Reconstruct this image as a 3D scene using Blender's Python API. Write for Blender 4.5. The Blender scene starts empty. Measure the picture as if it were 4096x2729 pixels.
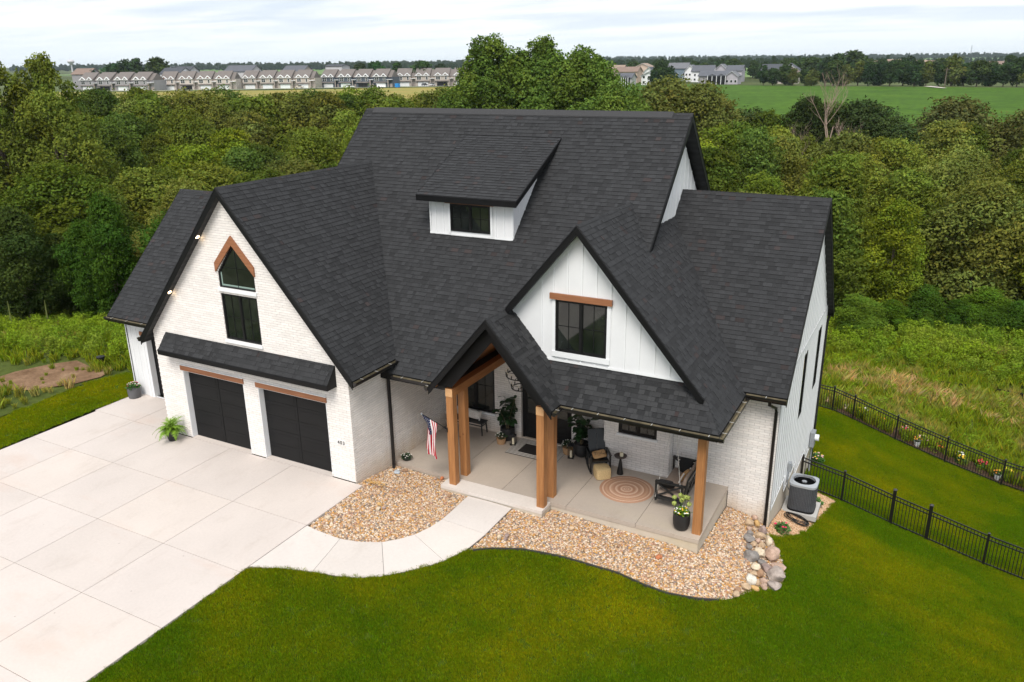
import bpy, bmesh, math, random
import numpy as np
from mathutils import Vector, Matrix
from mathutils.geometry import delaunay_2d_cdt
random.seed(7)
RNG = np.random.default_rng(11)
SC = bpy.context.scene
COL = SC.collection
R = math.radians

# ------------------------------------------------------------------ camera
cam_d = bpy.data.cameras.new('camera')
cam_d.sensor_width = 36.0
cam_d.lens = 28.067
cam_d.clip_start = 0.1
cam_d.clip_end = 20000
cam = bpy.data.objects.new('camera', cam_d)
COL.objects.link(cam)
CAM = Vector((14.259, -16.513, 11.789))
_yaw, _pit, _rol = 0.494, -0.332, -0.013
_f = Vector((-math.sin(_yaw)*math.cos(_pit), math.cos(_yaw)*math.cos(_pit), math.sin(_pit)))
_r = Vector((math.cos(_yaw), math.sin(_yaw), 0))
_u = _r.cross(_f)
_r2 = _r*math.cos(_rol) + _u*math.sin(_rol)
_u2 = -_r*math.sin(_rol) + _u*math.cos(_rol)
_m = Matrix((_r2, _u2, -_f)).transposed().to_4x4()
_m.translation = CAM
cam.matrix_world = _m
SC.camera = cam

# ------------------------------------------------------------------ world
SUN_EL, SUN_AZ = R(54), R(16)          # azimuth measured from -y (behind the camera) towards -x
sdir = Vector((math.sin(SUN_AZ)*math.cos(SUN_EL), -math.cos(SUN_AZ)*math.cos(SUN_EL), math.sin(SUN_EL)))
world = bpy.data.worlds.new('World')
SC.world = world
world.use_nodes = True
wn = world.node_tree; wn.nodes.clear()
def wnode(t, **k):
    n = wn.nodes.new(t)
    for a, b in k.items(): setattr(n, a, b)
    return n
sky = wnode('ShaderNodeTexSky', sky_type='NISHITA', sun_disc=False, sun_elevation=SUN_EL, sun_rotation=math.atan2(sdir.x, sdir.y), altitude=200, air_density=1.0, dust_density=2.0, ozone_density=1.5)
skys = wnode('ShaderNodeMixRGB', blend_type='MULTIPLY'); skys.inputs[0].default_value = 1; skys.inputs[2].default_value = (0.09, 0.09, 0.09, 1)
wn.links.new(sky.outputs[0], skys.inputs[1])
tc = wnode('ShaderNodeTexCoord')
sep = wnode('ShaderNodeSeparateXYZ'); wn.links.new(tc.outputs['Generated'], sep.inputs[0])
# project the view direction onto a flat cloud deck: (x, y) / (z + c)
addz = wnode('ShaderNodeMath', operation='ADD'); addz.inputs[1].default_value = 0.055; wn.links.new(sep.outputs[2], addz.inputs[0])
mxz = wnode('ShaderNodeMath', operation='MAXIMUM'); mxz.inputs[1].default_value = 0.03; wn.links.new(addz.outputs[0], mxz.inputs[0])
dx = wnode('ShaderNodeMath', operation='DIVIDE'); wn.links.new(sep.outputs[0], dx.inputs[0]); wn.links.new(mxz.outputs[0], dx.inputs[1])
dy = wnode('ShaderNodeMath', operation='DIVIDE'); wn.links.new(sep.outputs[1], dy.inputs[0]); wn.links.new(mxz.outputs[0], dy.inputs[1])
cmb = wnode('ShaderNodeCombineXYZ'); wn.links.new(dx.outputs[0], cmb.inputs[0]); wn.links.new(dy.outputs[0], cmb.inputs[1])
mp = wnode('ShaderNodeMapping'); mp.inputs['Scale'].default_value = (0.42, 0.75, 1); mp.inputs['Rotation'].default_value = (0, 0, R(28)); mp.inputs['Location'].default_value = (3.1, 1.7, 0)
wn.links.new(cmb.outputs[0], mp.inputs[0])
nz = wnode('ShaderNodeTexNoise'); nz.inputs['Scale'].default_value = 1.0; nz.inputs['Detail'].default_value = 7; nz.inputs['Roughness'].default_value = 0.52; nz.inputs['Distortion'].default_value = 0.25
wn.links.new(mp.outputs[0], nz.inputs[0])
cr = wnode('ShaderNodeValToRGB')
e = cr.color_ramp.elements
e[0].position = 0.39; e[0].color = (0.66, 0.73, 0.82, 1)
e[1].position = 0.56; e[1].color = (0.90, 0.92, 0.95, 1)
e2 = cr.color_ramp.elements.new(0.47); e2.color = (0.76, 0.81, 0.88, 1)
wn.links.new(nz.outputs[0], cr.inputs[0])
# towards the horizon the deck closes into an even pale veil
hz = wnode('ShaderNodeMapRange'); hz.inputs['From Min'].default_value = 0.012; hz.inputs['From Max'].default_value = 0.055; wn.links.new(sep.outputs[2], hz.inputs[0])
veil = wnode('ShaderNodeMixRGB'); veil.inputs[1].default_value = (0.82, 0.89, 0.94, 1)
wn.links.new(hz.outputs[0], veil.inputs[0]); wn.links.new(cr.outputs[0], veil.inputs[2])
mixs = wnode('ShaderNodeMixRGB'); mixs.inputs[0].default_value = 0.86
wn.links.new(skys.outputs[0], mixs.inputs[1]); wn.links.new(veil.outputs[0], mixs.inputs[2])
bg = wnode('ShaderNodeBackground'); bg.inputs[1].default_value = 0.56
wo = wnode('ShaderNodeOutputWorld')
wn.links.new(mixs.outputs[0], bg.inputs[0]); wn.links.new(bg.outputs[0], wo.inputs[0])

# ------------------------------------------------------------------ sun
sun_d = bpy.data.lights.new('sun', 'SUN'); sun_d.energy = 1.5; sun_d.angle = R(28); sun_d.color = (1.0, 0.95, 0.88)
sun = bpy.data.objects.new('sun', sun_d); COL.objects.link(sun)
sun.rotation_euler = (-sdir).to_track_quat('-Z', 'Y').to_euler()
sun.location = (0, 0, 60)
vs = SC.view_settings
vs.view_transform = 'Standard'; vs.look = 'None'; vs.exposure = 1.24; vs.gamma = 1; vs.use_curve_mapping = False
SC.cycles.max_bounces = 6; SC.cycles.diffuse_bounces = 3; SC.cycles.glossy_bounces = 2; SC.cycles.transmission_bounces = 4
SC.cycles.transparent_max_bounces = 6; SC.cycles.volume_bounces = 0
SC.cycles.use_denoising = True
SC.cycles.use_adaptive_sampling = True

# ------------------------------------------------------------------ materials
def newmat(name):
    m = bpy.data.materials.new(name); m.use_nodes = True
    nt = m.node_tree; b = nt.nodes['Principled BSDF']
    return m, nt, b
def N(nt, t, **k):
    n = nt.nodes.new(t)
    for a, b in k.items(): setattr(n, a, b)
    return n
def noise(nt, scale, detail=4, rough=0.55, coord='Object', vec=None, stretch=None):
    n = N(nt, 'ShaderNodeTexNoise'); n.inputs['Scale'].default_value = scale; n.inputs['Detail'].default_value = detail; n.inputs['Roughness'].default_value = rough
    g = N(nt, 'ShaderNodeNewGeometry')
    src = g.outputs['Position'] if vec is None else vec
    if stretch:
        mpn = N(nt, 'ShaderNodeMapping'); mpn.inputs['Scale'].default_value = stretch
        nt.links.new(src, mpn.inputs[0]); src = mpn.outputs[0]
    nt.links.new(src, n.inputs[0])
    return n
def ramp(nt, src, stops, interp='LINEAR'):
    r = N(nt, 'ShaderNodeValToRGB'); r.color_ramp.interpolation = interp
    el = r.color_ramp.elements
    while len(el) > 1: el.remove(el[-1])
    el[0].position = stops[0][0]; el[0].color = (*stops[0][1], 1)
    for p, c in stops[1:]:
        q = el.new(p); q.color = (*c, 1)
    nt.links.new(src, r.inputs[0])
    return r
def mixc(nt, a, b, fac, mode='MIX'):
    m = N(nt, 'ShaderNodeMixRGB', blend_type=mode)
    for i, s in ((0, fac), (1, a), (2, b)):
        if isinstance(s, (int, float)): m.inputs[i].default_value = s
        elif isinstance(s, tuple): m.inputs[i].default_value = (*s, 1)
        else: nt.links.new(s, m.inputs[i])
    return m.outputs[0]
def bump(nt, b, src, strength=0.3, dist=0.01):
    bn = N(nt, 'ShaderNodeBump'); bn.inputs['Strength'].default_value = strength; bn.inputs['Distance'].default_value = dist
    nt.links.new(src, bn.inputs['Height']); nt.links.new(bn.outputs[0], b.inputs['Normal'])
def plain(name, c, rough=0.6, metal=0.0, spec=0.5, var=0.12, scale=6.0, bmp=0.0):
    m, nt, b = newmat(name)
    n = noise(nt, scale)
    lo = tuple(max(0, v*(1-var)) for v in c); hi = tuple(min(1, v*(1+var)) for v in c)
    r = ramp(nt, n.outputs[0], [(0.3, lo), (0.7, hi)])
    nt.links.new(r.outputs[0], b.inputs['Base Color'])
    b.inputs['Roughness'].default_value = rough; b.inputs['Metallic'].default_value = metal
    b.inputs['Specular IOR Level'].default_value = spec
    if bmp: bump(nt, b, noise(nt, scale*12).outputs[0], bmp, 0.004)
    return m
def attr_mat(name, rough=0.85, spec=0.25, mul=1.0, grain=0.0, gscale=300, objcol=False):
    m, nt, b = newmat(name)
    a = N(nt, 'ShaderNodeAttribute', attribute_name='Col')
    src = a.outputs['Color']
    if objcol:
        oi = N(nt, 'ShaderNodeObjectInfo'); src = mixc(nt, src, oi.outputs['Color'], 1.0, 'MULTIPLY')
    if grain:
        n = noise(nt, gscale, 2)
        r = ramp(nt, n.outputs[0], [(0.3, (1-grain,)*3), (0.7, (1+grain,)*3)])
        src = mixc(nt, src, r.outputs[0], 1.0, 'MULTIPLY')
    nt.links.new(src, b.inputs['Base Color'])
    b.inputs['Roughness'].default_value = rough; b.inputs['Specular IOR Level'].default_value = spec
    return m
MAT = {}
MAT['shingle'] = attr_mat('asphalt_shingle', 0.9, 0.25, grain=0.35, gscale=90)
def brick_mat(name, base, mortar=False):
    m, nt, b = newmat(name)
    a = N(nt, 'ShaderNodeAttribute', attribute_name='Col')
    src = base if mortar else mixc(nt, base, a.outputs['Color'], 1.0, 'MULTIPLY')
    n = noise(nt, 3.0, 5); r = ramp(nt, n.outputs[0], [(0.25, (0.965,)*3), (0.7, (1.02,)*3)])
    src = mixc(nt, src, r.outputs[0], 1.0, 'MULTIPLY')
    # splashed soil on the lowest courses: ground height falls along the wall
    g = N(nt, 'ShaderNodeNewGeometry'); sp = N(nt, 'ShaderNodeSeparateXYZ'); nt.links.new(g.outputs['Position'], sp.inputs[0])
    # ground line estimate z0 = -0.085*x for x>0
    mz = N(nt, 'ShaderNodeMath', operation='MULTIPLY_ADD'); nt.links.new(sp.outputs[0], mz.inputs[0]); mz.inputs[1].default_value = 0.085; nt.links.new(sp.outputs[2], mz.inputs[2])
    n2 = noise(nt, 1.6, 4, stretch=(1, 1, 0.35))
    mm = N(nt, 'ShaderNodeMath', operation='MULTIPLY_ADD'); nt.links.new(n2.outputs[0], mm.inputs[0]); mm.inputs[1].default_value = -0.9; nt.links.new(mz.outputs[0], mm.inputs[2])
    st = N(nt, 'ShaderNodeMapRange'); st.inputs['From Min'].default_value = 0.12; st.inputs['From Max'].default_value = -0.75; nt.links.new(mm.outputs[0], st.inputs[0])
    # not on the driveway face (x<-0.02)
    gx = N(nt, 'ShaderNodeMath', operation='GREATER_THAN'); gx.inputs[1].default_value = -0.03; nt.links.new(sp.outputs[0], gx.inputs[0])
    gf = N(nt, 'ShaderNodeMath', operation='MULTIPLY'); nt.links.new(st.outputs[0], gf.inputs[0]); nt.links.new(gx.outputs[0], gf.inputs[1])
    gy = N(nt, 'ShaderNodeMath', operation='MULTIPLY'); gy.inputs[1].default_value = 0.75; nt.links.new(gf.outputs[0], gy.inputs[0])
    src = mixc(nt, src, (0.52, 0.38, 0.24), gy.outputs[0])
    nt.links.new(src, b.inputs['Base Color'])
    b.inputs['Roughness'].default_value = 0.75; b.inputs['Specular IOR Level'].default_value = 0.3
    bump(nt, b, noise(nt, 60, 3).outputs[0], 0.35, 0.004)
    return m
MAT['brick'] = brick_mat('white_painted_brick', (0.77, 0.735, 0.705))
MAT['mortar'] = brick_mat('painted_mortar', (0.50, 0.465, 0.445), True)
MAT['white'] = plain('white_board', (0.73, 0.735, 0.745), 0.55, var=0.03, scale=2)
MAT['offwhite'] = plain('white_trim', (0.76, 0.77, 0.78), 0.5, var=0.03, scale=2)
MAT['black'] = plain('black_trim', (0.007, 0.007, 0.0075), 0.45, spec=0.3, var=0.2)
MAT['fascia'] = plain('black_fascia', (0.0055, 0.0055, 0.006), 0.5, spec=0.2, var=0.15, scale=3)
def soffit_mat():
    m, nt, b = newmat('black_soffit')
    b.inputs['Base Color'].default_value = (0.016, 0.016, 0.017, 1); b.inputs['Roughness'].default_value = 0.6
    w = N(nt, 'ShaderNodeTexWave', wave_type='BANDS', bands_direction='Z'); w.inputs['Scale'].default_value = 1.6; w.inputs['Distortion'].default_value = 0
    g = N(nt, 'ShaderNodeNewGeometry'); nt.links.new(g.outputs['Position'], w.inputs[0])
    bump(nt, b, w.outputs[0], 0.5, 0.02)
    return m
MAT['soffit'] = soffit_mat()
def wood(name, c1, c2, axis='Z'):
    m, nt, b = newmat(name)
    st = {'Z': (9, 9, 0.6), 'X': (0.6, 9, 9), 'Y': (9, 0.6, 9)}[axis]
    n = noise(nt, 2.2, 6, 0.6, stretch=st)
    r = ramp(nt, n.outputs[0], [(0.28, c1), (0.5, tuple((a+b_)/2 for a, b_ in zip(c1, c2))), (0.72, c2)])
    k = N(nt, 'ShaderNodeTexVoronoi'); k.inputs['Scale'].default_value = 1.7
    g = N(nt, 'ShaderNodeNewGeometry'); nt.links.new(g.outputs['Position'], k.inputs[0])
    kr = ramp(nt, k.outputs[0], [(0.0, (0.35, 0.28, 0.22)), (0.05, (0.8, 0.75, 0.7)), (0.09, (1, 1, 1))])
    c = mixc(nt, r.outputs[0], kr.outputs[0], 1.0, 'MULTIPLY')
    nt.links.new(c, b.inputs['Base Color']); b.inputs['Roughness'].default_value = 0.6
    bump(nt, b, n.outputs[0], 0.3, 0.01)
    return m
MAT['cedar'] = wood('cedar_timber', (0.26, 0.105, 0.032), (0.43, 0.195, 0.068))
MAT['cedar_y'] = wood('cedar_beam', (0.27, 0.105, 0.032), (0.45, 0.195, 0.066), 'Y')
MAT['cedar_end'] = wood('cedar_end_grain', (0.55, 0.30, 0.13), (0.68, 0.40, 0.20), 'Y')
MAT['cedar_x'] = wood('stained_lintel', (0.20, 0.075, 0.032), (0.34, 0.14, 0.06), 'X')
def glass_mat():
    m, nt, b = newmat('dark_window_glass')
    n = noise(nt, 1.4, 3)
    r = ramp(nt, n.outputs[0], [(0.35, (0.004, 0.006, 0.006)), (0.7, (0.022, 0.026, 0.022))])
    nt.links.new(r.outputs[0], b.inputs['Base Color'])
    b.inputs['Roughness'].default_value = 0.03; b.inputs['Specular IOR Level'].default_value = 0.7; b.inputs['IOR'].default_value = 1.5
    return m
MAT['glass'] = glass_mat()
def door_mat():
    m, nt, b = newmat('charcoal_garage_door')
    n = noise(nt, 3, 5, stretch=(0.6, 1, 6)); r = ramp(nt, n.outputs[0], [(0.3, (0.0065, 0.0065, 0.007)), (0.7, (0.0095, 0.0095, 0.010))])
    nt.links.new(r.outputs[0], b.inputs['Base Color']); b.inputs['Roughness'].default_value = 0.6; b.inputs['Specular IOR Level'].default_value = 0.25
    bump(nt, b, n.outputs[0], 0.2, 0.004)
    return m
MAT['gdoor'] = door_mat()
MAT['gutter'] = plain('black_gutter', (0.010, 0.009, 0.009), 0.3, var=0.1)
MAT['gutter_in'] = plain('silted_gutter_inside', (0.155, 0.13, 0.08), 0.6, var=0.35, scale=4)
MAT['bracket'] = plain('aluminium_hanger', (0.75, 0.74, 0.70), 0.35, 0.6, var=0.05)
def concrete(name, c, stain=(0.62, 0.42, 0.32), amt=0.35, rough=0.8):
    m, nt, b = newmat(name)
    n = noise(nt, 0.35, 5, 0.6); n2 = noise(nt, 14, 4); n3 = noise(nt, 0.55, 4, 0.6, stretch=(0.45, 1.2, 1))
    r = ramp(nt, n.outputs[0], [(0.3, tuple(v*0.93 for v in c)), (0.7, tuple(min(1, v*1.05) for v in c))])
    r2 = ramp(nt, n2.outputs[0], [(0.25, (0.95,)*3), (0.75, (1.03,)*3)])
    src = mixc(nt, r.outputs[0], r2.outputs[0], 1.0, 'MULTIPLY')
    s = N(nt, 'ShaderNodeMapRange'); s.inputs['From Min'].default_value = 0.56; s.inputs['From Max'].default_value = 0.74; nt.links.new(n3.outputs[0], s.inputs[0])
    sm = N(nt, 'ShaderNodeMath', operation='MULTIPLY'); sm.inputs[1].default_value = amt; nt.links.new(s.outputs[0], sm.inputs[0])
    src = mixc(nt, src, stain, sm.outputs[0])
    v = N(nt, 'ShaderNodeTexVoronoi'); v.inputs['Scale'].default_value = 1.3; g = N(nt, 'ShaderNodeNewGeometry'); nt.links.new(g.outputs['Position'], v.inputs[0])
    vr = ramp(nt, v.outputs[0], [(0.0, (0.45, 0.42, 0.40)), (0.018, (0.7, 0.68, 0.66)), (0.03, (1, 1, 1))])
    src = mixc(nt, src, vr.outputs[0], 1.0, 'MULTIPLY')
    oi = N(nt, 'ShaderNodeObjectInfo'); orr = ramp(nt, oi.outputs['Random'], [(0, (0.955, 0.95, 0.94)), (0.5, (1, 1, 1)), (1, (1.03, 1.02, 1.0))]); src = mixc(nt, src, orr.outputs[0], 1.0, 'MULTIPLY')
    n5 = noise(nt, 1.1, 7, 0.72, stretch=(1.4, 0.5, 1)); r5 = ramp(nt, n5.outputs[0], [(0.30, (0.92, 0.905, 0.89)), (0.46, (1, 1, 1))]); src = mixc(nt, src, r5.outputs[0], 1.0, 'MULTIPLY')
    nt.links.new(src, b.inputs['Base Color']); b.inputs['Roughness'].default_value = rough
    bump(nt, b, noise(nt, 70, 3).outputs[0], 0.25, 0.003)
    return m
MAT['drive'] = concrete('driveway_concrete', (0.56, 0.50, 0.46), (0.52, 0.375, 0.30), 0.42)
MAT['walk'] = concrete('walkway_concrete', (0.60, 0.55, 0.51), (0.52, 0.38, 0.30), 0.18)
MAT['porch'] = concrete('porch_concrete', (0.42, 0.36, 0.305), (0.46, 0.40, 0.30), 0.35, 0.6)
MAT['found'] = concrete('foundation_concrete', (0.52, 0.46, 0.38), (0.48, 0.38, 0.20), 0.7)
MAT['joint'] = plain('slab_joint_base', (0.17, 0.15, 0.135), 0.9, var=0.2)  # dark base that shows in the open joints between slabs
MAT['street'] = concrete('street_concrete', (0.42, 0.41, 0.39), (0.3, 0.28, 0.26), 0.3)
def ground_mat(name, stops, scale=0.25, scale2=6.0, amt=0.35, b_=0.6, stops2=None, mscale=0.08, thr=(0.45, 0.6), blade=True):
    m, nt, b = newmat(name)
    n = noise(nt, scale, 6, 0.6); r = ramp(nt, n.outputs[0], stops)
    src = r.outputs[0]
    if stops2:
        q = noise(nt, scale*1.7, 6, 0.6); r2 = ramp(nt, q.outputs[0], stops2)
        k = noise(nt, mscale, 4, 0.5); mr = N(nt, 'ShaderNodeMapRange'); mr.inputs['From Min'].default_value = thr[0]; mr.inputs['From Max'].default_value = thr[1]
        nt.links.new(k.outputs[0], mr.inputs[0]); src = mixc(nt, src, r2.outputs[0], mr.outputs[0])
    n2 = noise(nt, scale2, 5, 0.7); rr = ramp(nt, n2.outputs[0], [(0.25, (1-amt,)*3), (0.75, (1+amt,)*3)])
    src = mixc(nt, src, rr.outputs[0], 1.0, 'MULTIPLY')
    nt.links.new(src, b.inputs['Base Color']); b.inputs['Roughness'].default_value = 0.95; b.inputs['Specular IOR Level'].default_value = 0.1
    if b_: bump(nt, b, noise(nt, scale2*5, 3, 0.7).outputs[0], b_, 0.04)
    return m
MAT['lawn'] = ground_mat('lawn_soil_and_turf', [(0.3, (0.050, 0.085, 0.004)), (0.75, (0.065, 0.095, 0.005))], 0.3, 9, 0.12)
MAT['ground'] = ground_mat('open_ground', [(0.3, (0.030, 0.045, 0.012)), (0.55, (0.05, 0.065, 0.018)), (0.75, (0.085, 0.085, 0.03))], 0.08, 2,
                          stops2=[(0.3, (0.06, 0.10, 0.03)), (0.7, (0.14, 0.15, 0.06))], mscale=0.004, thr=(0.42, 0.6))
MAT['meadow'] = ground_mat('meadow_ground', [(0.3, (0.045, 0.07, 0.014)), (0.55, (0.075, 0.095, 0.02)), (0.75, (0.16, 0.14, 0.05))], 0.2, 4)
MAT['soil'] = ground_mat('bare_soil', [(0.3, (0.13, 0.075, 0.04)), (0.55, (0.22, 0.135, 0.08)), (0.75, (0.30, 0.20, 0.12))], 0.9, 9)
MAT['bed'] = ground_mat('bed_soil', [(0.3, (0.20, 0.13, 0.075)), (0.7, (0.34, 0.24, 0.14))], 3, 20)
MAT['mulch'] = ground_mat('dark_mulch', [(0.3, (0.05, 0.03, 0.02)), (0.7, (0.12, 0.075, 0.045))], 3, 20)
MAT['crop'] = ground_mat('crop_canopy', [(0.3, (0.036, 0.085, 0.005)), (0.6, (0.056, 0.118, 0.007)), (0.8, (0.085, 0.145, 0.010))], 0.05, 0.4, 0.5, 1.0)
MAT['dryfield'] = ground_mat('ripening_field', [(0.3, (0.30, 0.22, 0.06)), (0.55, (0.24, 0.22, 0.06)), (0.8, (0.15, 0.19, 0.045))], 0.03, 0.5, 0.3, 0.8)
MAT['farfield'] = ground_mat('far_farmland', [(0.3, (0.07, 0.16, 0.035)), (0.5, (0.12, 0.20, 0.06)), (0.7, (0.20, 0.22, 0.10))], 0.006, 0.05, 0.2, 0.0)
MAT['edging'] = plain('black_edging', (0.045, 0.042, 0.04), 0.6, var=0.2)

# ------------------------------------------------------------------ mesh building
class MB:
    """collects faces of one mesh object"""
    def __init__(s): s.v = []; s.f = []; s.c = []; s.mi = []; s.sm = []
    def face(s, pts, col=None, mi=0, sm=False):
        n = len(s.v); s.v += [tuple(p) for p in pts]; s.f.append(tuple(range(n, n+len(pts)))); s.c.append(col); s.mi.append(mi); s.sm.append(sm)
    def mesh(s, vs, fs, col=None, mi=0, sm=False):
        n = len(s.v); s.v += [tuple(p) for p in vs]
        for f in fs: s.f.append(tuple(i+n for i in f)); s.c.append(col); s.mi.append(mi); s.sm.append(sm)
    def box(s, x0, x1, y0, y1, z0, z1, col=None, mi=0, fr=None):
        P = [(x, y, z) for x in (x0, x1) for y in (y0, y1) for z in (z0, z1)]
        if fr: P = [fr.p(*q) for q in P]
        s.mesh(P, [(0, 1, 3, 2), (4, 6, 7, 5), (0, 4, 5, 1), (2, 3, 7, 6), (0, 2, 6, 4), (1, 5, 7, 3)], col, mi)
    def bar(s, a, b, w, h, col=None, mi=0, up=(0, 0, 1)):
        a = Vector(a); b = Vector(b); d = (b-a).normalized(); up = Vector(up)
        if abs(d.dot(up)) > 0.99: up = Vector((0, 1, 0))
        x = d.cross(up).normalized()*w/2; y = x.cross(d).normalized()*h/2
        P = [a-x-y, a+x-y, a+x+y, a-x+y, b-x-y, b+x-y, b+x+y, b-x+y]
        s.mesh(P, [(0, 3, 2, 1), (4, 5, 6, 7), (0, 1, 5, 4), (1, 2, 6, 5), (2, 3, 7, 6), (3, 0, 4, 7)], col, mi)
    def tube(s, pts, rad, n=8, col=None, mi=0, caps=True, closed=False):
        pts = [Vector(p) for p in pts]; rs = rad if isinstance(rad, (list, tuple)) else [rad]*len(pts)
        rings = []; prev = None; m = len(pts)
        for i, p in enumerate(pts):
            if closed: d = (pts[(i+1) % m]-pts[i-1]).normalized()
            else: d = (pts[min(i+1, m-1)]-pts[max(i-1, 0)]).normalized()
            if prev is None:
                a = Vector((0, 0, 1)) if abs(d.z) < 0.9 else Vector((1, 0, 0)); x = d.cross(a).normalized()
            else: x = (prev-d*prev.dot(d)).normalized()
            prev = x; y = d.cross(x)
            rings.append([p+(x*math.cos(t)+y*math.sin(t))*rs[i] for t in [2*math.pi*k/n for k in range(n)]])
        V = [q for r_ in rings for q in r_]; F = []
        mm = m if closed else m-1
        for i in range(mm):
            for k in range(n):
                a = i*n+k; b = i*n+(k+1) % n; c = ((i+1) % m)*n+(k+1) % n; d2 = ((i+1) % m)*n+k
                F.append((a, b, c, d2))
        if caps and not closed: F.append(tuple(range(n))[::-1]); F.append(tuple((m-1)*n+k for k in range(n)))
        s.mesh(V, F, col, mi, True)
    def lathe(s, prof, c=(0, 0, 0), n=24, col=None, mi=0, sq=None):
        V = []; F = []
        for r_, z in prof:
            for k in range(n):
                t = 2*math.pi*k/n; cx, cy = math.cos(t), math.sin(t)
                if sq:
                    e = 1/max((abs(cx)**sq+abs(cy)**sq)**(1/sq), 1e-6); cx *= e; cy *= e
                V.append((c[0]+r_*cx, c[1]+r_*cy, c[2]+z))
        for i in range(len(prof)-1):
            for k in range(n): F.append((i*n+k, i*n+(k+1) % n, (i+1)*n+(k+1) % n, (i+1)*n+k))
        if prof[0][0] > 1e-4: F.append(tuple(range(n))[::-1])
        if prof[-1][0] > 1e-4: F.append(tuple((len(prof)-1)*n+k for k in range(n)))
        s.mesh(V, F, col, mi, True)
    def prism(s, poly, d, col=None, mi=0):
        n = len(poly); d = Vector(d); A = [Vector(p) for p in poly]; B = [p+d for p in A]
        s.mesh(A+B, [tuple(range(n))[::-1], tuple(range(n, 2*n))]+[(i, (i+1) % n, n+(i+1) % n, n+i) for i in range(n)], col, mi)
    def build(s, name, mats, parent=None, smooth=None, loc=None):
        me = bpy.data.meshes.new(name); me.from_pydata(s.v, [], s.f)
        if not isinstance(mats, (list, tuple)): mats = [mats]
        for m in mats: me.materials.append(m)
        me.polygons.foreach_set('material_index', s.mi)
        me.polygons.foreach_set('use_smooth', [bool(x) for x in s.sm])
        if any(c is not None for c in s.c):
            at = me.attributes.new('Col', 'FLOAT_COLOR', 'FACE')
            arr = np.ones((len(s.f), 4), 'f')
            for i, c in enumerate(s.c):
                if c is not None: arr[i, :3] = c
            at.data.foreach_set('color', arr.ravel())
        me.update()
        if any(s.sm):
            try: me.set_sharp_from_angle(angle=R(40))
            except Exception: pass
        return link(name, me, parent, loc)
def link(name, me, parent=None, loc=None):
    o = bpy.data.objects.new(name, me); COL.objects.link(o)
    if parent is not None:
        o.parent = parent
    if loc is not None: o.location = loc
    return o
def tag(o, label=None, cat=None, group=None, kind=None):
    if label: o['label'] = label
    if cat: o['category'] = cat
    if group: o['group'] = group
    if kind: o['kind'] = kind
    return o
def empty(name, loc=(0, 0, 0), rz=0, **k):
    o = bpy.data.objects.new(name, None); COL.objects.link(o); o.location = loc; o.rotation_euler = (0, 0, rz); o.empty_display_size = 0.1
    return tag(o, **k)
def copy_tree(root, loc=None, rz=None, label=None):
    def rec(o, par):
        c = o.copy(); COL.objects.link(c)
        if par is not None: c.parent = par
        for ch in list(KIDS.get(o.name, [])) or list(o.children): rec(ch, c)
        return c
    r_ = rec(root, None)
    if loc is not None: r_.location = loc
    if rz is not None: r_.rotation_euler = (0, 0, rz)
    if label: r_['label'] = label
    return r_
KIDS = {}
class Fr:
    def __init__(s, o, u, v, n): s.o = Vector(o); s.u = Vector(u).normalized(); s.v = Vector(v).normalized(); s.n = Vector(n).normalized()
    def p(s, a, b, c=0.0): return tuple(s.o+s.u*a+s.v*b+s.n*c)
    def uv(s, P): d = Vector(P)-s.o; return (d.dot(s.u), d.dot(s.v))
def npmesh(name, V, F, cols, mats, parent=None, kind=None):
    me = bpy.data.meshes.new(name); nv = len(V); nf = len(F); k = F.shape[1]
    me.vertices.add(nv); me.vertices.foreach_set('co', np.asarray(V, 'f').ravel())
    me.loops.add(nf*k); me.loops.foreach_set('vertex_index', F.astype('i').ravel())
    me.polygons.add(nf); me.polygons.foreach_set('loop_start', np.arange(0, nf*k, k, dtype='i'))
    me.update(calc_edges=True)
    if cols is not None:
        at = me.attributes.new('Col', 'FLOAT_COLOR', 'FACE'); arr = np.ones((nf, 4), 'f'); arr[:, :3] = cols; at.data.foreach_set('color', arr.ravel())
    me.materials.append(mats)
    return me

# ------------------------------------------------------------------ terrain
CP=[(-12,2,0),(-12,-4,0),(-12,-12,-.05),(-8,0,0),(-4,0,0),(0,0,-.01),(-4,-6,0),(-8,-8,0),(0,-4.7,-.02),(0,-10,-.05),(-4,-14,-.1),(-12,-20,-.15),
(0,1.5,-.22),(2,1.9,-.36),(2.1,1.3,-.33),(3.8,1.1,-.30),(5.5,1.3,-.38),(7,1.9,-.47),(8.2,1.9,-.5),(9.88,1.9,-.6),(9.9,5.05,-.82),(10.6,5.05,-.95),(11.3,4.7,-1.3),(11.2,6.67,-1.64),(11.2,9,-2.3),(11.2,11.5,-3.0),(11.2,13.8,-3.35),
(1.5,-2.5,-.2),(3.5,-1.5,-.33),(5,-3,-.42),(8,-1,-.55),(5,-7,-.4),(10,-3,-.7),(10,-8,-.6),(0,-14,-.1),(12,0,-1.05),(11.6,2.5,-1.2),(14,0,-1.35),(17,0,-1.75),(17,-5,-1.4),(14,5,-2.05),(18,5,-2.8),(24,0,-2.7),(24,-10,-2),
(12.65,11.45,-3.28),(14.3,11.45,-3.75),(15.5,11.45,-4.05),(17.3,11.45,-4.5),(22,11,-5.2),(11.2,20.5,-3.6),(12.1,20.5,-3.87),(14,20.5,-4.5),(16,20.5,-5.1),(18.3,20.5,-5.7),(24,20,-6.4),
(5,15,-3),(-3,15,-2.5),(5,25,-4.2),(12,30,-5.2),(20,30,-6.4),(-5,25,-4.2),(-12,12,-1.2),(-12,20,-3),
(-20,0,-.1),(-20,6,-.4),(-30,0,-.6),(-30,8,-1.8),(-40,0,-1.4),(-25,12,-2),(-20,-15,-.3),(-40,-15,-1.2)]
CP=np.array(CP,float)
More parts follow.
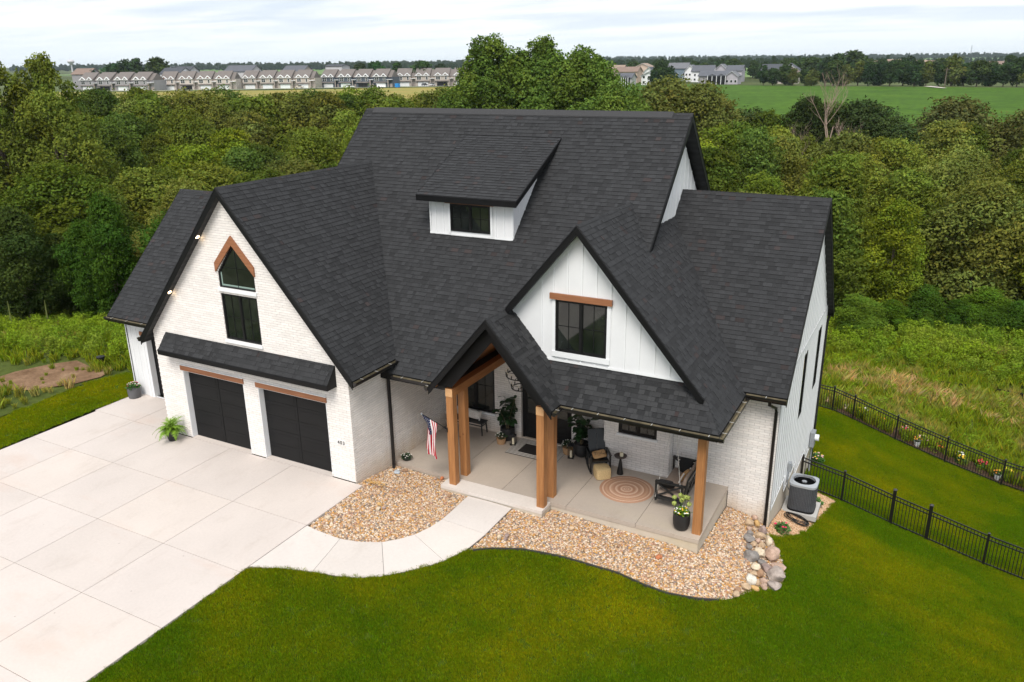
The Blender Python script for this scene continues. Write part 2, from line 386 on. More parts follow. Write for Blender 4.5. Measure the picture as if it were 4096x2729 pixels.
def _phi(r2): return np.where(r2>1e-9,0.5*r2*np.log(np.maximum(r2,1e-9)),0)
_n=len(CP); _d=((CP[:,None,:2]-CP[None,:,:2])**2).sum(-1)
_A=np.zeros((_n+3,_n+3)); _A[:_n,:_n]=_phi(_d)+np.eye(_n)*.02; _A[:_n,_n]=1; _A[:_n,_n+1:]=CP[:,:2]; _A[_n,:_n]=1; _A[_n+1:,:_n]=CP[:,:2].T
_w=np.linalg.solve(_A,np.r_[CP[:,2],0,0,0])
def ss(a,b,x): t=np.clip((x-a)/(b-a),0,1); return t*t*(3-2*t)
def far(x,y):
    x=np.asarray(x,float);y=np.asarray(y,float)
    # distance along view-ish axis (camera looks to -0.47,0.88)
    t=-.474*(x-14.3)+.88*(y+16.5); s=.88*(x-14.3)+.474*(y+16.5)
    base=-7.5*ss(28,60,t)
    rise=ss(125,185,t)
    z=base*(1-rise)+rise*(-1.0)
    z=z+ss(185,380,t)*1.2+ss(900,4000,t)*6*(.6+.4*np.sin(s/900.)*np.cos(t/1300.+1))+ss(1500,4800,t)*26
    z=z+ss(560,900,t)*4.5
    return z
def G(x,y):
    x=np.asarray(x,float);y=np.asarray(y,float)
    xs=np.clip(x,-45,28);ys=np.clip(y,-22,33)
    sh=xs.shape;q=np.stack([xs.ravel(),ys.ravel()],1)
    out=np.empty(len(q))
    for i in range(0,len(q),20000):
        r2=((q[i:i+20000,None,:]-CP[None,:,:2])**2).sum(-1); out[i:i+20000]=_phi(r2)@_w[:_n]+_w[_n]+q[i:i+20000]@_w[_n+1:]
    near=np.clip(out.reshape(sh),-8,.05)
    d=np.hypot(np.maximum(np.maximum(-40-x,x-24),0),np.maximum(np.maximum(-18-y,y-28),0))
    k=ss(0,25,d)
    return near*(1-k)+far(x,y)*k

def sheet(name, poly, step, zf, mat, kind='structure', parent=None, holes=None, skirt=0.0):
    """a ground sheet filling a polygon, its height given by zf(x, y)"""
    P = [Vector(p) for p in poly]; dens = []
    L = len(P)
    for i in range(L):
        a, b = P[i], P[(i+1) % L]; n = max(1, int((b-a).length/step))
        dens += [a.lerp(b, k/n) for k in range(n)]
    bnd = [tuple(p) for p in dens]; nb = len(bnd)
    xs = [p[0] for p in bnd]; ys = [p[1] for p in bnd]
    gx, gy = np.meshgrid(np.arange(min(xs)+step*.5, max(xs), step), np.arange(min(ys)+step*.5, max(ys), step))
    g = np.stack([gx.ravel(), gy.ravel()], 1)
    ins = np.zeros(len(g), bool); A = np.array(bnd)
    for i in range(nb):
        x1, y1 = A[i]; x2, y2 = A[(i+1) % nb]
        c = ((y1 > g[:, 1]) != (y2 > g[:, 1]))
        if y2 != y1: ins ^= c & (g[:, 0] < (x2-x1)*(g[:, 1]-y1)/(y2-y1)+x1)
    g = g[ins]
    vv = [Vector(p) for p in bnd]+[Vector(p) for p in g.tolist()]
    es = [(i, (i+1) % nb) for i in range(nb)]
    r_ = delaunay_2d_cdt(vv, es, [], 1, 1e-5)
    X = np.array([tuple(p) for p in r_[0]]); Z = zf(X[:, 0], X[:, 1])
    V = [(float(a), float(b), float(c)) for (a, b), c in zip(X, Z)]; F = [tuple(f) for f in r_[2]]
    if skirt:
        bz = zf(A[:, 0], A[:, 1]); n0 = len(V)
        for (a, b), c in zip(bnd, bz): V.append((a, b, float(c))); V.append((a, b, float(c)-skirt))
        for i in range(nb):
            j = (i+1) % nb; F.append((n0+2*i, n0+2*i+1, n0+2*j+1, n0+2*j))
    me = bpy.data.meshes.new(name); me.from_pydata(V, [], F); me.materials.append(mat)
    bm = bmesh.new(); bm.from_mesh(me); bmesh.ops.recalc_face_normals(bm, faces=bm.faces)
    if sum(f.normal.z*f.calc_area() for f in bm.faces) < 0: bmesh.ops.reverse_faces(bm, faces=bm.faces)
    bm.to_mesh(me); bm.free()
    o = link(name, me, parent)
    if kind: o['kind'] = kind
    return o
WALK_IN = [(0.26, -2.47), (0.54, -2.47), (1.29, -2.41), (1.82, -2.24), (2.36, -1.92), (2.67, -1.56), (2.91, -1.19), (3.07, -0.71), (3.16, -0.18), (3.16, 0.32), (3.12, 1.29)]
WALK_OUT = [(0.26, -4.62), (0.75, -4.32), (1.37, -3.99), (1.68, -3.87), (2.23, -3.68), (2.76, -3.43), (3.26, -3.04), (3.61, -2.62), (3.99, -2.12), (4.22, -1.76), (4.37, -1.37), (4.5, -1.02), (4.58, -0.32), (4.6, 0.49), (4.6, 1.29)]
EDGE2 = [(4.66, -1.03), (5.06, -0.71), (5.78, -0.34), (6.5, -0.16), (6.93, -0.09), (7.53, -0.04), (8.35, -0.0), (9.1, -0.1), (9.66, -0.09), (10.36, 0.16), (10.82, 0.47), (11.1, 0.88), (11.44, 1.61), (11.8, 2.08), (12.01, 2.48), (11.99, 3.24), (11.77, 3.94), (11.45, 4.55)]
BED3 = [(11.22, 4.73), (11.5, 5.03), (11.75, 5.44), (11.98, 6.12), (12.15, 6.78), (12.2, 7.88), (12.32, 8.95), (12.4, 10.32), (12.49, 11.3)]
# ground sheet to the horizon
def build_ground():
    a = np.concatenate([-np.geomspace(12000, 70, 46), np.arange(-60, 60, 2.0), np.geomspace(60, 12000, 46)])
    ax = a-2; ay = a+10
    X, Y = np.meshgrid(ax, ay); Z = G(X, Y)
    near = (np.abs(X) < 50) & (np.abs(Y-5) < 35)
    Z = Z-np.where(near, 0.10, 0.02)
    under = (X > -12.6) & (X < 11.3) & (Y > -0.5) & (Y < 14.6)
    Z = np.where(under, np.minimum(Z, -1.2), Z)
    nx, ny = len(ax), len(ay)
    V = np.stack([X.ravel(), Y.ravel(), Z.ravel()], 1)
    i = np.arange((ny-1)*(nx-1)); r_, c_ = i//(nx-1), i % (nx-1)
    F = np.stack([r_*nx+c_, r_*nx+c_+1, (r_+1)*nx+c_+1, (r_+1)*nx+c_], 1)
    me = npmesh('ground', V, F, None, MAT['ground'])
    me.polygons.foreach_set('use_smooth', [True]*len(F))
    o = link('ground', me); o['kind'] = 'structure'
build_ground()
Gz = lambda off: (lambda x, y: G(x, y)+off)
# driveway: flat slabs with recessed joints
def driveway():
    z0 = 0.0
    xs = [-11.97, -9.92, -7.79, -5.19, -2.53, 0.26]; ys = [-0.03, -2.47, -4.88, -7.22, -9.6, -12.1, -14.6, -17.2]
    m = MB(); m.box(-12.1, 0.24, -26, 0.0, -0.30, -0.05); m.box(-12.1, -8.14, 0.0, 1.86, -0.30, -0.05); b_ = m.build('driveway', MAT['joint']); b_['kind'] = 'structure'
    g = 0.007
    rects = []
    for i in range(len(xs)-1):
        for j in range(len(ys)-1):
            if xs[i] < -8.2 and j == 0: pass
            rects.append((xs[i], xs[i+1], ys[j+1], ys[j]))
    rects += [(-12.08, -9.92, -0.03, 1.84), (-9.92, -8.14, -0.03, 1.84)]
    rects += [(-12.08, -6.0, -26, -17.2), (-6.0, 0.26, -26, -17.2)]
    rects += [(-6.99, -4.25, -0.03, 0.20), (-3.64, -0.90, -0.03, 0.20)]
    for x0, x1, y0, y1 in rects:
        w = MB(); zt = z0+(0.006 if y1 > 0 and x0 > -8 else 0)
        cols = None
        w.box(x0+g, x1-g, y0+g, y1-g, -0.06, zt)
        w.build('slab', MAT['drive'], b_)
driveway()
def walkway():
    zf = lambda x, y: np.where(x < 0.3, -0.004, np.minimum(G(x, y)+0.03, -0.004))
    base = sheet('walkway', WALK_IN+WALK_OUT[::-1], 0.25, lambda x, y: zf(x, y)-0.02, MAT['joint'], skirt=0.15)
    cuts = [(0.27, -2.48, 0.27, -4.60), (1.34, -2.40, 1.67, -3.88), (2.36, -1.92, 3.26, -3.04), (2.91, -1.19, 4.22, -1.76), (3.16, -0.20, 4.59, -0.22), (3.12, 1.28, 4.60, 1.28)]
    def seg(P, a, b):
        # vertices of polyline P strictly between nearest params of a and b
        def par(q):
            best = None
            for i in range(len(P)-1):
                A = Vector(P[i]); B = Vector(P[i+1]); t = max(0, min(1, (Vector(q)-A).dot(B-A)/(B-A).length_squared)); d = (A+(B-A)*t-Vector(q)).length
                if best is None or d < best[0]: best = (d, i+t)
            return best[1]
        ta, tb = par(a), par(b); return [P[i] for i in range(len(P)) if ta+0.03 < i < tb-0.03]
    for (a, b) in zip(cuts[:-1], cuts[1:]):
        i0, o0, i1, o1 = a[:2], a[2:], b[:2], b[2:]
        poly = [i0]+seg(WALK_IN, i0, i1)+[i1, o1]+seg(WALK_OUT, o0, o1)[::-1]+[o0]
        c = Vector((sum(p[0] for p in poly)/len(poly), sum(p[1] for p in poly)/len(poly)))
        poly = [tuple(Vector(p)+(c-Vector(p)).normalized()*0.008) for p in poly]
        sheet('slab', poly, 0.3, zf, MAT['walk'], kind=None, parent=base, skirt=0.1)
walkway()
# street behind the camera (mirrored in the windows)
m = MB(); m.box(-60, 70, -36, -27, -0.6, -0.34); tag(m.build('street', MAT['street']), kind='structure')
# rock beds
BED1 = [(0.03, -2.42), (0.54, -2.46), (1.29, -2.40), (1.82, -2.23), (2.36, -1.91), (2.67, -1.55), (2.90, -1.18), (3.06, -0.71), (3.15, -0.18), (3.15, 0.32), (3.11, 1.31), (2.13, 1.33), (2.13, 1.91), (0.02, 1.91), (0.02, 0.02), (0.26, 0.0), (0.27, -2.40)]
BED1 = [(0.27, -2.42)]+BED1[1:14]+[(0.02, 0.02), (0.25, 0.0)]
BED2 = [(4.61, 1.31), (4.61, 0.49), (4.59, -0.32), (4.52, -1.0)]+EDGE2[1:]+[(11.12, 4.9), (11.13, 5.10), (9.9, 5.1), (9.88, 1.92), (5.56, 1.92), (5.54, 1.33)]
BEDR = [(11.15, 5.0)]+BED3+[(11.75, 11.5), (11.15, 11.5)]
bed1 = sheet('rock_bed', BED1, 0.25, Gz(-0.02), MAT['bed'])
bed2 = sheet('rock_bed', BED2, 0.25, Gz(-0.02), MAT['bed'])
bed3 = sheet('rock_bed', BEDR, 0.25, Gz(-0.01), MAT['bed'])
# lawns
LAWN = [(0.27, -26), (0.27, -4.63)]+WALK_OUT[1:12]+[p for p in EDGE2[1:]]+BED3+[(11.8, 11.45), (11.2, 11.5), (11.2, 14.0), (4, 15), (-2, 20.8), (4, 21.0), (11.0, 21.2), (26, 21.0), (34, 12), (36, -26)]
LAWNL = [(-12.11, -26), (-12.11, 1.9), (-12.25, 1.95), (-12.3, 4.6), (-13.4, 4.4), (-14.41, 3.39), (-14.57, 2.5), (-14.85, 1.74), (-14.63, 0.14), (-14.67, -0.72), (-14.62, -1.59), (-14.41, -2.4), (-14.5, -8), (-15, -26)]
lawn = sheet('lawn', LAWN, 0.7, Gz(0.0), MAT['lawn'])
lawnl = sheet('lawn', LAWNL, 0.6, Gz(-0.015), MAT['lawn'])
SOIL = [(-18.9, 0.0), (-18.95, 1.14), (-18.5, 2.4), (-17.9, 3.25), (-16.6, 2.95), (-15.4, 3.3), (-14.95, 2.3), (-15.19, 1.25), (-16.12, 0.1), (-17.52, -0.5)]
soil = sheet('bare_soil', SOIL, 0.5, Gz(0.0), MAT['soil'])
MEADL = [(-14.6, -9), (-14.72, -0.8), (-14.95, 1.74), (-14.6, 2.6), (-14.45, 3.45), (-13.4, 4.5), (-12.3, 4.75), (-10, 9), (-12, 16), (-24, 17), (-36, 12), (-44, 2), (-40, -9)]
MEADR = [(4, 21.1), (28, 21.1), (44, 30), (40, 52), (20, 50), (4, 50), (-4, 36), (-3, 21.5)]
meadl = sheet('meadow', MEADL, 1.5, Gz(-0.04), MAT['meadow'])
meadr = sheet('meadow', MEADR, 1.5, Gz(-0.03), MAT['meadow'])
mul = sheet('flower_border', [(11.4, 20.75), (30, 20.75), (30, 22.4), (11.2, 22.9)], 0.5, Gz(0.02), MAT['mulch'])
crop = sheet('crop_field', [(-190, 500), (-112, 452), (-60, 425), (0, 408), (60, 392), (140, 370), (260, 330), (200, 60), (70, 78), (30, 92), (-20, 112), (-90, 160), (-200, 330), (-215, 420)], 12, Gz(0.15), MAT['crop'])
dry = sheet('dry_field', [(-460, 290), (-436, 303), (-400, 300), (-330, 340), (-262, 400), (-215, 425), (-150, 300), (-170, 220), (-250, 150), (-380, 200)], 14, Gz(0.15), MAT['dryfield'])
green2 = sheet('grass_strip', [(-470, 297), (-400, 308), (-260, 412), (-255, 420), (-300, 413), (-335, 381), (-375, 354), (-415, 328), (-470, 309)], 8, Gz(0.25), MAT['farfield'])
rd = sheet('road', [(-470, 303), (-440, 308), (-400, 318), (-330, 367), (-290, 397), (-258, 420), (-258, 424), (-292, 402), (-334, 372), (-402, 322), (-440, 312), (-470, 307)], 8, Gz(0.35), MAT['drive'])
farm = sheet('farmland', [(-1500, 900), (-300, 640), (100, 610), (900, 640), (1800, 1500), (1200, 4200), (-3000, 4200)], 60, Gz(0.5), MAT['farfield'])
lane = sheet('dirt_lane', [(0, 410), (8, 384), (10, 384), (3, 412)], 5, Gz(0.45), MAT['drive'])
# steel edging between lawn and rock
m = MB(); P = EDGE2[:11]; zz = G(np.array([p[0] for p in P]), np.array([p[1] for p in P]))
for i in range(len(P)-1): m.bar((P[i][0], P[i][1], zz[i]+0.0), (P[i+1][0], P[i+1][1], zz[i+1]+0.0), 0.035, 0.13)
tag(m.build('lawn_edging', MAT['edging']), 'black flexible edging strip curving between lawn and rounded gravel', 'edging')

# ================================================================== HOUSE
house = empty('house', (0, 0, 0), label='white brick and board farmhouse with steep charcoal shingle roofs and cedar porch posts', cat='house')
SHING = MB()            # shingles past the first 300
BRICKS = MB()
NSING = {'shingle': 0, 'brick': 0}
BRX = []
SH_E = 0.143
def sh_col(w=0.0, lift=1):
    g = (random.choice([0.030, 0.0315, 0.033, 0.035]) if lift else random.choice([0.023, 0.025, 0.027, 0.029]))*random.uniform(0.92, 1.08)
    c = (g*0.98, g*1.0, g*1.06)
    if random.random() < 0.012+w*0.35: c = (g*1.22, g*0.98, g*0.97)
    return c
SH_W = [0.10, 0.13, 0.17, 0.21, 0.26]
SH_ME = {}
def shingle_mesh(w, lift, ci):
    key = (w, lift, ci)
    if key in SH_ME: return SH_ME[key]
    m = MB(); c = [(0.019, 0.0195, 0.0205), (0.027, 0.0275, 0.029), (0.032, 0.0325, 0.034), (0.037, 0.0375, 0.039), (0.034, 0.025, 0.025)][ci]
    L = SH_E+0.03; t = 0.014+lift
    P = [(0.002, 0, t), (w-0.002, 0, t), (w-0.002, L, 0.004+lift*0.3), (0.002, L, 0.004+lift*0.3), (0.002, 0, -0.004), (w-0.002, 0, -0.004), (w-0.002, L, -0.004), (0.002, L, -0.004)]
    m.mesh(P, [(0, 1, 2, 3)], c); m.mesh(P, [(4, 5, 1, 0), (5, 6, 2, 1), (7, 4, 0, 3)], (0.007, 0.007, 0.0075))
    o = m.build('shingle', MAT['shingle']); me = o.data; bpy.data.objects.remove(o)
    SH_ME[key] = me; return me
def clip_convex(P, C):
    """clip polygon P by convex polygon C (both ccw 2d)"""
    out = P
    for i in range(len(C)):
        a = C[i]; b = C[(i+1) % len(C)]; ex, ey = b[0]-a[0], b[1]-a[1]
        sd = [ex*(p[1]-a[1])-ey*(p[0]-a[0]) for p in out]
        new = []
        for k in range(len(out)):
            p, q = out[k], out[(k+1) % len(out)]; s0, s1 = sd[k], sd[(k+1) % len(out)]
            if s0 >= -1e-9: new.append(p)
            if (s0 > 1e-9 and s1 < -1e-9) or (s0 < -1e-9 and s1 > 1e-9):
                t = s0/(s0-s1); new.append((p[0]+(q[0]-p[0])*t, p[1]+(q[1]-p[1])*t))
        out = new
        if len(out) < 3: return []
    return out
def area2(P): return sum(P[i][0]*P[(i+1) % len(P)][1]-P[(i+1) % len(P)][0]*P[i][1] for i in range(len(P)))/2
def shingles(parent, poly3, O, U, V, singles=False, red=0.0):
    n = Vector(U).cross(Vector(V)).normalized()
    if n.z < 0: n = -n
    fr = Fr(O, U, V, n); C = [fr.uv(p) for p in poly3]
    if area2(C) < 0: C = C[::-1]
    us = [p[0] for p in C]; vs_ = [p[1] for p in C]
    j0 = int(math.floor(min(vs_)/SH_E))
    for j in range(j0, int(max(vs_)/SH_E)+1):
        v0 = j*SH_E; u = min(us)-random.uniform(0, 0.5); L = SH_E+0.03
        while u < max(us):
            w = random.choice(SH_W); lift = 0.007 if random.random() < 0.6 else 0.0
            T = [(u+0.002, v0), (u+w-0.002, v0), (u+w-0.002, v0+L), (u+0.002, v0+L)]
            Q = clip_convex(T, C)
            if len(Q) >= 3 and abs(area2(Q)) > 0.0004:
                full = abs(area2(Q)-area2(T)) < 1e-6
                if singles and full and NSING['shingle'] < 299:
                    ci = random.choice([1, 2, 2, 3] if lift else [0, 0, 1]) if random.random() > red*0.5 else 4
                    o = link('shingle', shingle_mesh(w, lift, ci), parent)
                    M_ = Matrix((fr.u, fr.v, fr.n)).transposed().to_4x4(); M_.translation = Vector(fr.p(u, v0, 0.001))
                    o.matrix_world = M_; NSING['shingle'] += 1
                else:
                    c = sh_col(red, lift)
                    h = lambda v: (0.014+lift)*(1-(v-v0)/L)+0.004*(v-v0)/L+0.001
                    top = [fr.p(a, b, h(b)) for a, b in Q]; bot = [fr.p(a, b, -0.004) for a, b in Q]
                    k = len(Q); vs = top+bot; fs = [tuple(range(k))]
                    for i in range(k):
                        a, b = Q[i], Q[(i+1) % k]
                        if abs(a[1]-v0-L) < 1e-6 and abs(b[1]-v0-L) < 1e-6: continue
                        fs.append((i, k+i, k+(i+1) % k, (i+1) % k))
                    SHING.mesh(vs, fs[:1], c); 
                    if len(fs) > 1: SHING.mesh(vs, fs[1:], (0.007, 0.007, 0.0075))
            u += w
def slab(name, poly, th=0.2, mats=None, top_in=True):
    """roof deck: polygon extruded straight down, black underside and edges"""
    m = MB(); n = len(poly); A = [Vector(p) for p in poly]; B = [p-Vector((0, 0, th)) for p in A]
    nn = (A[1]-A[0]).cross(A[2]-A[0])
    if nn.z < 0: A = A[::-1]; B = B[::-1]
    m.mesh(A+B, [tuple(range(n))], None, 1); m.mesh(A+B, [tuple(range(n, 2*n))[::-1]], None, 0)
    m.mesh(A+B, [(i, n+i, n+(i+1) % n, (i+1) % n) for i in range(n)], None, 2)
    return m.build(name, [MAT['soffit'], MAT['black'], MAT['fascia']], house)
def rake(parent, a, b, out, h=0.25, t=0.022, name='fascia'):
    """rake or eave fascia board along the roof edge a-b, standing proud along out"""
    a = Vector(a); b = Vector(b); o = Vector(out)
    m = MB(); up = Vector((0, 0, 0.018)); dn = Vector((0, 0, -h))
    P = [a+o*0.002+up, b+o*0.002+up, b+o*0.002+dn, a+o*0.002+dn]; Q = [p+o*t for p in P]
    m.mesh(P+Q, [(0, 1, 2, 3), (7, 6, 5, 4), (0, 4, 5, 1), (1, 5, 6, 2), (2, 6, 7, 3), (3, 7, 4, 0)])
    # drip edge along the top
    m.mesh([a+o*(t+0.002)+up*0.6, b+o*(t+0.002)+up*0.6, b+o*(t+0.014)-up*0.9, a+o*(t+0.014)-up*0.9, a+o*(t+0.002)-up, b+o*(t+0.002)-up], [(0, 1, 2, 3), (3, 2, 5, 4)])
    return m.build(name, MAT['fascia'], parent)
def ridge_cap(parent, a, b, sl, sr, w=0.15, name='ridge_cap'):
    """cap shingles over a ridge; sl, sr are unit vectors running down each slope"""
    a = Vector(a); b = Vector(b); d = b-a; n = max(1, int(d.length/0.145)); m = MB()
    for i in range(n):
        p = a+d*(i/n); q = a+d*((i+1.15)/n); c = sh_col(); z0 = Vector((0, 0, 0.022)); z1 = Vector((0, 0, 0.012))
        m.mesh([p+z1, q+z0, q+z0+sr*w, p+z1+sr*w, q+z0+sl*w, p+z1+sl*w, q+sr*w, q+sl*w, q], [(0, 1, 2, 3), (0, 5, 4, 1), (1, 4, 7, 8), (1, 8, 6, 2)], c)
    return m.build(name, MAT['shingle'], parent)
def nv(x, y, z): return Vector((x, y, z)).normalized()
# ---- main roof: z = y + 1.56 in front of the ridge
MX0, MX1, MY, MH = -5.478, 7.107, 8.757, 10.317
mzf = lambda y: y+MH-MY
def mp_(x, y): return (x, y, mzf(y))
A1 = [mp_(MX0, 1.504), mp_(1.96, 1.504), mp_(1.96, MY), mp_(MX0, MY)]
A2 = [mp_(1.96, 1.504), mp_(3.93, 3.776), mp_(3.93, MY), mp_(1.96, MY)]
A3 = [mp_(3.93, 3.776), mp_(MX1, 3.776), mp_(MX1, MY), mp_(3.93, MY)]
m = MB()
def add_slab(m, poly, th=0.2):
    n = len(poly); A = [Vector(p) for p in poly]; nn = (A[1]-A[0]).cross(A[2]-A[0])
    if nn.z < 0: A = A[::-1]
    B = [p-Vector((0, 0, th)) for p in A]
    m.mesh(A+B, [tuple(range(n))], None, 1); m.mesh(A+B, [tuple(range(n, 2*n))[::-1]], None, 0); m.mesh(A+B, [(i, n+i, n+(i+1) % n, (i+1) % n) for i in range(n)], None, 2)
SM = [MAT['soffit'], MAT['black'], MAT['fascia']]
add_slab(m, A1); add_slab(m, A2); add_slab(m, A3)
mr = lambda x, y: (x, y, MH-(y-MY))
add_slab(m, [mr(MX0, MY), mr(MX1, MY), mr(MX1, 16.0), mr(MX0, 16.0)])
main_roof = m.build('main_roof', SM, house)
O = mp_(0, 1.504); Vv = (0, 1, 1)
for P in (A1, A2, A3): shingles(main_roof, P, O, (1, 0, 0), Vv, red=0.004)
rake(main_roof, mp_(MX1, 3.9), mp_(MX1, MY), (1, 0, 0)); rake(main_roof, mr(MX1, MY), mr(MX1, 16.0), (1, 0, 0)); rake(main_roof, mp_(MX0, 1.504), mp_(MX0, MY), (-1, 0, 0))
ridge_cap(main_roof, (MX0, MY, MH), (MX1, MY, MH), nv(0, -1, -1), nv(0, 1, -1))
m = MB()
for sgn in (-1, 1):
    m.prism([(-5.12, MY, MH+0.055), (-5.12, MY+sgn*0.17, MH-0.115), (-5.12, MY+sgn*0.17, MH-0.15), (-5.12, MY, MH+0.02)], (11.63, 0, 0), (0.047, 0.047, 0.049))
m.build('ridge_vent', MAT['shingle'], main_roof)
# ---- garage roof
GS = (8.595-3.416)/(4.077+0.354)
GX, GY0 = -4.077, -0.227
gp = lambda x, y: (x, y, 8.595-GS*abs(x-GX))
PR = [gp(GX, GY0), gp(0.354, GY0), gp(0.354, 2.0), gp(GX, 7.15)]
PL = [gp(GX, GY0), gp(-8.51, GY0), gp(-8.51, 7.2), gp(GX, 7.15)]
m = MB(); add_slab(m, PR); add_slab(m, PL); garage_roof = m.build('garage_roof', SM, house)
sR = nv(1, 0, -GS); sL = nv(-1, 0, -GS)
shingles(garage_roof, PR, gp(0.354, 0), (0, 1, 0), (-1, 0, GS), red=0.0)
rake(garage_roof, gp(GX, GY0), gp(0.354, GY0), (0, -1, 0)); rake(garage_roof, gp(GX, GY0), gp(-8.51, GY0), (0, -1, 0))
ridge_cap(garage_roof, (GX, GY0-0.02, 8.595), (GX, 7.05, 8.595), sL, sR)
# ---- third bay roof
tp = lambda x, y: (x, y, 3.185+(y-1.389)*1.009)
TF = [tp(-12.45, 1.389), tp(-8.2, 1.389), tp(-5.15, 5.48), tp(-12.45, 5.48)]
tz = 3.185+(5.48-1.389)*1.009
m = MB(); add_slab(m, TF); add_slab(m, [(-12.45, 5.48, tz), (-5.15, 5.48, tz), (-8.2, 9.57, 3.185), (-12.45, 9.57, 3.185)]); tb = m.build('side_bay_roof', SM, house)
shingles(tb, TF, tp(-12.45, 1.389), (1, 0, 0), (0, 1, 1.009), red=0.07)
ridge_cap(tb, (-12.45, 5.48, tz), (-5.2, 5.48, tz), nv(0, -1, -1), nv(0, 1, -1)); rake(tb, tp(-12.45, 1.389), tp(-12.45, 5.48), (-1, 0, 0))
# ---- front gable roof
FS = 1.1667; FX, FY, FH = 6.091, 2.26, 7.876
fp = lambda x, y: (x, y, FH-FS*abs(x-FX))
P1 = [fp(FX, FY), fp(9.67, FY), fp(9.67, 5.4), fp(FX, 9.35)]
P2 = [fp(9.67, 2.40), fp(10.24, 1.73), fp(10.24, 4.75), fp(9.67, 5.4)]
PLg = [fp(FX, FY), fp(3.96, FY), fp(3.96, 3.85), fp(FX, 6.35)]
m = MB(); add_slab(m, P1); add_slab(m, P2, 0.14); add_slab(m, PLg); fg = m.build('front_gable_roof', SM, house)
shingles(fg, P1, fp(10.24, 0), (0, 1, 0), (-1, 0, FS), red=0.01); 
rake(fg, fp(FX, FY), fp(9.67, FY), (0, -1, 0)); rake(fg, fp(FX, FY), fp(3.96, FY), (0, -1, 0))
ridge_cap(fg, (FX, FY-0.02, FH), (FX, 6.3, FH), nv(-1, 0, -FS), nv(1, 0, -FS))
# ---- porch roof under the gable
pp = lambda x, y: (x, y, y+1.30)
PP = [pp(5.90, 1.73), pp(10.24, 1.73), pp(9.47, 2.64), pp(5.13, 2.64)]
m = MB(); add_slab(m, PP, 0.14); pr = m.build('porch_roof', SM, house)
# ---- portico roof
XP, YP, HP, SPo = 3.928, 1.181, 5.336, 1.1667
op = lambda x, y: (x, y, HP-SPo*abs(x-XP))
PR1 = [op(XP, YP), op(5.90, YP), op(5.90, 1.75), op(5.13, 2.64), op(XP, 2.64)]
PL1 = [op(XP, YP), op(1.96, YP), op(1.96, 1.52), op(XP, 3.79)]
m = MB(); add_slab(m, PR1, 0.12); add_slab(m, PL1, 0.12); po = m.build('portico_roof', SM, house)
shingles(po, PR1, op(5.90, 0), (0, 1, 0), (-1, 0, SPo), singles=True)
shingles(pr, PP, pp(0, 1.73), (1, 0, 0), (0, 1, 1), singles=True, red=0.03)
shingles(fg, P2, fp(10.24, 0), (0, 1, 0), (-1, 0, FS), red=0.02)
rake(po, op(XP, YP), op(5.90, YP), (0, -1, 0), 0.24); rake(po, op(XP, YP), op(1.96, YP), (0, -1, 0), 0.24)
ridge_cap(po, (XP, YP-0.02, HP), (XP, 2.42, HP), nv(-1, 0, -SPo), nv(1, 0, -SPo))
a = Vector(pp(10.24, 1.73)); b = Vector(pp(9.6, 2.48))
ridge_cap(pr, a, b, nv(-1, 0, -0.0), nv(0, 1, 0.0), 0.13)
# ---- wing roof
wp = lambda x, y: (x, y, y-1.515)
WF = [wp(9.9, 4.632), wp(11.337, 4.632), wp(11.337, 9.392), wp(6.74, 9.392), wp(6.74, 8.3)]
WR = lambda x, y: (x, y, 7.877-(y-9.392))
m = MB(); add_slab(m, WF); add_slab(m, [WR(6.74, 9.392), WR(11.337, 9.392), WR(11.337, 14.33), WR(6.74, 14.33)]); wr = m.build('wing_roof', SM, house)
shingles(wr, WF, wp(0, 4.632), (1, 0, 0), (0, 1, 1), red=0.07)
rake(wr, wp(11.337, 4.632), wp(11.337, 9.392), (1, 0, 0)); rake(wr, WR(11.337, 9.392), WR(11.337, 14.33), (1, 0, 0))
ridge_cap(wr, (6.76, 9.392, 7.877), (11.337, 9.392, 7.877), nv(0, -1, -1), nv(0, 1, -1))
# ---- dormer
DS = 0.496; dp = lambda x, y: (x, y, 7.93+DS*(y-4.739))
DF = [dp(-0.59, 4.739), dp(3.005, 4.739), dp(3.005, 7.95), dp(-0.59, 7.95)]
m = MB(); add_slab(m, DF, 0.14); dr = m.build('dormer_roof', SM, house)
shingles(dr, DF, dp(0, 4.739), (1, 0, 0), (0, 1, DS), red=0.06)
rake(dr, dp(-0.61, 4.739), dp(3.027, 4.739), (0, -1, 0), 0.19, name='fascia'); rake(dr, dp(3.005, 4.739), dp(3.005, 7.95), (1, 0, 0), 0.17); rake(dr, dp(-0.59, 4.739), dp(-0.59, 7.95), (-1, 0, 0), 0.17)
# ---- awning over the garage doors
ap = lambda x, y: (x, y, 3.69+y*1.225)
AW = [ap(-7.5, 0.0), ap(-0.43, 0.0), ap(-0.43, -0.4), ap(-7.5, -0.4)]
m = MB()
for x0, x1 in ((-7.5, -0.43),):
    m.prism([(x0, 0.0, 3.69), (x0, -0.4, 3.2), (x0, -0.4, 3.04), (x0, 0.0, 3.04)], (x1-x0, 0, 0), None, 2)
aw = m.build('awning_roof', SM, house)
shingles(aw, AW, ap(-7.5, -0.4), (1, 0, 0), (0, 1, 1.225), red=0.03)
rake(aw, ap(-7.51, -0.4), ap(-0.42, -0.4), (0, -1, 0), 0.155, 0.02)
# joined rest of the shingles
so = SHING.build('shingles', MAT['shingle'], house); so['kind'] = 'stuff'

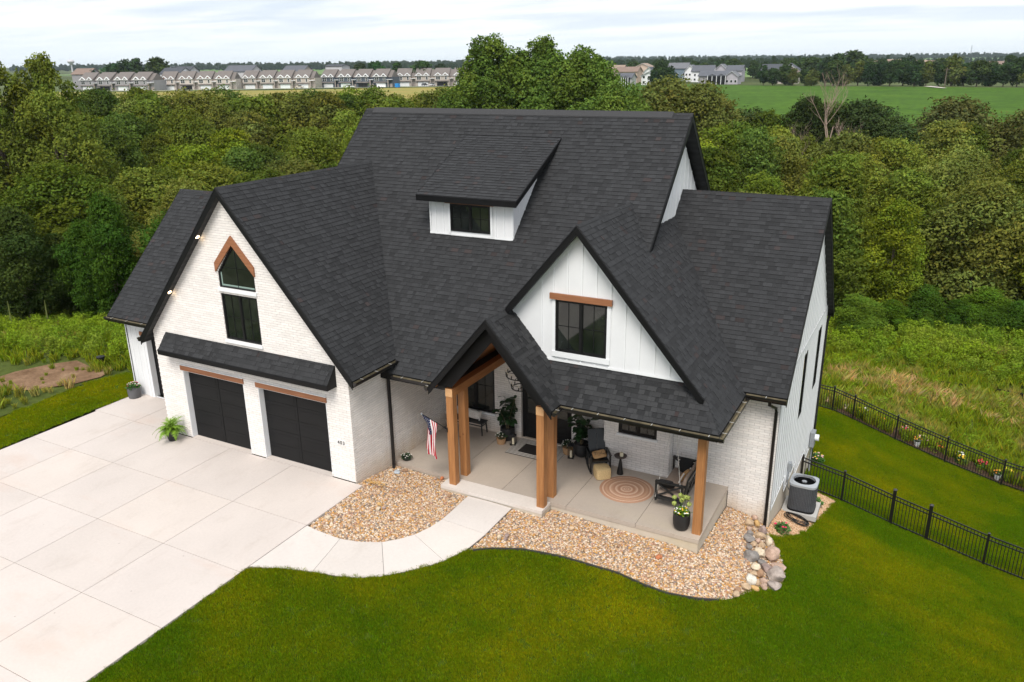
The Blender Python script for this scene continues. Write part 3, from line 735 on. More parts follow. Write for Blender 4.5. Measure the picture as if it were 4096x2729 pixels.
# ---- walls
def in_iv(poly_list, w):
    xs = []
    for P in poly_list:
        for i in range(len(P)):
            (a, b), (c, d) = P[i], P[(i+1) % len(P)]
            if (b > w) != (d > w): xs.append(a+(w-b)/(d-b)*(c-a))
    xs.sort(); return [(xs[i], xs[i+1]) for i in range(0, len(xs)-1, 2)]
def panel(m, fr, outer, holes, n0, depth, mi=0, col=None):
    """wall panel with openings and their reveals"""
    vs = [Vector(p) for p in outer]; es = [(i, (i+1) % len(outer)) for i in range(len(outer))]
    for h in holes:
        k = len(vs); vs += [Vector(p) for p in h]; es += [(k+i, k+(i+1) % len(h)) for i in range(len(h))]
    r_ = delaunay_2d_cdt(vs, es, [], 0, 1e-6)
    V = [fr.p(p[0], p[1], n0) for p in r_[0]]
    fs = []
    for f in r_[2]:
        cx = sum(r_[0][i][0] for i in f)/3; cy = sum(r_[0][i][1] for i in f)/3
        if not any(a <= cx <= b for a, b in in_iv([outer]+list(holes), cy)): continue
        a, b, c = (Vector(V[i]) for i in f[:3])
        fs.append(tuple(f) if (b-a).cross(c-a).dot(fr.n) > 0 else tuple(f)[::-1])
    m.mesh(V, fs, col, mi)
    for h in holes:
        for i in range(len(h)):
            a, b = h[i], h[(i+1) % len(h)]
            m.face([fr.p(*a, n0), fr.p(*b, n0), fr.p(*b, n0-depth), fr.p(*a, n0-depth)], col, mi)
BM = {}
def brick_mesh(ci):
    if ci not in BM:
        m = MB(); v = [0.94, 0.98, 1.02, 1.05][ci]; c = (v, v*(1-0.01*(ci % 2)), v*(1-0.015*(ci % 2)))
        x, z, d = 0.1425, 0.03425, 0.012; e = 0.004
        P = [(-x, -z, -0.01), (x, -z, -0.01), (x, z, -0.01), (-x, z, -0.01), (-x+e, -z+e, 0), (x-e, -z+e, 0), (x-e, z-e, 0), (-x+e, z-e, 0)]
        m.mesh(P, [(4, 5, 6, 7), (0, 1, 5, 4), (1, 2, 6, 5), (2, 3, 7, 6), (3, 0, 4, 7)], c)
        o = m.build('brick', MAT['brick']); BM[ci] = o.data; bpy.data.objects.remove(o)
    return BM[ci]
def brick_wall(fr, outer, holes=(), singles=None, offs=0.0, depth=0.22, name='brick_wall', off2=0.0):
    m = MB(); panel(m, fr, outer, holes, -0.009, depth); w_ = m.build(name, MAT['mortar'], house)
    H, L = 0.0775, 0.295
    ws = [p[1] for p in outer]; k0 = math.floor(min(ws)/H)
    for k in range(k0, int(max(ws)/H)+2):
        lo, hi = k*H+0.0045, k*H+0.073
        mid = (lo+hi)/2
        if mid > max(ws)+0.03 or mid < min(ws)-0.04: continue
        for a, b in in_iv([outer]+list(holes), min(max(mid, min(ws)+1e-4), max(ws)-1e-4)):
            u = math.floor((a-off2)/L)*L+off2+(L/2 if k % 2 else 0)-L
            while u < b:
                x0 = max(u+0.005, a+0.001); x1 = min(u+L-0.005, b-0.001)
                if x1-x0 > 0.02:
                    full = x1-x0 > 0.284
                    if singles and full and NSING['brick'] < 299 and singles(x0, mid):
                        o = link('brick', brick_mesh(random.randrange(4)), w_)
                        M_ = Matrix((fr.u, fr.v, fr.n)).transposed().to_4x4(); M_.translation = Vector(fr.p((x0+x1)/2, mid, 0)); o.matrix_world = M_
                        NSING['brick'] += 1
                    else:
                        v = random.uniform(0.93, 1.05); t = random.uniform(0, 0.02); c = (v, v*(1-t*0.5), v*(1-t)); e = 0.004
                        P = [fr.p(x0, lo, -0.01), fr.p(x1, lo, -0.01), fr.p(x1, hi, -0.01), fr.p(x0, hi, -0.01), fr.p(x0+e, lo+e, 0), fr.p(x1-e, lo+e, 0), fr.p(x1-e, hi-e, 0), fr.p(x0+e, hi-e, 0)]
                        BRICKS.mesh(P, [(4, 5, 6, 7), (0, 1, 5, 4), (1, 2, 6, 5), (2, 3, 7, 6), (3, 0, 4, 7)], c)
                u += L
    return w_
FRONT = lambda y: Fr((0, y, 0), (1, 0, 0), (0, 0, 1), (0, -1, 0))
RIGHT = lambda x: Fr((x, 0, 0), (0, 1, 0), (0, 0, 1), (1, 0, 0))
rect = lambda a, b, c, d: [(a, c), (b, c), (b, d), (a, d)]
gzr = lambda x: 8.595-GS*abs(x-GX)-0.12
PENT = [(-4.70, 5.54), (-3.22, 5.54), (-3.22, 6.03), (-3.96, 6.96), (-4.70, 6.03)]
brick_wall(FRONT(0), [(-8.135, 0), (0, 0), (0, gzr(0)), (GX, gzr(GX)), (-8.135, gzr(-8.135))], [rect(-6.99, -4.25, 0.0001, 2.45), rect(-3.64, -0.90, 0.0001, 2.45), rect(-4.70, -3.22, 3.88, 5.36), PENT], depth=0.22)
brick_wall(RIGHT(0), [(0.0, -0.5), (5.3, -0.5), (5.3, 3.55), (0.0, 3.4)], depth=0.1, offs=0.1)
DWz = [(0.0, -0.3), (6.0, -0.3), (6.0, 2.85), (5.55, 2.95), (XP, 4.9), (2.3, 2.95), (0.0, 2.85)]
brick_wall(FRONT(5.3), DWz, [rect(0.28, 1.81, 0.50, 2.42), rect(2.83, 4.68, -0.18, 2.42)], depth=0.14)
brick_wall(FRONT(4.82), [(6.0, -0.3), (8.13, -0.3), (8.13, 2.95), (6.0, 2.95)], [rect(6.47, 7.70, 1.0, 1.85)], depth=0.1)
brick_wall(RIGHT(8.13), [(4.82, -0.3), (5.12, -0.3), (5.12, 2.95), (4.82, 2.95)])
brick_wall(FRONT(5.12), [(8.13, -0.3), (9.885, -0.3), (9.885, -1.3), (11.135, -1.6), (11.135, 3.05), (8.13, 3.05)], singles=lambda u, w: u > 9.3)
bo = BRICKS.build('bricks', MAT['brick'], house); bo['kind'] = 'stuff'
# added unseen black blocks behind the facades keep light out of the rooms
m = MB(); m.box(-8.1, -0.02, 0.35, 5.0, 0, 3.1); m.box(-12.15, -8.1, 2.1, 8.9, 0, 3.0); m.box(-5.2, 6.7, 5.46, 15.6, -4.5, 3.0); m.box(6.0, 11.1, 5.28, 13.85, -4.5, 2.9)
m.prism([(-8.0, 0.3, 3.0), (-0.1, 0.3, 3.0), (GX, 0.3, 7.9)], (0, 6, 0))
m.build('light_block_core', MAT['black'], house)
m = MB(); m.box(-5.3, 6.75, 15.6, 15.75, -4.6, 3.2); m.box(6.75, 11.13, 13.86, 13.95, -4.6, 3.0); m.build('rear_wall', MAT['white'], house)
m = MB(); m.box(-12.21, -12.1, 1.84, 9.1, -0.4, 3.2); m.prism([(-12.21, 1.84, 3.1), (-12.21, 9.1, 3.1), (-12.21, 5.48, 6.9)], (0.1, 0, 0)); m.build('side_wall', MAT['white'], house)
m = MB(); m.box(-5.35, -5.25, 5.6, 15.6, -0.4, 3.2); m.prism([(-5.25, 1.9, 3.1), (-5.25, 15.6, 3.1), (-5.25, MY, 9.9)], (0.08, 0, 0)); m.build('gable_wall', MAT['white'], house)
# board and batten walls
def batten_wall(fr, outer, holes, us, name='board_wall', bw=0.045, bt=0.014, wtop=None, skip=None):
    m = MB(); panel(m, fr, outer, holes, 0, 0.09); w_ = m.build(name, MAT['white'], house)
    for u in us:
        ivs = []
        P2 = [[(p[1], p[0]) for p in q] for q in [outer]+list(holes)]
        for a, b in in_iv(P2, u):
            if b-a < 0.08: continue
            mm = MB(); mm.box(u-bw/2, u+bw/2, a+0.004, b-0.004, 0.0005, bt, fr=fr); mm.build('batten', MAT['offwhite'], w_)
    return w_
def trim(parent, fr, boxes, mat='offwhite', name='trim'):
    m = MB()
    for u0, u1, w0, w1, n0, n1 in boxes: m.box(u0, u1, w0, w1, n0, n1, fr=fr)
    return m.build(name, MAT[mat], parent)
# front gable
FW = 2.60
fz = lambda x: FH-FS*abs(x-FX)-0.17
GZ0 = 3.95
xr = FX+(FH-0.17-GZ0)/FS; xl = 3.97
frg = FRONT(FW)
gw = batten_wall(frg, [(xl, GZ0), (xr, GZ0), (FX, fz(FX)), (xl, fz(xl))], [rect(5.35, 6.87, 4.24, 5.74)], [4.93, 5.30-0.02, 5.70, 6.12, 6.54, 6.96, 7.38, 7.79, 8.22, 8.64, 9.05], bt=0.024)
trim(gw, frg, [(5.25, 5.35, 4.16, 5.74, 0.021, 0.04), (6.87, 6.97, 4.16, 5.74, 0.021, 0.04), (5.25, 6.97, 4.08, 4.24, 0.041, 0.06), (xl, xr-0.05, GZ0-0.01, GZ0+0.05, 0.022, 0.036)], name='casing')
m = MB()
for sgn, X1 in ((-1, xl), (1, xr)):
    a = Vector((FX, FW-0.024, fz(FX)+0.0)); b = Vector((X1, FW-0.024, fz(X1)))
    m.prism([a, b, b-Vector((0, 0, 0.16)), a-Vector((0, 0, 0.16))], (0, -0.016, 0))
m.build('frieze_board', MAT['offwhite'], gw)
trim(house, frg, [(5.20, 7.02, 5.75, 5.915, 0.03, 0.10)], 'cedar_x', 'lintel')
# main gable end
W2 = 6.75
frm = RIGHT(W2)
mg = batten_wall(frm, [(5.2, 3.0), (15.4, 3.0), (15.4, 3.3), (MY, 9.95), (5.2, 6.4)], [], [5.4+0.41*k for k in range(1, 20)])
# wing side wall
W3 = 11.135
frw = RIGHT(W3)
wtop = lambda y: 7.877-abs(y-9.392)-0.17
bz = lambda y: -0.62 if y < 7.4 else (-1.15 if y < 9.6 else (-1.7 if y < 11.8 else -2.25))
outer = [(5.12, -0.62), (7.4, -0.62), (7.4, -1.15), (9.6, -1.15), (9.6, -1.70), (11.8, -1.7), (11.8, -2.25), (13.9, -2.25), (13.9, wtop(13.9)), (9.392, wtop(9.392)), (5.12, wtop(5.12))]
sw = batten_wall(frw, outer, [rect(8.95, 9.72, 0.65, 2.88), rect(12.15, 12.9, 0.58, 2.83)], [5.30+0.405*k for k in range(0, 22)], name='board_wall')
m = MB(); m.box(5.14, 13.88, -4.8, -0.63, -0.10, -0.012, fr=frw); m.build('foundation_wall', MAT['found'], house)
trim(sw, frw, [(5.13, 13.89, 3.30, 3.35, 0.021, 0.035), (5.125, 5.22, -0.62, 3.5, 0.021, 0.032), (13.8, 13.895, -2.25, 3.3, 0.021, 0.032), (5.13, 7.41, -0.66, -0.60, 0.021, 0.035), (7.41, 9.6, -1.19, -1.13, 0.021, 0.035), (9.61, 11.8, -1.74, -1.68, 0.021, 0.035), (11.81, 13.89, -2.29, -2.23, 0.021, 0.035)], name='trim')
# side bay front
frb = FRONT(1.84)
bw_ = batten_wall(frb, [(-12.21, 0.0), (-8.0, 0.0), (-8.0, 3.2), (-12.21, 3.2)], [rect(-11.24, -8.13, 0.0001, 2.45)], [-12.17, -11.93, -11.62, -11.32, -11.0])
trim(bw_, frb, [(-11.36, -11.24, 0.0, 2.45, 0.021, 0.035), (-11.36, -8.13, 2.62, 2.64, 0.021, 0.04)], name='casing')
trim(house, frb, [(-11.34, -8.2, 2.46, 2.62, 0.022, 0.08)], 'cedar_x', 'lintel')
# dormer walls
frd = FRONT(5.098)
dz = lambda x: mzf(5.098)-0.02
dwall = batten_wall(frd, rect(-0.352, 2.711, dz(0), 7.90), [rect(0.44, 1.92, 6.78, 7.66)], [-0.33, -0.12, 0.16, 2.10, 2.40, 2.69], bt=0.022)
trim(dwall, frd, [(0.36, 0.44, 6.70, 7.66, 0.021, 0.035), (1.92, 2.0, 6.70, 7.66, 0.021, 0.035), (-0.35, 2.71, dz(0), dz(0)+0.045, 0.022, 0.04)], name='casing')
trim(house, frd, [(0.28, 2.06, 7.665, 7.76, 0.03, 0.08)], 'cedar_x', 'lintel')
frs = RIGHT(2.711)
yk = 7.9
batten_wall(frs, [(5.098, mzf(5.098)-0.02), (yk, dp(0, yk)[2]-0.14), (5.098, dp(0, 5.098)[2]-0.13)], [], [5.13, 5.5, 5.9, 6.3, 6.7, 7.1])
m = MB(); m.prism([(-0.352, 5.098, 6.6), (-0.352, yk, 9.3), (-0.352, 5.098, 7.95)], (0.05, 0, 0)); m.build('side_wall', MAT['white'], house)

# ---- windows
def window(fr, u0, u1, w0, w1, sashes=2, cols=2, rows=2, n=-0.05, fw=0.05, sill=None, mull=0.06, parent=house):
    m = MB(); t0, t1 = n-0.03, n+0.03
    m.box(u0, u1, w0, w0+fw, t0, t1, fr=fr); m.box(u0, u1, w1-fw, w1, t0, t1, fr=fr); m.box(u0, u0+fw, w0+fw, w1-fw, t0, t1, fr=fr); m.box(u1-fw, u1, w0+fw, w1-fw, t0, t1, fr=fr)
    W_ = m.build('window', MAT['black'], parent)
    iu0, iu1 = u0+fw, u1-fw; sw_ = (iu1-iu0-mull*(sashes-1))/sashes
    for s in range(sashes):
        a = iu0+s*(sw_+mull); b = a+sw_
        mm = MB(); f2 = 0.022
        if s: mm.box(a-mull, a, w0+fw, w1-fw, t0, t1+0.005, fr=fr)
        for q in ((a, a+f2, w0+fw, w1-fw), (b-f2, b, w0+fw, w1-fw), (a+f2, b-f2, w0+fw, w0+fw+f2), (a+f2, b-f2, w1-fw-f2, w1-fw)): mm.box(q[0], q[1], q[2], q[3], n-0.015, n+0.016, fr=fr)
        ca, cb = a+f2, b-f2; wa, wb = w0+fw+f2, w1-fw-f2
        for i in range(1, cols): x = ca+(cb-ca)*i/cols; mm.box(x-0.008, x+0.008, wa, wb, n-0.004, n+0.008, fr=fr)
        for j in range(1, rows): z = wa+(wb-wa)*(1-j/rows if rows != 3 else (0.62 if j == 1 else 0.3)); mm.box(ca, cb, z-0.008, z+0.008, n-0.004, n+0.006, fr=fr)
        mm.build('frame', MAT['black'], W_)
        for i in range(cols):
            for j in range(rows):
                g = MB(); g.box(ca+(cb-ca)*i/cols+0.001, ca+(cb-ca)*(i+1)/cols-0.001, wa+(wb-wa)*j/rows+0.001, wa+(wb-wa)*(j+1)/rows-0.001, n-0.012, n-0.005, fr=fr); g.build('pane', MAT['glass'], W_)
    if sill: m = MB(); m.box(*sill, fr=fr); m.build('sill', MAT['brick' if fr.o.z == 0 and False else 'offwhite'], W_)
    return W_
window(FRONT(0), -4.70, -3.22, 3.88, 5.36, 2, 2, 2, sill=(-4.74, -3.18, 3.78, 3.875, -0.02, 0.05))
window(frg, 5.35, 6.87, 4.24, 5.74, 2, 2, 2, n=0.0, mull=0.07)
window(frd, 0.44, 1.92, 6.78, 7.66, 2, 2, 2, n=0.0)
window(FRONT(5.3), 0.28, 1.81, 0.50, 2.42, 2, 2, 2, mull=0.10, fw=0.06, sill=(0.24, 1.85, 0.42, 0.50, -0.02, 0.045))
window(FRONT(4.82), 6.47, 7.70, 1.0, 1.85, 2, 2, 2, mull=0.09, fw=0.07, sill=(6.43, 7.74, 0.93, 1.0, -0.02, 0.045))
window(frw, 8.95, 9.72, 0.65, 2.88, 1, 1, 2, n=-0.02)
window(frw, 12.15, 12.9, 0.58, 2.83, 1, 1, 2, n=-0.02)
# pointed window
fr0 = FRONT(0)
def inset(P, d):
    n = len(P); out = []
    for i in range(n):
        a, b, c = Vector(P[i-1]), Vector(P[i]), Vector(P[(i+1) % n]); e1 = (b-a).normalized(); e2 = (c-b).normalized(); n1 = Vector((-e1.y, e1.x)); n2 = Vector((-e2.y, e2.x))
        k = (n1+n2); k = k/max(1e-6, k.dot(n1)); out.append(tuple(b+k*d))
    return out
PW = PENT; PI = inset(PW, 0.05); m = MB()
for i in range(5):
    a, b, c, d = PW[i], PW[(i+1) % 5], PI[(i+1) % 5], PI[i]
    m.mesh([fr0.p(*a, -0.02), fr0.p(*b, -0.02), fr0.p(*c, -0.02), fr0.p(*d, -0.02), fr0.p(*d, -0.09), fr0.p(*c, -0.09)], [(0, 1, 2, 3), (3, 2, 5, 4)])
pw = m.build('window', MAT['black'], house)
PJ = inset(PI, 0.0); mid = (-3.96, 5.59)
for half in ([PI[0], (-3.96, 5.59), (-3.96, PI[3][1]), PI[4]], [(-3.96, 5.59), PI[1], PI[2], (-3.96, PI[3][1])]):
    g = MB(); g.face([fr0.p(*q, -0.06) for q in half]); g.build('pane', MAT['glass'], pw)
m = MB(); m.box(-3.97, -3.95, 5.59, 6.85, -0.065, -0.05, fr=fr0); m.box(-4.65, -3.27, 6.17, 6.185, -0.065, -0.05, fr=fr0); m.build('muntin', MAT['black'], pw)
m = MB(); Pj = inset(PI, 0.05)
for i in (4, 0):
    a, b, c, d = PI[i], PI[(i+1) % 5], Pj[(i+1) % 5], Pj[i]; m.face([fr0.p(*a, -0.056), fr0.p(*b, -0.056), fr0.p(*c, -0.056), fr0.p(*d, -0.056)])
m.build('inner_trim', plain('pale_green_trim', (0.25, 0.34, 0.30), 0.5, var=0.05), pw)
m = MB(); m.box(-4.74, -3.17, 5.43, 5.535, -0.02, 0.05, fr=fr0); m.build('sill', MAT['offwhite'], pw)
OUT = [(-4.76, 6.02), (-4.76, 6.30), (-3.96, 7.18), (-3.16, 6.30), (-3.16, 6.02), (-3.96, 6.90)]
for P in ([OUT[0], OUT[5], OUT[2], OUT[1]], [OUT[5], OUT[4], OUT[3], OUT[2]]):
    m = MB(); m.prism([fr0.p(*q, 0.002) for q in P], (0, -0.05, 0)); m.build('peaked_trim', MAT['cedar_x'], pw)
# ---- garage doors
def garage_door(x0, x1, y, z1=2.45):
    fr = FRONT(y); m = MB(); m.box(x0, x1, 0.0, z1, -0.05, -0.022, fr=fr); D_ = m.build('garage_door', MAT['gdoor'], house)
    n = 5; w2 = (x1-x0)/2; h = z1/n
    for k in range(n):
        for c in range(2):
            mm = MB(); a = x0+c*w2+0.012; b = x0+(c+1)*w2-0.012; lo, hi = k*h+0.004, (k+1)*h-0.004
            mm.box(a, b, lo, hi, -0.0215, -0.006, fr=fr)
            mm.box(a+0.10, b-0.10, lo+0.10, hi-0.10, -0.0055, -0.001, fr=fr)
            mm.build('panel', MAT['gdoor'], D_)
    return D_
garage_door(-6.99, -4.25, 0.2); garage_door(-3.64, -0.90, 0.2); garage_door(-11.10, -8.13, 2.06)
for x0, x1 in ((-6.99, -4.25), (-3.64, -0.90)):
    trim(house, fr0, [(x0+0.001, x0+0.022, 0.01, 2.445, -0.205, -0.004), (x1-0.022, x1-0.001, 0.01, 2.445, -0.205, -0.004), (x0+0.022, x1-0.022, 2.42, 2.445, -0.205, -0.004)], 'offwhite', 'door_jamb')
    trim(house, fr0, [(x0-0.06, x1+0.03, 2.452, 2.625, -0.01, 0.035)], 'cedar_x', 'lintel')
    trim(house, fr0, [(x0-0.07, x1+0.04, 2.626, 2.645, -0.01, 0.045)], 'offwhite', 'lintel_flashing')
trim(house, frb, [(-11.24, -11.10, 0.0, 2.45, -0.205, 0.02)], 'offwhite', 'door_jamb')
# soffit lights, lit
def lamp_mat():
    m, nt, b = newmat('lit_bulb'); b.inputs['Base Color'].default_value = (1, 0.8, 0.6, 1); b.inputs['Emission Color'].default_value = (1.0, 0.72, 0.42, 1); b.inputs['Emission Strength'].default_value = 5.0
    return m
MAT['bulb'] = lamp_mat()
for x in (-5.22, -6.85):
    z = 8.595-GS*abs(x-GX)-0.2; m = MB(); m.lathe([(0.0, 0.0), (0.06, 0.0), (0.06, 0.02)], (0, 0, 0), 12)
    o = m.build('soffit_light', MAT['bulb'], house); o.location = (x, -0.12, z-0.012); o.rotation_euler = (0, -math.atan(GS), 0)
# ---- gutters
def gutter(a, b, out, caps=(True, True), w=0.125, h=0.115):
    a = Vector(a); b = Vector(b); o = Vector(out); d = (b-a).normalized(); z = Vector((0, 0, 1)); t = 0.012
    a = a+o*0.026+z*(-0.015); b = b+o*0.026+z*(-0.015)
    m = MB()
    prof = [(0, 0), (0, -h), (w*0.62, -h), (w*0.72, -h*0.55), (w, -h*0.45), (w, 0), (w-t, 0), (w-t, -h*0.38), (w*0.66, -h*0.5), (w*0.56, -h+t), (t, -h+t), (t, 0)]
    A = [a+o*p[0]+z*p[1] for p in prof]; B = [b+o*p[0]+z*p[1] for p in prof]; n = len(prof)
    for i in range(n):
        j = (i+1) % n; inner = i in (6, 7, 8, 9, 10)
        m.mesh([A[i], A[j], B[j], B[i]], [(0, 1, 2, 3)], None, 1 if inner else 0)
    for pt, q in ((A, caps[0]), (B, caps[1])):
        if q: m.mesh([pt[0], pt[1], pt[2], pt[3], pt[4], pt[5]], [(0, 1, 2, 3, 4, 5)], None, 0)
    g = m.build('gutter', [MAT['gutter'], MAT['gutter_in']], house)
    L = (b-a).length; k = max(1, round(L/0.75))
    for i in range(k):
        p = a+d*(L*(i+0.5)/k); mm = MB(); mm.bar(p+o*0.004+z*0.004, p+o*(w-0.004)+z*0.004, 0.02, 0.006); mm.build('hanger', MAT['bracket'], g)
    return g
gutter((0.354, GY0-0.02, 3.416), (0.354, 1.78, 3.416), (1, 0, 0))
gutter((0.50, 1.504, 3.064), (1.96, 1.504, 3.064), (0, -1, 0))
gutter((1.96, 1.16, 3.04), (1.96, 1.36, 3.04), (-1, 0, 0))
gutter((5.90, 1.16, 3.04), (5.90, 1.58, 3.04), (1, 0, 0))
gutter((5.93, 1.73, 3.03), (10.39, 1.73, 3.03), (0, -1, 0))
gutter((10.24, 1.60, 3.03), (10.24, 4.50, 3.03), (1, 0, 0), caps=(False, True))
gutter((10.27, 4.632, 3.117), (11.36, 4.632, 3.117), (0, -1, 0))
gutter((-12.5, 1.389, 3.185), (-8.45, 1.389, 3.185), (0, -1, 0))
gutter((11.3, 14.33, 2.94), (7.0, 14.33, 2.94), (0, 1, 0))
gutter((-8.51, -0.26, 3.416), (-8.51, 1.3, 3.416), (-1, 0, 0))
def downspout(pts, w=0.085, d=0.065):
    m = MB()
    for a, b in zip(pts[:-1], pts[1:]): m.bar(a, b, w, d)
    return m.build('downspout', MAT['gutter'], house)
downspout([(0.44, 1.70, 3.30), (0.30, 1.72, 3.15), (0.10, 1.74, 3.02), (0.10, 1.74, -0.20), (0.16, 1.62, -0.28)])
downspout([(10.92, 4.58, 3.05), (10.92, 4.60, 2.86), (11.02, 5.04, 2.62), (11.05, 5.05, 2.5), (11.05, 5.05, -1.32)])
downspout([(11.23, 14.3, 2.9), (11.2, 13.95, 2.6), (11.2, 13.93, -3.3)])
# ---- porch ceiling, vault, timber
for q in ((0.02, 2.28, 1.66, 5.28, 2.87, 2.92), (5.60, 10.14, 1.86, 4.80, 2.87, 2.92)): m = MB(); m.box(*q); m.build('porch_ceiling', MAT['soffit'], house)
for q in ((5.60, 10.13, 1.80, 1.86, 2.80, 2.93), (10.14, 10.20, 1.80, 4.6, 2.80, 2.93), (0.02, 2.3, 1.58, 1.66, 2.84, 2.95), (5.53, 5.59, 2.4, 4.8, 2.80, 3.1)): m = MB(); m.box(*q); m.build('porch_beam', MAT['soffit'], house)
m = MB(); dzv = 0.135
for sgn in (-1, 1):
    a = Vector((XP, 1.725, HP-dzv)); b = Vector((XP+sgn*1.93, 1.725, HP-dzv-1.93*SPo)); a.y = b.y = 1.492
    m.prism([a, b, b-Vector((0, 0, 0.03)), a-Vector((0, 0, 0.03))], (0, 3.79, 0))
m.build('vault_ceiling', MAT['cedar_y'], house)
for sgn in (-1, 1):
    m = MB(); a = Vector((XP, 1.470, HP-dzv)); b = Vector((XP+sgn*1.66, 1.470, HP-dzv-1.66*SPo)); dn = Vector((0, 0, 0.60))
    c = a-dn; d = Vector((XP+sgn*1.36, 1.470, c.z-1.36*SPo)); e_ = Vector((XP+sgn*1.86, 1.470, d.z)); b = Vector((XP+sgn*1.86, 1.470, HP-dzv-1.86*SPo))
    m.prism([a, b, e_, d, c], (0, 0.02, 0)); m.build('gable_board', MAT['fascia'], house)
CW = 0.232
def column(x, y, z0, z1, cap=False):
    m = MB(); e = 0.008
    P = [(e, 0), (CW-e, 0), (CW, e), (CW, CW-e), (CW-e, CW), (e, CW), (0, CW-e), (0, e)]
    m.prism([(x+a, y+b, z0) for a, b in P], (0, 0, z1-z0)); return m.build('porch_post', MAT['cedar'], house)
ZS = -0.184
for x, y in ((2.338, 1.495), (2.338, 2.14), (5.286, 1.495), (5.286, 2.14)): column(x, y, ZS, 2.70)
column(9.626, 2.142, ZS, 2.81)
for x in (2.335, 5.283):
    m = MB(); m.box(x, x+0.238, 1.49, 5.25, 2.702, 2.95); m.build('beam', MAT['cedar_y'], house)
    m = MB(); m.box(x+0.002, x+0.236, 1.482, 1.4895, 2.704, 2.948); m.build('beam_end', MAT['cedar_end'], house)
m = MB(); m.box(5.53, 9.86, 2.15, 2.36, 2.815, 2.865); m.build('beam', MAT['cedar_x'], house)
# ---- porch slab
m = MB(); m.box(0.01, 9.865, 1.93, 5.3, -1.0, -0.31); fd = m.build('porch_foundation', MAT['found'], house)
m = MB()
xs = [0.005, 2.13, 3.93, 6.03, 8.12, 9.885]; ys = [1.91, 3.6, 5.3]
for i in range(len(xs)-1):
    m = MB(); m.box(xs[i]+(0.006 if i else 0), xs[i+1]-(0.006 if i < 4 else 0), 1.91, 5.3, -0.306, ZS); o = m.build('porch_slab', MAT['porch'], house)
m = MB(); m.box(2.132, 5.542, 1.322, 1.898, -0.28, ZS); m.build('porch_step', MAT['walk'], house)
m = MB(); m.box(2.14, 5.53, 1.335, 1.9, -0.9, -0.284); m.build('step_foundation', MAT['found'], house)
# ---- entry door
frD = FRONT(5.44)
m = MB(); m.box(2.83, 4.68, ZS, 2.42, -0.06, -0.03, fr=frD); m.build('door_backing', MAT['black'], house)
def leaf(u0, u1, glass=True):
    m = MB(); fw = 0.09
    m.box(u0, u1, ZS+0.02, 2.35, -0.03, 0.0, fr=frD)
    m.box(u0, u0+fw, ZS+0.02, 2.35, 0.0, 0.02, fr=frD); m.box(u1-fw, u1, ZS+0.02, 2.35, 0.0, 0.02, fr=frD)
    for w0, w1 in ((ZS+0.02, ZS+0.2), (0.62, 0.74), (2.23, 2.35)): m.box(u0+fw, u1-fw, w0, w1, 0.0, 0.02, fr=frD)
    for w in (0.2, 0.4): m.box(u0+fw, u1-fw, w, w+0.03, 0.0, 0.012, fr=frD)
    D_ = m.build('front_door', MAT['black'], house)
    g = MB(); g.box(u0+fw, u1-fw, 0.74, 2.23, 0.001, 0.006, fr=frD); g.build('pane', MAT['glass'], D_)
    h = MB(); h.bar(frD.p(u1-0.05, 0.75, 0.06), frD.p(u1-0.05, 1.25, 0.06), 0.02, 0.02); h.build('handle', MAT['black'], D_)
    return D_
leaf(2.92, 3.73); leaf(3.75, 4.56)
trim(house, frD, [(2.83, 2.91, ZS, 2.42, -0.03, 0.03), (4.57, 4.68, ZS, 2.42, -0.03, 0.03), (2.91, 4.57, 2.36, 2.42, -0.03, 0.03)], 'black', 'door_frame')
# ---- house number
def text_mesh(name, body, size, fr, u, w, n, mat, parent, ext=0.006, space=1.15, shear=0.0):
    cu = bpy.data.curves.new(name, 'FONT'); cu.body = body; cu.size = size; cu.extrude = ext; cu.space_character = space; cu.shear = shear
    o = bpy.data.objects.new(name, cu); COL.objects.link(o)
    bpy.context.view_layer.update(); dg = bpy.context.evaluated_depsgraph_get(); me = bpy.data.meshes.new_from_object(o.evaluated_get(dg)); bpy.data.objects.remove(o)
    me.materials.clear(); me.materials.append(mat); q = link(name, me, parent)
    M_ = Matrix((fr.u, fr.v, fr.n)).transposed().to_4x4(); M_.translation = Vector(fr.p(u, w, n)); q.matrix_world = M_; return q
m = MB(); m.box(-0.60, -0.28, 1.155, 1.335, 0.001, 0.006, fr=fr0)
nb_ = m.build('number_plaque', plain('smooth_painted_plaque', (0.76, 0.74, 0.72), 0.5, var=0.02), house)
text_mesh('house_number', '403', 0.155, fr0, -0.585, 1.19, 0.014, MAT['black'], nb_, 0.004, 1.25)

# ================================================================== THINGS ON AND AROUND THE PORCH
MAT['pot'] = plain('matt_black_pot', (0.014, 0.014, 0.015), 0.55, var=0.2)
MAT['pot_soil'] = plain('potting_soil', (0.03, 0.02, 0.012), 0.95, var=0.4, scale=30)
MAT['wicker'] = plain('wicker', (0.34, 0.20, 0.10), 0.8, var=0.35, scale=60, bmp=0.4)
MAT['straw'] = plain('woven_straw', (0.55, 0.40, 0.20), 0.85, var=0.25, scale=45, bmp=0.4)
MAT['candle'] = plain('ivory_candle', (0.70, 0.62, 0.45), 0.5, var=0.05)
MAT['blackwood'] = plain('black_painted_wood', (0.010, 0.011, 0.012), 0.4, var=0.3, scale=12)
MAT['beige'] = plain('taupe_cushion', (0.33, 0.255, 0.205), 0.9, var=0.12, scale=25)
MAT['tan'] = plain('tan_pillow', (0.50, 0.29, 0.13), 0.9, var=0.12, scale=25)
MAT['cream'] = plain('cream_wool', (0.66, 0.62, 0.57), 0.95, var=0.1, scale=30)
MAT['blackcloth'] = plain('black_cloth', (0.012, 0.011, 0.011), 0.9, var=0.3, scale=30)
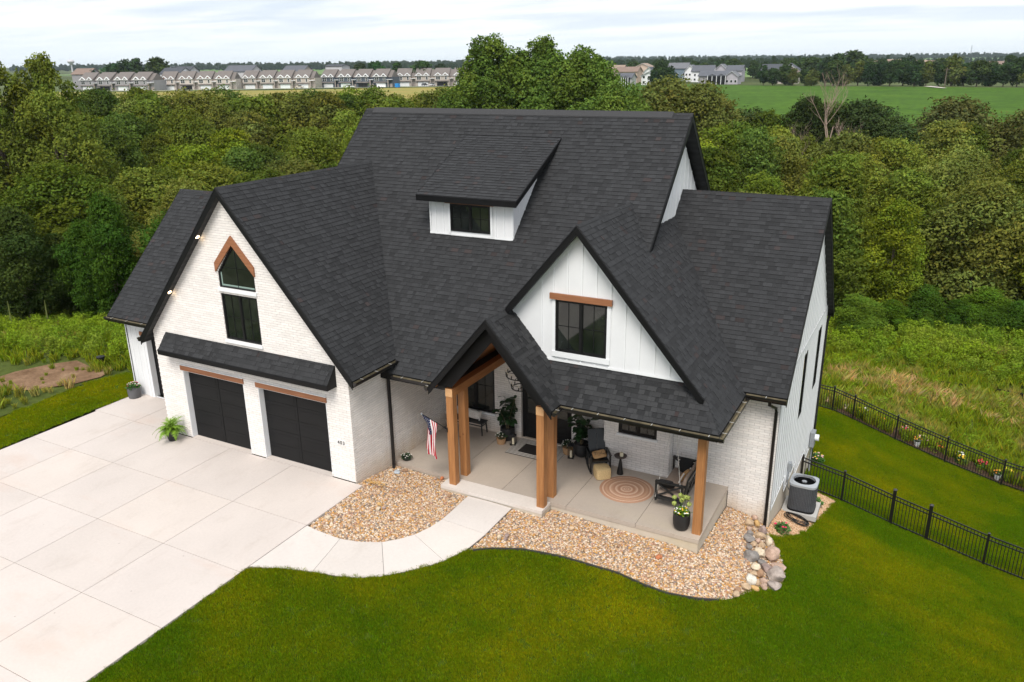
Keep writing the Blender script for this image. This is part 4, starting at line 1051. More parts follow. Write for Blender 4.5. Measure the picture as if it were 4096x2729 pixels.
MAT['metal'] = plain('grey_metal', (0.32, 0.34, 0.36), 0.45, 0.3, var=0.08)
MAT['chain'] = plain('chain_steel', (0.6, 0.58, 0.55), 0.5, 0.3, var=0.1)
MAT['leafdark'] = plain('dark_glossy_leaf', (0.018, 0.048, 0.014), 0.4, var=0.45, scale=9)
MAT['stem'] = plain('plant_stem', (0.11, 0.08, 0.04), 0.8, var=0.3, scale=20)
MAT['fern'] = plain('fern_green', (0.15, 0.27, 0.012), 0.6, var=0.45, scale=9)
MAT['leaf'] = plain('mid_green_leaf', (0.045, 0.13, 0.012), 0.6, var=0.45, scale=25)
for nm, c in (('fwhite', (0.75, 0.74, 0.68)), ('fyellow', (0.75, 0.50, 0.03)), ('forange', (0.70, 0.22, 0.02)), ('fpink', (0.62, 0.02, 0.10)), ('fpale', (0.62, 0.38, 0.34)), ('fred', (0.5, 0.03, 0.03)), ('fgreen', (0.30, 0.36, 0.08))):
    MAT[nm] = plain('petal_'+nm[1:], c, 0.7, var=0.12, scale=30)
def pot(parent, r, h, style='u', name='pot', mat='pot'):
    m = MB()
    if style == 'u': pr_ = [(r*0.55, 0), (r*0.8, h*0.10), (r*0.96, h*0.32), (r, h*0.6), (r*0.97, h), (r*0.88, h), (r*0.88, h*0.88)]
    elif style == 'cyl': pr_ = [(r*0.9, 0), (r*0.95, h*0.1), (r, h*0.5), (r, h), (r*0.93, h), (r*0.93, h*0.9)]
    else: pr_ = [(r*0.62, 0), (r*0.8, h*0.4), (r, h), (r*0.9, h), (r*0.88, h*0.85)]
    m.lathe(pr_, n=28); o = m.build(name, MAT[mat], parent)
    s = MB(); s.lathe([(0.0, h*0.87), (pr_[-1][0]-0.001, h*0.87)], n=20); s.build('soil', MAT['pot_soil'], o); return o
def blade_leaf(L, W, n=5, droop=0.25, lobes=0):
    m = MB(); rows = []
    for i in range(n+1):
        t = i/n; w = W*math.sin(math.pi*min(1, t*0.92+0.06))**0.8*(0.65+0.5*t if lobes == 0 else 1)
        x = L*t; z = -droop*L*t*t
        rows.append(((x, -w, z+0.15*w), (x, 0, z), (x, w, z+0.15*w)))
    for a, b in zip(rows[:-1], rows[1:]):
        m.face([a[0], b[0], b[1], a[1]], sm=True); m.face([a[1], b[1], b[2], a[2]], sm=True)
    return m
def leaf_me(name, L, W, mat, **k):
    o = blade_leaf(L, W, **k).build(name, MAT[mat]); me = o.data; bpy.data.objects.remove(o); return me
def place(o, loc, rz=0, ry=0, rx=0, s=1.0):
    o.matrix_basis = Matrix.Translation(loc) @ Matrix.Rotation(rz, 4, 'Z') @ Matrix.Rotation(ry, 4, 'Y') @ Matrix.Rotation(rx, 4, 'X') @ Matrix.Diagonal((s, s, s, 1)); return o
FIG = leaf_me('leaf', 0.27, 0.10, 'leafdark', droop=0.35)
def fig_tree(loc, label, h=1.35, seed=1, n=92, lean=0):
    rnd = random.Random(seed); t = empty('potted_fig', loc, label=label, cat='potted plant', group='fiddle leaf figs in black pots')
    pot(t, 0.25, 0.46); m = MB(); tips = []
    for k in range(4):
        a = rnd.uniform(0, 6.28); L = h*rnd.uniform(0.6, 1.0); p = [Vector((0.03*math.cos(a), 0.03*math.sin(a), 0.38))]
        for j in range(1, 7): p.append(Vector((p[0].x+math.cos(a)*0.26*(j/6)**1.5, p[0].y+math.sin(a)*0.26*(j/6)**1.5, 0.38+L*j/6)))
        m.tube(p, [0.014*(1-0.09*j) for j in range(7)], 6); tips.append(p)
    m.build('trunk', MAT['stem'], t)
    for i in range(n):
        p = tips[i % 4]; f = rnd.uniform(0.22, 1.0); q = p[0].lerp(p[-1], f); j = min(5, int(f*6)); q = p[j].lerp(p[j+1], f*6-j)
        o = link('leaf', FIG, t); place(o, q, rnd.uniform(0, 6.28), rnd.uniform(-0.75, 0.25), rnd.uniform(-0.4, 0.4), rnd.uniform(0.6, 1.1))
    return t
fig_tree((2.47, 4.98, ZS), 'tall fiddle leaf fig in a black pot at the left of the entry door', 1.25, 3)
fig_tree((5.17, 5.0, ZS), 'bushy fiddle leaf fig in a black pot right of the entry, behind the rocking chair', 1.2, 5, 100)
def flower_clump(parent, r, h, n, petals, seed=0, leafmat='leaf', nl=120, fl_r=0.022, name='foliage'):
    rnd = random.Random(seed); m = MB()
    for i in range(nl):
        a = rnd.uniform(0, 6.28); e = rnd.random(); d = r*math.sqrt(rnd.random()); z = h*(1-(d/r)**2*0.6)*rnd.uniform(0.25, 1.0)
        c = Vector((d*math.cos(a), d*math.sin(a), z)); u = Vector((math.cos(a+rnd.uniform(-1, 1)), math.sin(a+rnd.uniform(-1, 1)), rnd.uniform(-0.3, 0.7))).normalized(); v = u.cross(Vector((rnd.uniform(-1, 1), rnd.uniform(-1, 1), 1))).normalized(); s = r*rnd.uniform(0.14, 0.26)
        m.face([c-u*s, c+v*s*0.5, c+u*s, c-v*s*0.5])
    m.build(name, MAT[leafmat], parent)
    for k in range(n):
        a = rnd.uniform(0, 6.28); d = r*0.95*math.sqrt(rnd.random()); z = h*(1.03-(d/r)**2*0.5); f = MB()
        rr = fl_r*rnd.uniform(0.8, 1.25); f.lathe([(0.0, rr*0.5), (rr*0.7, rr*0.42), (rr, 0), (rr*0.6, -rr*0.35), (0, -rr*0.5)], (0, 0, 0), 7)
        o = f.build('flower', MAT[petals[k % len(petals)]], parent); o.location = (d*math.cos(a), d*math.sin(a), z)
def basket(loc, label, s=1.0, seed=1):
    t = empty('flower_basket', loc, label=label, cat='basket', group='wicker baskets of white flowers by the entry')
    m = MB()
    for k in range(7): m.lathe([(0.135*s+0.004*k*s, 0.03*k*s), (0.143*s+0.004*k*s, 0.03*k*s+0.015*s), (0.137*s+0.004*k*s, 0.03*(k+1)*s)], n=20)
    m.build('basket_weave', MAT['wicker'], t); c = empty('bouquet', (0, 0, 0.2*s)); c.parent = t
    flower_clump(c, 0.2*s, 0.2*s, 14, ['fwhite'], seed, 'leafdark', 110, 0.02)
basket((2.42, 4.62, ZS), 'low wicker basket of white flowers beside the left lantern', 1.0, 4)
basket((4.72, 4.96, ZS), 'wicker basket of white flowers between the right lantern and the door', 1.15, 9)
def lantern(loc, label, h=0.42, w=0.19):
    t = empty('lantern', loc, 0.25, label=label, cat='lantern', group='black lanterns with ivory candles'); m = MB(); w2 = w/2; b = 0.012
    m.box(-w2, w2, -w2, w2, 0, 0.02); m.box(-w2, w2, -w2, w2, h-0.02, h)
    for x in (-w2, w2-b):
        for y in (-w2, w2-b): m.box(x, x+b, y, y+b, 0.02, h-0.02)
    m.mesh([(-w2, -w2, h), (w2, -w2, h), (w2, w2, h), (-w2, w2, h), (0, 0, h+0.07)], [(0, 1, 4), (1, 2, 4), (2, 3, 4), (3, 0, 4)])
    m.build('frame', MAT['blackwood'], t); c = MB(); c.lathe([(0.042, 0.021), (0.042, 0.24), (0.036, 0.245), (0, 0.24)], n=16); c.build('candle', MAT['candle'], t)
lantern((2.82, 4.72, ZS), 'black lantern with ivory candle left of the striped rug', 0.34)
lantern((4.93, 4.72, ZS), 'taller black lantern with ivory candle in front of the right basket', 0.46)
# bench with pillow
t = empty('bench', (0.62, 4.98, ZS), label='black wooden bench under the tall porch window', cat='bench'); m = MB()
m.box(-0.45, 0.98, -0.19, 0.19, 0.43, 0.46); m.build('seat', MAT['blackwood'], t)
for x, y in ((-0.4, -0.15), (0.92, -0.15), (-0.4, 0.15), (0.92, 0.15)):
    m = MB(); m.bar((x, y, 0.43), (x+0.03*(1 if x > 0 else -1), y*1.15, 0), 0.035, 0.035); m.build('leg', MAT['blackwood'], t)
m = MB(); m.bar((-0.4, -0.15, 0.34), (0.92, -0.15, 0.34), 0.02, 0.03); m.bar((0.92, -0.15, 0.34), (0.92, 0.15, 0.34), 0.02, 0.03); m.build('stretcher', MAT['blackwood'], t)
def pillow(name, w, h, d, mat, loc, rot, label, cat='pillow', fringe=None, corner=0.16):
    n = 10; V = []; F = []
    for sgn in (-1, 1):
        for i in range(n+1):
            for j in range(n+1):
                x = i/n*2-1; y = j/n*2-1; k = (1-x**4)*(1-y**4); pin = 1-corner*(abs(x*y))**3-0.05*(1-abs(x))*abs(y)
                V.append((x*w/2*pin*(1-0.06*(1-y*y) if abs(x) == 1 else 1), y*h/2*pin, sgn*d/2*k**0.55))
    for s in range(2):
        o = s*(n+1)**2
        for i in range(n):
            for j in range(n):
                f = (o+i*(n+1)+j, o+(i+1)*(n+1)+j, o+(i+1)*(n+1)+j+1, o+i*(n+1)+j+1); F.append(f if s else f[::-1])
    m = MB(); m.mesh(V, F, None, 0, True)
    me_o = m.build(name, MAT[mat])
    me_o.matrix_basis = Matrix.Translation(loc) @ rot.to_4x4(); tag(me_o, label, cat)
    if fringe:
        for sx in fringe:
            f = MB(); 
            for k in range(9):
                y = (k/8*2-1)*h/2*0.95; r_ = 0.03; f.lathe([(0, -r_), (r_*0.8, -r_*0.5), (r_, 0), (r_*0.8, r_*0.5), (0, r_)], (sx*w/2*0.97, y, 0), 7)
            f.build('fringe', MAT['cream'], me_o)
    return me_o
def rotm(*cols): return Matrix(cols).transposed()
X_, Y_, Z_ = Vector((1, 0, 0)), Vector((0, 1, 0)), Vector((0, 0, 1))
def frame_rot(u, w):
    u = Vector(u).normalized(); w = Vector(w).normalized(); n = u.cross(w).normalized(); w = n.cross(u); return rotm(u, w, n)
pillow('lumbar_pillow', 0.72, 0.32, 0.14, 'cream', (1.02, 5.05, ZS+0.64), frame_rot((1, 0, -0.08), (0, 0.35, 1)), 'long cream lumbar pillow with tasselled end on the bench', fringe=(1,))
# striped rug and doormat
def stripe_mat():
    m, nt, b = newmat('striped_woven_rug'); g = N(nt, 'ShaderNodeTexCoord'); sp = N(nt, 'ShaderNodeSeparateXYZ'); nt.links.new(g.outputs['Object'], sp.inputs[0])
    mu = N(nt, 'ShaderNodeMath', operation='MULTIPLY'); mu.inputs[1].default_value = 13.0; nt.links.new(sp.outputs[1], mu.inputs[0])
    fr_ = N(nt, 'ShaderNodeMath', operation='FRACT'); nt.links.new(mu.outputs[0], fr_.inputs[0])
    r = ramp(nt, fr_.outputs[0], [(0.0, (0.06, 0.055, 0.05)), (0.5, (0.62, 0.58, 0.53))], 'CONSTANT'); nt.links.new(r.outputs[0], b.inputs['Base Color']); b.inputs['Roughness'].default_value = 0.95; return m
m = MB(); m.box(0, 1.85, 0, 1.18, 0, 0.010); o = m.build('striped_rug', stripe_mat(), loc=(2.84, 4.08, ZS+0.002)); tag(o, 'black and white striped rug in front of the entry door', 'rug')
m = MB(); m.box(0, 1.0, 0, 0.58, 0, 0.012); o = m.build('doormat', plain('dark_brown_coir', (0.010, 0.007, 0.006), 0.95, var=0.3, scale=60), loc=(3.20, 4.33, ZS+0.014)); tag(o, 'dark brown coir doormat reading hello on the striped rug', 'doormat')
frm_ = Fr((3.20, 4.33, ZS+0.0265), (1, 0, 0), (0, 1, 0), (0, 0, 1))
tx = text_mesh('lettering', 'hello', 0.36, Fr((0, 0, 0), (1, 0, 0), (0, 1, 0), (0, 0, 1)), 0.10, 0.17, 0.0127, plain('gold_lettering', (0.55, 0.32, 0.09), 0.8, var=0.1), o, 0.0006, 1.0, 0.35)
# round rug
def rings_mat():
    m, nt, b = newmat('braided_round_rug'); g = N(nt, 'ShaderNodeTexCoord'); ln = N(nt, 'ShaderNodeVectorMath', operation='LENGTH'); nt.links.new(g.outputs['Object'], ln.inputs[0])
    mu = N(nt, 'ShaderNodeMath', operation='MULTIPLY'); mu.inputs[1].default_value = 1.25; nt.links.new(ln.outputs['Value'], mu.inputs[0])
    A, B = (0.36, 0.19, 0.115), (0.60, 0.42, 0.31)
    st = [(0.0, B), (0.06, A), (0.09, B), (0.13, A), (0.20, B), (0.25, A), (0.31, A), (0.40, B), (0.45, A), (0.55, (0.44, 0.26, 0.17)), (0.62, B), (0.66, A), (0.76, (0.46, 0.28, 0.18)), (0.83, A), (0.88, B), (0.93, A), (0.97, (0.42, 0.24, 0.155))]
    r = ramp(nt, mu.outputs[0], st); n = noise(nt, 40, 3); rr = ramp(nt, n.outputs[0], [(0.3, (0.85,)*3), (0.7, (1.12,)*3)])
    nt.links.new(mixc(nt, r.outputs[0], rr.outputs[0], 1.0, 'MULTIPLY'), b.inputs['Base Color']); b.inputs['Roughness'].default_value = 0.95
    w = N(nt, 'ShaderNodeTexWave', wave_type='RINGS', rings_direction='SPHERICAL'); w.inputs['Scale'].default_value = 12; nt.links.new(g.outputs['Object'], w.inputs[0]); bump(nt, b, w.outputs[0], 0.4, 0.008); return m
m = MB(); m.lathe([(0.80, 0), (0.805, 0.006), (0.79, 0.012), (0.0, 0.013)], n=64); o = m.build('round_rug', rings_mat(), loc=(7.24, 3.60, ZS+0.001)); tag(o, 'round braided rug with tan and brown rings on the porch floor', 'rug')
# rocking chair facing (0.56,-0.82)
t = empty('rocking_chair', (6.02, 4.38, ZS), math.atan2(0.82, 0.56)-math.pi/2-R(22), label='black wooden rocking chair by the side table', cat='rocking chair')
t.rotation_euler = (0, 0, R(34))
def rk(x): return 0.028+0.16*(x/0.62)**2
for sx in (-0.30, 0.30):
    m = MB(); pts = [(sx, y, rk(y)) for y in [-0.42+0.1*k for k in range(11)]]
    for a, b in zip(pts[:-1], pts[1:]): m.bar(a, b, 0.035, 0.05)
    m.build('rocker', MAT['blackwood'], t)
    m = MB(); m.bar((sx, -0.26, 0.06), (sx, -0.28, 0.60), 0.05, 0.05); m.build('leg', MAT['blackwood'], t)
    m = MB(); m.bar((sx, 0.24, 0.06), (sx, 0.26, 0.60), 0.05, 0.05); m.build('leg', MAT['blackwood'], t)
    m = MB(); m.bar((sx, -0.33, 0.62), (sx, 0.30, 0.59), 0.075, 0.03); m.build('armrest', MAT['blackwood'], t)
m = MB(); m.bar((0, -0.30, 0.41), (0, 0.22, 0.35), 0.54, 0.045); m.build('seat', MAT['blackwood'], t)
for x0, x1 in ((-0.265, -0.004), (0.004, 0.265)):
    m = MB(); m.prism([(x0, 0.20, 0.34), (x1, 0.20, 0.34), (x1, 0.50, 1.16), (x0, 0.50, 1.16)], (0, 0.025, 0.01)); m.build('backrest', MAT['blackwood'], t)
rm = Matrix.Rotation(R(34), 3, 'Z')
pc = Vector((6.02, 4.38, ZS))+rm @ Vector((0.02, 0.02, 0.52))
pl_ = pillow('patterned_pillow', 0.46, 0.30, 0.12, 'tan', pc, rm @ frame_rot((1, 0.1, 0.12), (0.0, 0.9, 0.55)), 'tan lumbar pillow with dark script on the rocking chair')
m = MB()
for k in range(7):
    x = -0.15+0.05*k; m.bar((x, -0.05+0.02*math.sin(k*2.1), 0.063), (x+0.035, 0.06*math.cos(k*1.7), 0.063), 0.008, 0.004)
m.bar((-0.17, 0.07, 0.058), (0.16, -0.07, 0.061), 0.006, 0.004); m.build('script_print', MAT['blackcloth'], pl_)
t = empty('pouf', (6.30, 3.98, ZS), R(38), label='square woven straw pouf under the rocking chair', cat='pouf'); m = MB()
m.lathe([(0.20, 0.0), (0.235, 0.03), (0.245, 0.18), (0.235, 0.33), (0.19, 0.36), (0, 0.365)], n=32, sq=6); m.build('cover', MAT['straw'], t)
t = empty('side_table', (6.72, 4.42, ZS), label='black pedestal side table with a cone base', cat='side table'); m = MB()
m.lathe([(0.105, 0), (0.105, 0.012), (0.022, 0.56), (0.02, 0.60)], n=24); m.build('base', MAT['blackwood'], t)
m = MB(); m.lathe([(0.03, 0.595), (0.19, 0.60), (0.20, 0.622), (0.185, 0.614), (0, 0.612)], n=32); m.build('tabletop', plain('dark_bronze_tray', (0.05, 0.028, 0.022), 0.35, 0.3), t)
m = MB(); m.lathe([(0.055, 0), (0.055, 0.12), (0.045, 0.125), (0.0, 0.118)], n=20); o = m.build('pillar_candle', MAT['candle'], loc=(6.75, 4.42, ZS+0.613)); tag(o, 'ivory pillar candle on the round black side table', 'candle')
# big pot with hydrangea
t = empty('hydrangea_pot', (9.30, 2.26, ZS), label='black pot of green hydrangeas and white flowers by the corner post', cat='potted plant')
pot(t, 0.235, 0.50); c = empty('underplanting', (0, 0, 0.44)); c.parent = t; flower_clump(c, 0.22, 0.22, 22, ['fwhite', 'fwhite', 'fyellow'], 12, 'fern', 170, 0.026)
rnd = random.Random(5)
for k in range(9):
    a = k*2.4; d = 0.08+0.035*k; z = 0.98-0.018*k*rnd.uniform(0.5, 2); m = MB(); m.tube([(0.3*d*math.cos(a), 0.3*d*math.sin(a), 0.44), (0.8*d*math.cos(a), 0.8*d*math.sin(a), z-0.2), (d*math.cos(a), d*math.sin(a), z)], 0.006, 5); m.build('stem', MAT['leaf'], t)
    f = MB(); 
    for q in range(34):
        u = Vector((rnd.gauss(0, 1), rnd.gauss(0, 1), rnd.gauss(0.2, 1))).normalized(); v = u.cross(Vector((0.3, 0.2, 1))).normalized(); w = u.cross(v); cc = Vector((d*math.cos(a), d*math.sin(a), z))+u*0.062; s = 0.03
        f.face([cc-v*s, cc-w*s, cc+v*s, cc+w*s])
    f.build('flower_head', MAT['fgreen'], t)
    l = link('leaf', leaf_me('leaf', 0.12, 0.04, 'leaf') if k == 0 else LF, t) if False else None
t = empty('flower_bowl', (0.27, 2.20, ZS), label='small dark bowl of white flowers at the left corner of the porch', cat='potted plant')
pot(t, 0.13, 0.12, 'u'); c = empty('blooms', (0, 0, 0.08)); c.parent = t; flower_clump(c, 0.19, 0.15, 12, ['fwhite'], 3, 'leafdark', 120, 0.02)
# porch swing
t = empty('porch_swing', (8.28, 3.02, ZS), label='black hanging porch swing with crossed side panels', cat='porch swing')
W_, L_, zb, zt = 0.80, 1.72, 0.28, 0.92
m = MB(); 
for k in range(7): m.box(0.05, W_-0.03, 0.03+k*0.24, 0.24+k*0.24, zb+0.08, zb+0.105)
m.build('seat', MAT['blackwood'], t)
m = MB()
for x in (0.0, W_-0.05): m.box(x, x+0.05, 0, L_, zb, zb+0.08)
m.build('seat_frame', MAT['blackwood'], t)
for y in (0.0, L_-0.05):
    m = MB(); m.box(0, W_, y, y+0.05, zb, zb+0.09); m.box(0.0, W_+0.06, y-0.01, y+0.07, 0.80, 0.85) if y == 0 else m.box(0.0, W_+0.06, y-0.02, y+0.06, 0.80, 0.85)
    for x in (0, W_-0.05): m.box(x, x+0.06, y, y+0.05, zb-0.06, 0.80)
    m.bar((0.05, y+0.025, zb+0.09), (W_-0.06, y+0.025, 0.78), 0.035, 0.045); m.bar((0.05, y+0.026, 0.78), (W_-0.06, y+0.026, zb+0.09), 0.034, 0.045)
    m.build('side_panel', MAT['blackwood'], t)
m = MB(); bx0 = W_+0.02
m.bar((bx0+0.10, 0, 1.0), (bx0+0.10, L_, 1.0), 0.05, 0.07); m.bar((bx0, 0, zb+0.12), (bx0, L_, zb+0.12), 0.05, 0.07)
for k in range(4):
    y = 0.02+k*(L_-0.04)/3; m.bar((bx0, y, zb+0.1), (bx0+0.10, y, 1.0), 0.05, 0.05)
for k in range(3):
    y0 = 0.02+k*(L_-0.04)/3; y1 = 0.02+(k+1)*(L_-0.04)/3
    m.bar((bx0+0.01, y0, zb+0.15), (bx0+0.095, y1, 0.98), 0.03, 0.045); m.bar((bx0+0.01, y1, zb+0.15), (bx0+0.095, y0, 0.98), 0.029, 0.045)
m.build('backrest', MAT['blackwood'], t)
m = MB()
m.box(0.07, W_-0.04, 0.06, L_-0.06, zb+0.107, zb+0.21); m.build('seat_cushion', MAT['beige'], t)
for (a, b) in (((0.02, -0.005, zb+0.04), (0.40, 0.18, 2.92)), ((W_-0.02, -0.005, zb+0.04), (0.42, 0.18, 2.92)), ((0.02, L_+0.005, zb+0.04), (0.40, L_-0.2, 2.92)), ((W_-0.02, L_+0.005, zb+0.04), (0.42, L_-0.2, 2.92))):
    a, b = Vector(a), Vector(b); n = 44; m = MB()
    for k in range(n):
        p, q = a.lerp(b, k/n), a.lerp(b, (k+0.9)/n); m.bar(p, q, 0.018 if k % 2 else 0.007, 0.007 if k % 2 else 0.018)
    m.build('chain', MAT['chain'], t)
sz = ZS+0.28+0.21
pillow('back_cushion', 0.78, 0.50, 0.17, 'beige', (9.06, 3.52, sz+0.27), frame_rot((0, 1, 0), (0.22, 0, 1)), 'near taupe back cushion on the porch swing', 'cushion')
pillow('back_cushion', 0.76, 0.50, 0.17, 'beige', (9.06, 4.30, sz+0.27), frame_rot((0, 1, 0), (0.22, 0, 1)), 'far taupe back cushion on the porch swing', 'cushion')
pillow('throw_pillow', 0.50, 0.50, 0.15, 'blackcloth', (8.55, 3.20, sz+0.22), frame_rot((1, 0.1, 0.0), (0, -0.75, 0.8)), 'black throw pillow leaning on the near arm of the swing')
pillow('throw_pillow', 0.46, 0.46, 0.14, 'blackcloth', (8.72, 4.52, sz+0.22), frame_rot((1, -0.2, 0.0), (0, 0.5, 1)), 'black throw pillow at the far end of the swing')
pp_ = pillow('pompom_pillow', 0.44, 0.36, 0.14, 'tan', (8.86, 3.98, sz+0.19), frame_rot((0.2, 1, 0), (0.45, 0, 1)), 'tan pillow edged with white pompoms on the swing', fringe=(1, -1))
# chandelier
t = empty('chandelier', (3.93, 3.25, 0), label='two tier black ring chandelier hanging in the entry vault', cat='chandelier')
def ring(z, r, n):
    m = MB(); m.tube([(r*math.cos(a), r*math.sin(a), z) for a in [2*math.pi*k/32 for k in range(32)]], 0.016, 6, closed=True)
    for k in range(4): a = k*math.pi/2; m.bar((0, 0, z), (r*math.cos(a), r*math.sin(a), z), 0.012, 0.012)
    m.build('ring', MAT['black'], t)
    for k in range(n):
        a = 2*math.pi*k/n; c = MB(); c.lathe([(0.016, 0), (0.016, 0.09), (0.0, 0.092)], (r*math.cos(a), r*math.sin(a), z+0.012), 8); o = c.build('candle_tube', MAT['black'], t)
        b = MB(); b.lathe([(0.009, 0), (0.013, 0.03), (0.0, 0.07)], (r*math.cos(a), r*math.sin(a), z+0.105), 8); b.build('bulb', MAT['candle'], o)
ring(3.02, 0.47, 14); ring(2.62, 0.31, 9)
m = MB(); m.tube([(0, 0, 2.62), (0, 0, 4.85)], 0.010, 6)
for k in range(4): a = k*math.pi/2+0.4; m.tube([(0.31*math.cos(a), 0.31*math.sin(a), 2.62), (0.47*math.cos(a), 0.47*math.sin(a), 3.02)], 0.006, 5); m.tube([(0.47*math.cos(a), 0.47*math.sin(a), 3.02), (0, 0, 3.6)], 0.006, 5)
m.build('chain', MAT['black'], t)
# flag on its pole
t = empty('flag_pole', (2.345, 1.52, 1.62), label='black flag pole bracketed to the front cedar post', cat='flag pole')
tip = Vector((-0.78, -0.18, 0.42)); m = MB(); m.tube([(0, 0, 0), tip], 0.012, 8); m.build('pole', MAT['black'], t)
m = MB(); m.lathe([(0, -0.03), (0.03, -0.02), (0.03, 0.02), (0, 0.03)], tuple(tip), 8); m.build('finial', MAT['metal'], t)
m = MB(); m.box(-0.004, 0.02, -0.05, 0.05, -0.07, 0.07); m.bar((0, 0, 0), tip*0.15, 0.04, 0.04); m.build('bracket', MAT['black'], t)
def flag():
    nu, nv_ = 39, 56; HO, FL = 0.66, 1.16; P0 = Vector((2.345, 1.52, 1.62))
    a = P0+tip*0.98; b = P0+tip*0.40
    V = []
    for i in range(nu+1):
        u = i/nu; top = a.lerp(b, u)
        for j in range(nv_+1):
            v = j/nv_; g = min(1, v*3.5)
            mid = a.lerp(b, 0.62)
            # cloth falls and gathers under its middle, folding into soft pleats
            x = top.lerp(Vector((mid.x-0.02+(u-0.5)*0.36, mid.y, top.z)), g)
            fold = 0.055*g*math.sin(u*9.5+v*2.0)+0.02*g*math.sin(u*21+v*5)
            z = top.z-v*FL*(0.98+0.06*math.sin(u*3.1))
            V.append((x.x+0.03*g*math.sin(v*4+u*2)-0.10*v*(0.5-u)*0.4, x.y+fold-0.02, z))
    F = []; cols = []; Rd, Wh, Bl = (0.40, 0.006, 0.02), (0.74, 0.73, 0.72), (0.008, 0.014, 0.055)
    for i in range(nu):
        for j in range(nv_):
            F.append((i*(nv_+1)+j, (i+1)*(nv_+1)+j, (i+1)*(nv_+1)+j+1, i*(nv_+1)+j+1)); s = i//3
            c = Rd if s % 2 == 0 else Wh
            if s < 7 and j < nv_*0.40: c = Bl
            cols.append(c)
    m = MB(); base = 0
    m.v = V; m.f = F; m.c = cols; m.mi = [0]*len(F); m.sm = [True]*len(F)
    # stars: small five pointed pieces standing just off the canton
    for r_ in range(9):
        for k in range(6 if r_ % 2 == 0 else 5):
            ii = int(1.5+r_*2.2); jj = int(2+(k+(0 if r_ % 2 == 0 else 0.5))*3.6)
            p = Vector(V[ii*(nv_+1)+jj]); q = Vector(V[(ii+1)*(nv_+1)+jj]); w = Vector(V[ii*(nv_+1)+jj+1]); e1 = (q-p).normalized(); nn = e1.cross((w-p)).normalized(); e2 = nn.cross(e1)
            for sg in (-1, 1):
                pts = [p+nn*0.0025*sg+(e1*math.cos(t_)+e2*math.sin(t_))*(0.011 if z % 2 == 0 else 0.0045) for z, t_ in enumerate([math.pi*k2/5 for k2 in range(10)])]
                m.face(pts if sg > 0 else pts[::-1], Wh)
    o = m.build('flag', attr_mat('flag_cloth', 0.8)); tag(o, 'american flag hanging limp from the pole on the cedar post', 'flag')
flag()
# fern planter
t = empty('fern_planter', (-7.42, -0.46, 0.0), label='arching green fern in a black urn beside the left garage door', cat='potted plant'); pot(t, 0.20, 0.38, 't')
def frond_mesh(L=0.62, seed=0):
    m = MB(); rnd = random.Random(seed); n = 15; P = [Vector((L*s*math.cos(0.5*s), 0, L*(0.75*s-0.95*s*s))) for s in [k/n for k in range(n+1)]]
    for k in range(1, n):
        s = k/n; w = L*0.20*math.sin(math.pi*min(1, s*0.9+0.12)); d = (P[k+1]-P[k-1]).normalized()
        for sg in (-1, 1):
            a = P[k]; b = a+Vector((d.x*0.35*w, sg*w, -0.18*w+rnd.uniform(-.15, .15)*w)); m.face([a-d*0.010, b, a+d*0.022])
    m.tube(P, 0.004, 4); o = m.build('frond', MAT['fern']); me = o.data; bpy.data.objects.remove(o); return me
FRN = [frond_mesh(0.60, 1), frond_mesh(0.5, 2), frond_mesh(0.4, 3)]; rnd = random.Random(8)
for k in range(84):
    o = link('frond', FRN[k % 3], t); el = rnd.uniform(-1.0, 0.25) if k > 12 else rnd.uniform(-1.35, -0.7)
    place(o, (rnd.uniform(-.05, .05), rnd.uniform(-.05, .05), 0.36), k*2.399, el, rnd.uniform(-.3, .3), rnd.uniform(0.8, 1.15))
t = empty('grey_planter', (-11.82, 1.48, 0.0), label='round grey planter with small flowers at the far left bay', cat='potted plant'); MAT['greypot'] = plain('ribbed_grey_pot', (0.10, 0.10, 0.105), 0.6, var=0.15); pot(t, 0.235, 0.42, 'cyl', mat='greypot')
c = empty('planting', (0, 0, 0.36)); c.parent = t; flower_clump(c, 0.26, 0.24, 20, ['fwhite', 'fpale', 'fpink'], 22, 'leaf', 190, 0.024)

# ================================================================== AC UNIT, METER, HOSE
acz = -1.86
t = empty('air_conditioner', (11.70, 7.92, acz), label='grey louvred air conditioner unit beside the white siding', cat='air conditioner')
m = MB(); m.lathe([(0.395, 0.03), (0.40, 0.90)], n=32, sq=5); m.build('housing', plain('charcoal_coil_guard', (0.075, 0.08, 0.09), 0.5, 0.2), t)
LV = MB(); 
for k in range(60):
    a = 2*math.pi*k/60; cx, cy = math.cos(a), math.sin(a); e = 1/(abs(cx)**5+abs(cy)**5)**0.2; x, y = 0.405*cx*e, 0.405*cy*e
    LV.bar((x, y, 0.06), (x, y, 0.88), 0.012, 0.012)
LV.build('louvre', MAT['metal'] if False else plain('charcoal_fins', (0.11, 0.115, 0.125), 0.45, 0.3), t)
m = MB(); m.lathe([(0.405, 0.0), (0.42, 0.0), (0.42, 0.05), (0.40, 0.055)], n=32, sq=5); m.build('base_pan', MAT['black'], t)
m = MB()
n = 48; R1 = []; R2 = []; R3 = []; R4 = []
for k in range(n):
    a = 2*math.pi*k/n; cx, cy = math.cos(a), math.sin(a); e = 1/(abs(cx)**5+abs(cy)**5)**0.2
    R1.append((0.425*cx*e, 0.425*cy*e, 0.88)); R2.append((0.425*cx*e, 0.425*cy*e, 0.95)); R3.append((0.345*cx, 0.345*cy, 0.985)); R4.append((0.335*cx, 0.335*cy, 0.90))
V = R1+R2+R3+R4; F = []
for q in range(3):
    for k in range(n): F.append((q*n+k, q*n+(k+1) % n, (q+1)*n+(k+1) % n, (q+1)*n+k))
m.mesh(V, F, None, 0, True); m.build('top_rim', plain('pale_grey_cover', (0.36, 0.38, 0.40), 0.4, 0.2, var=0.05), t)
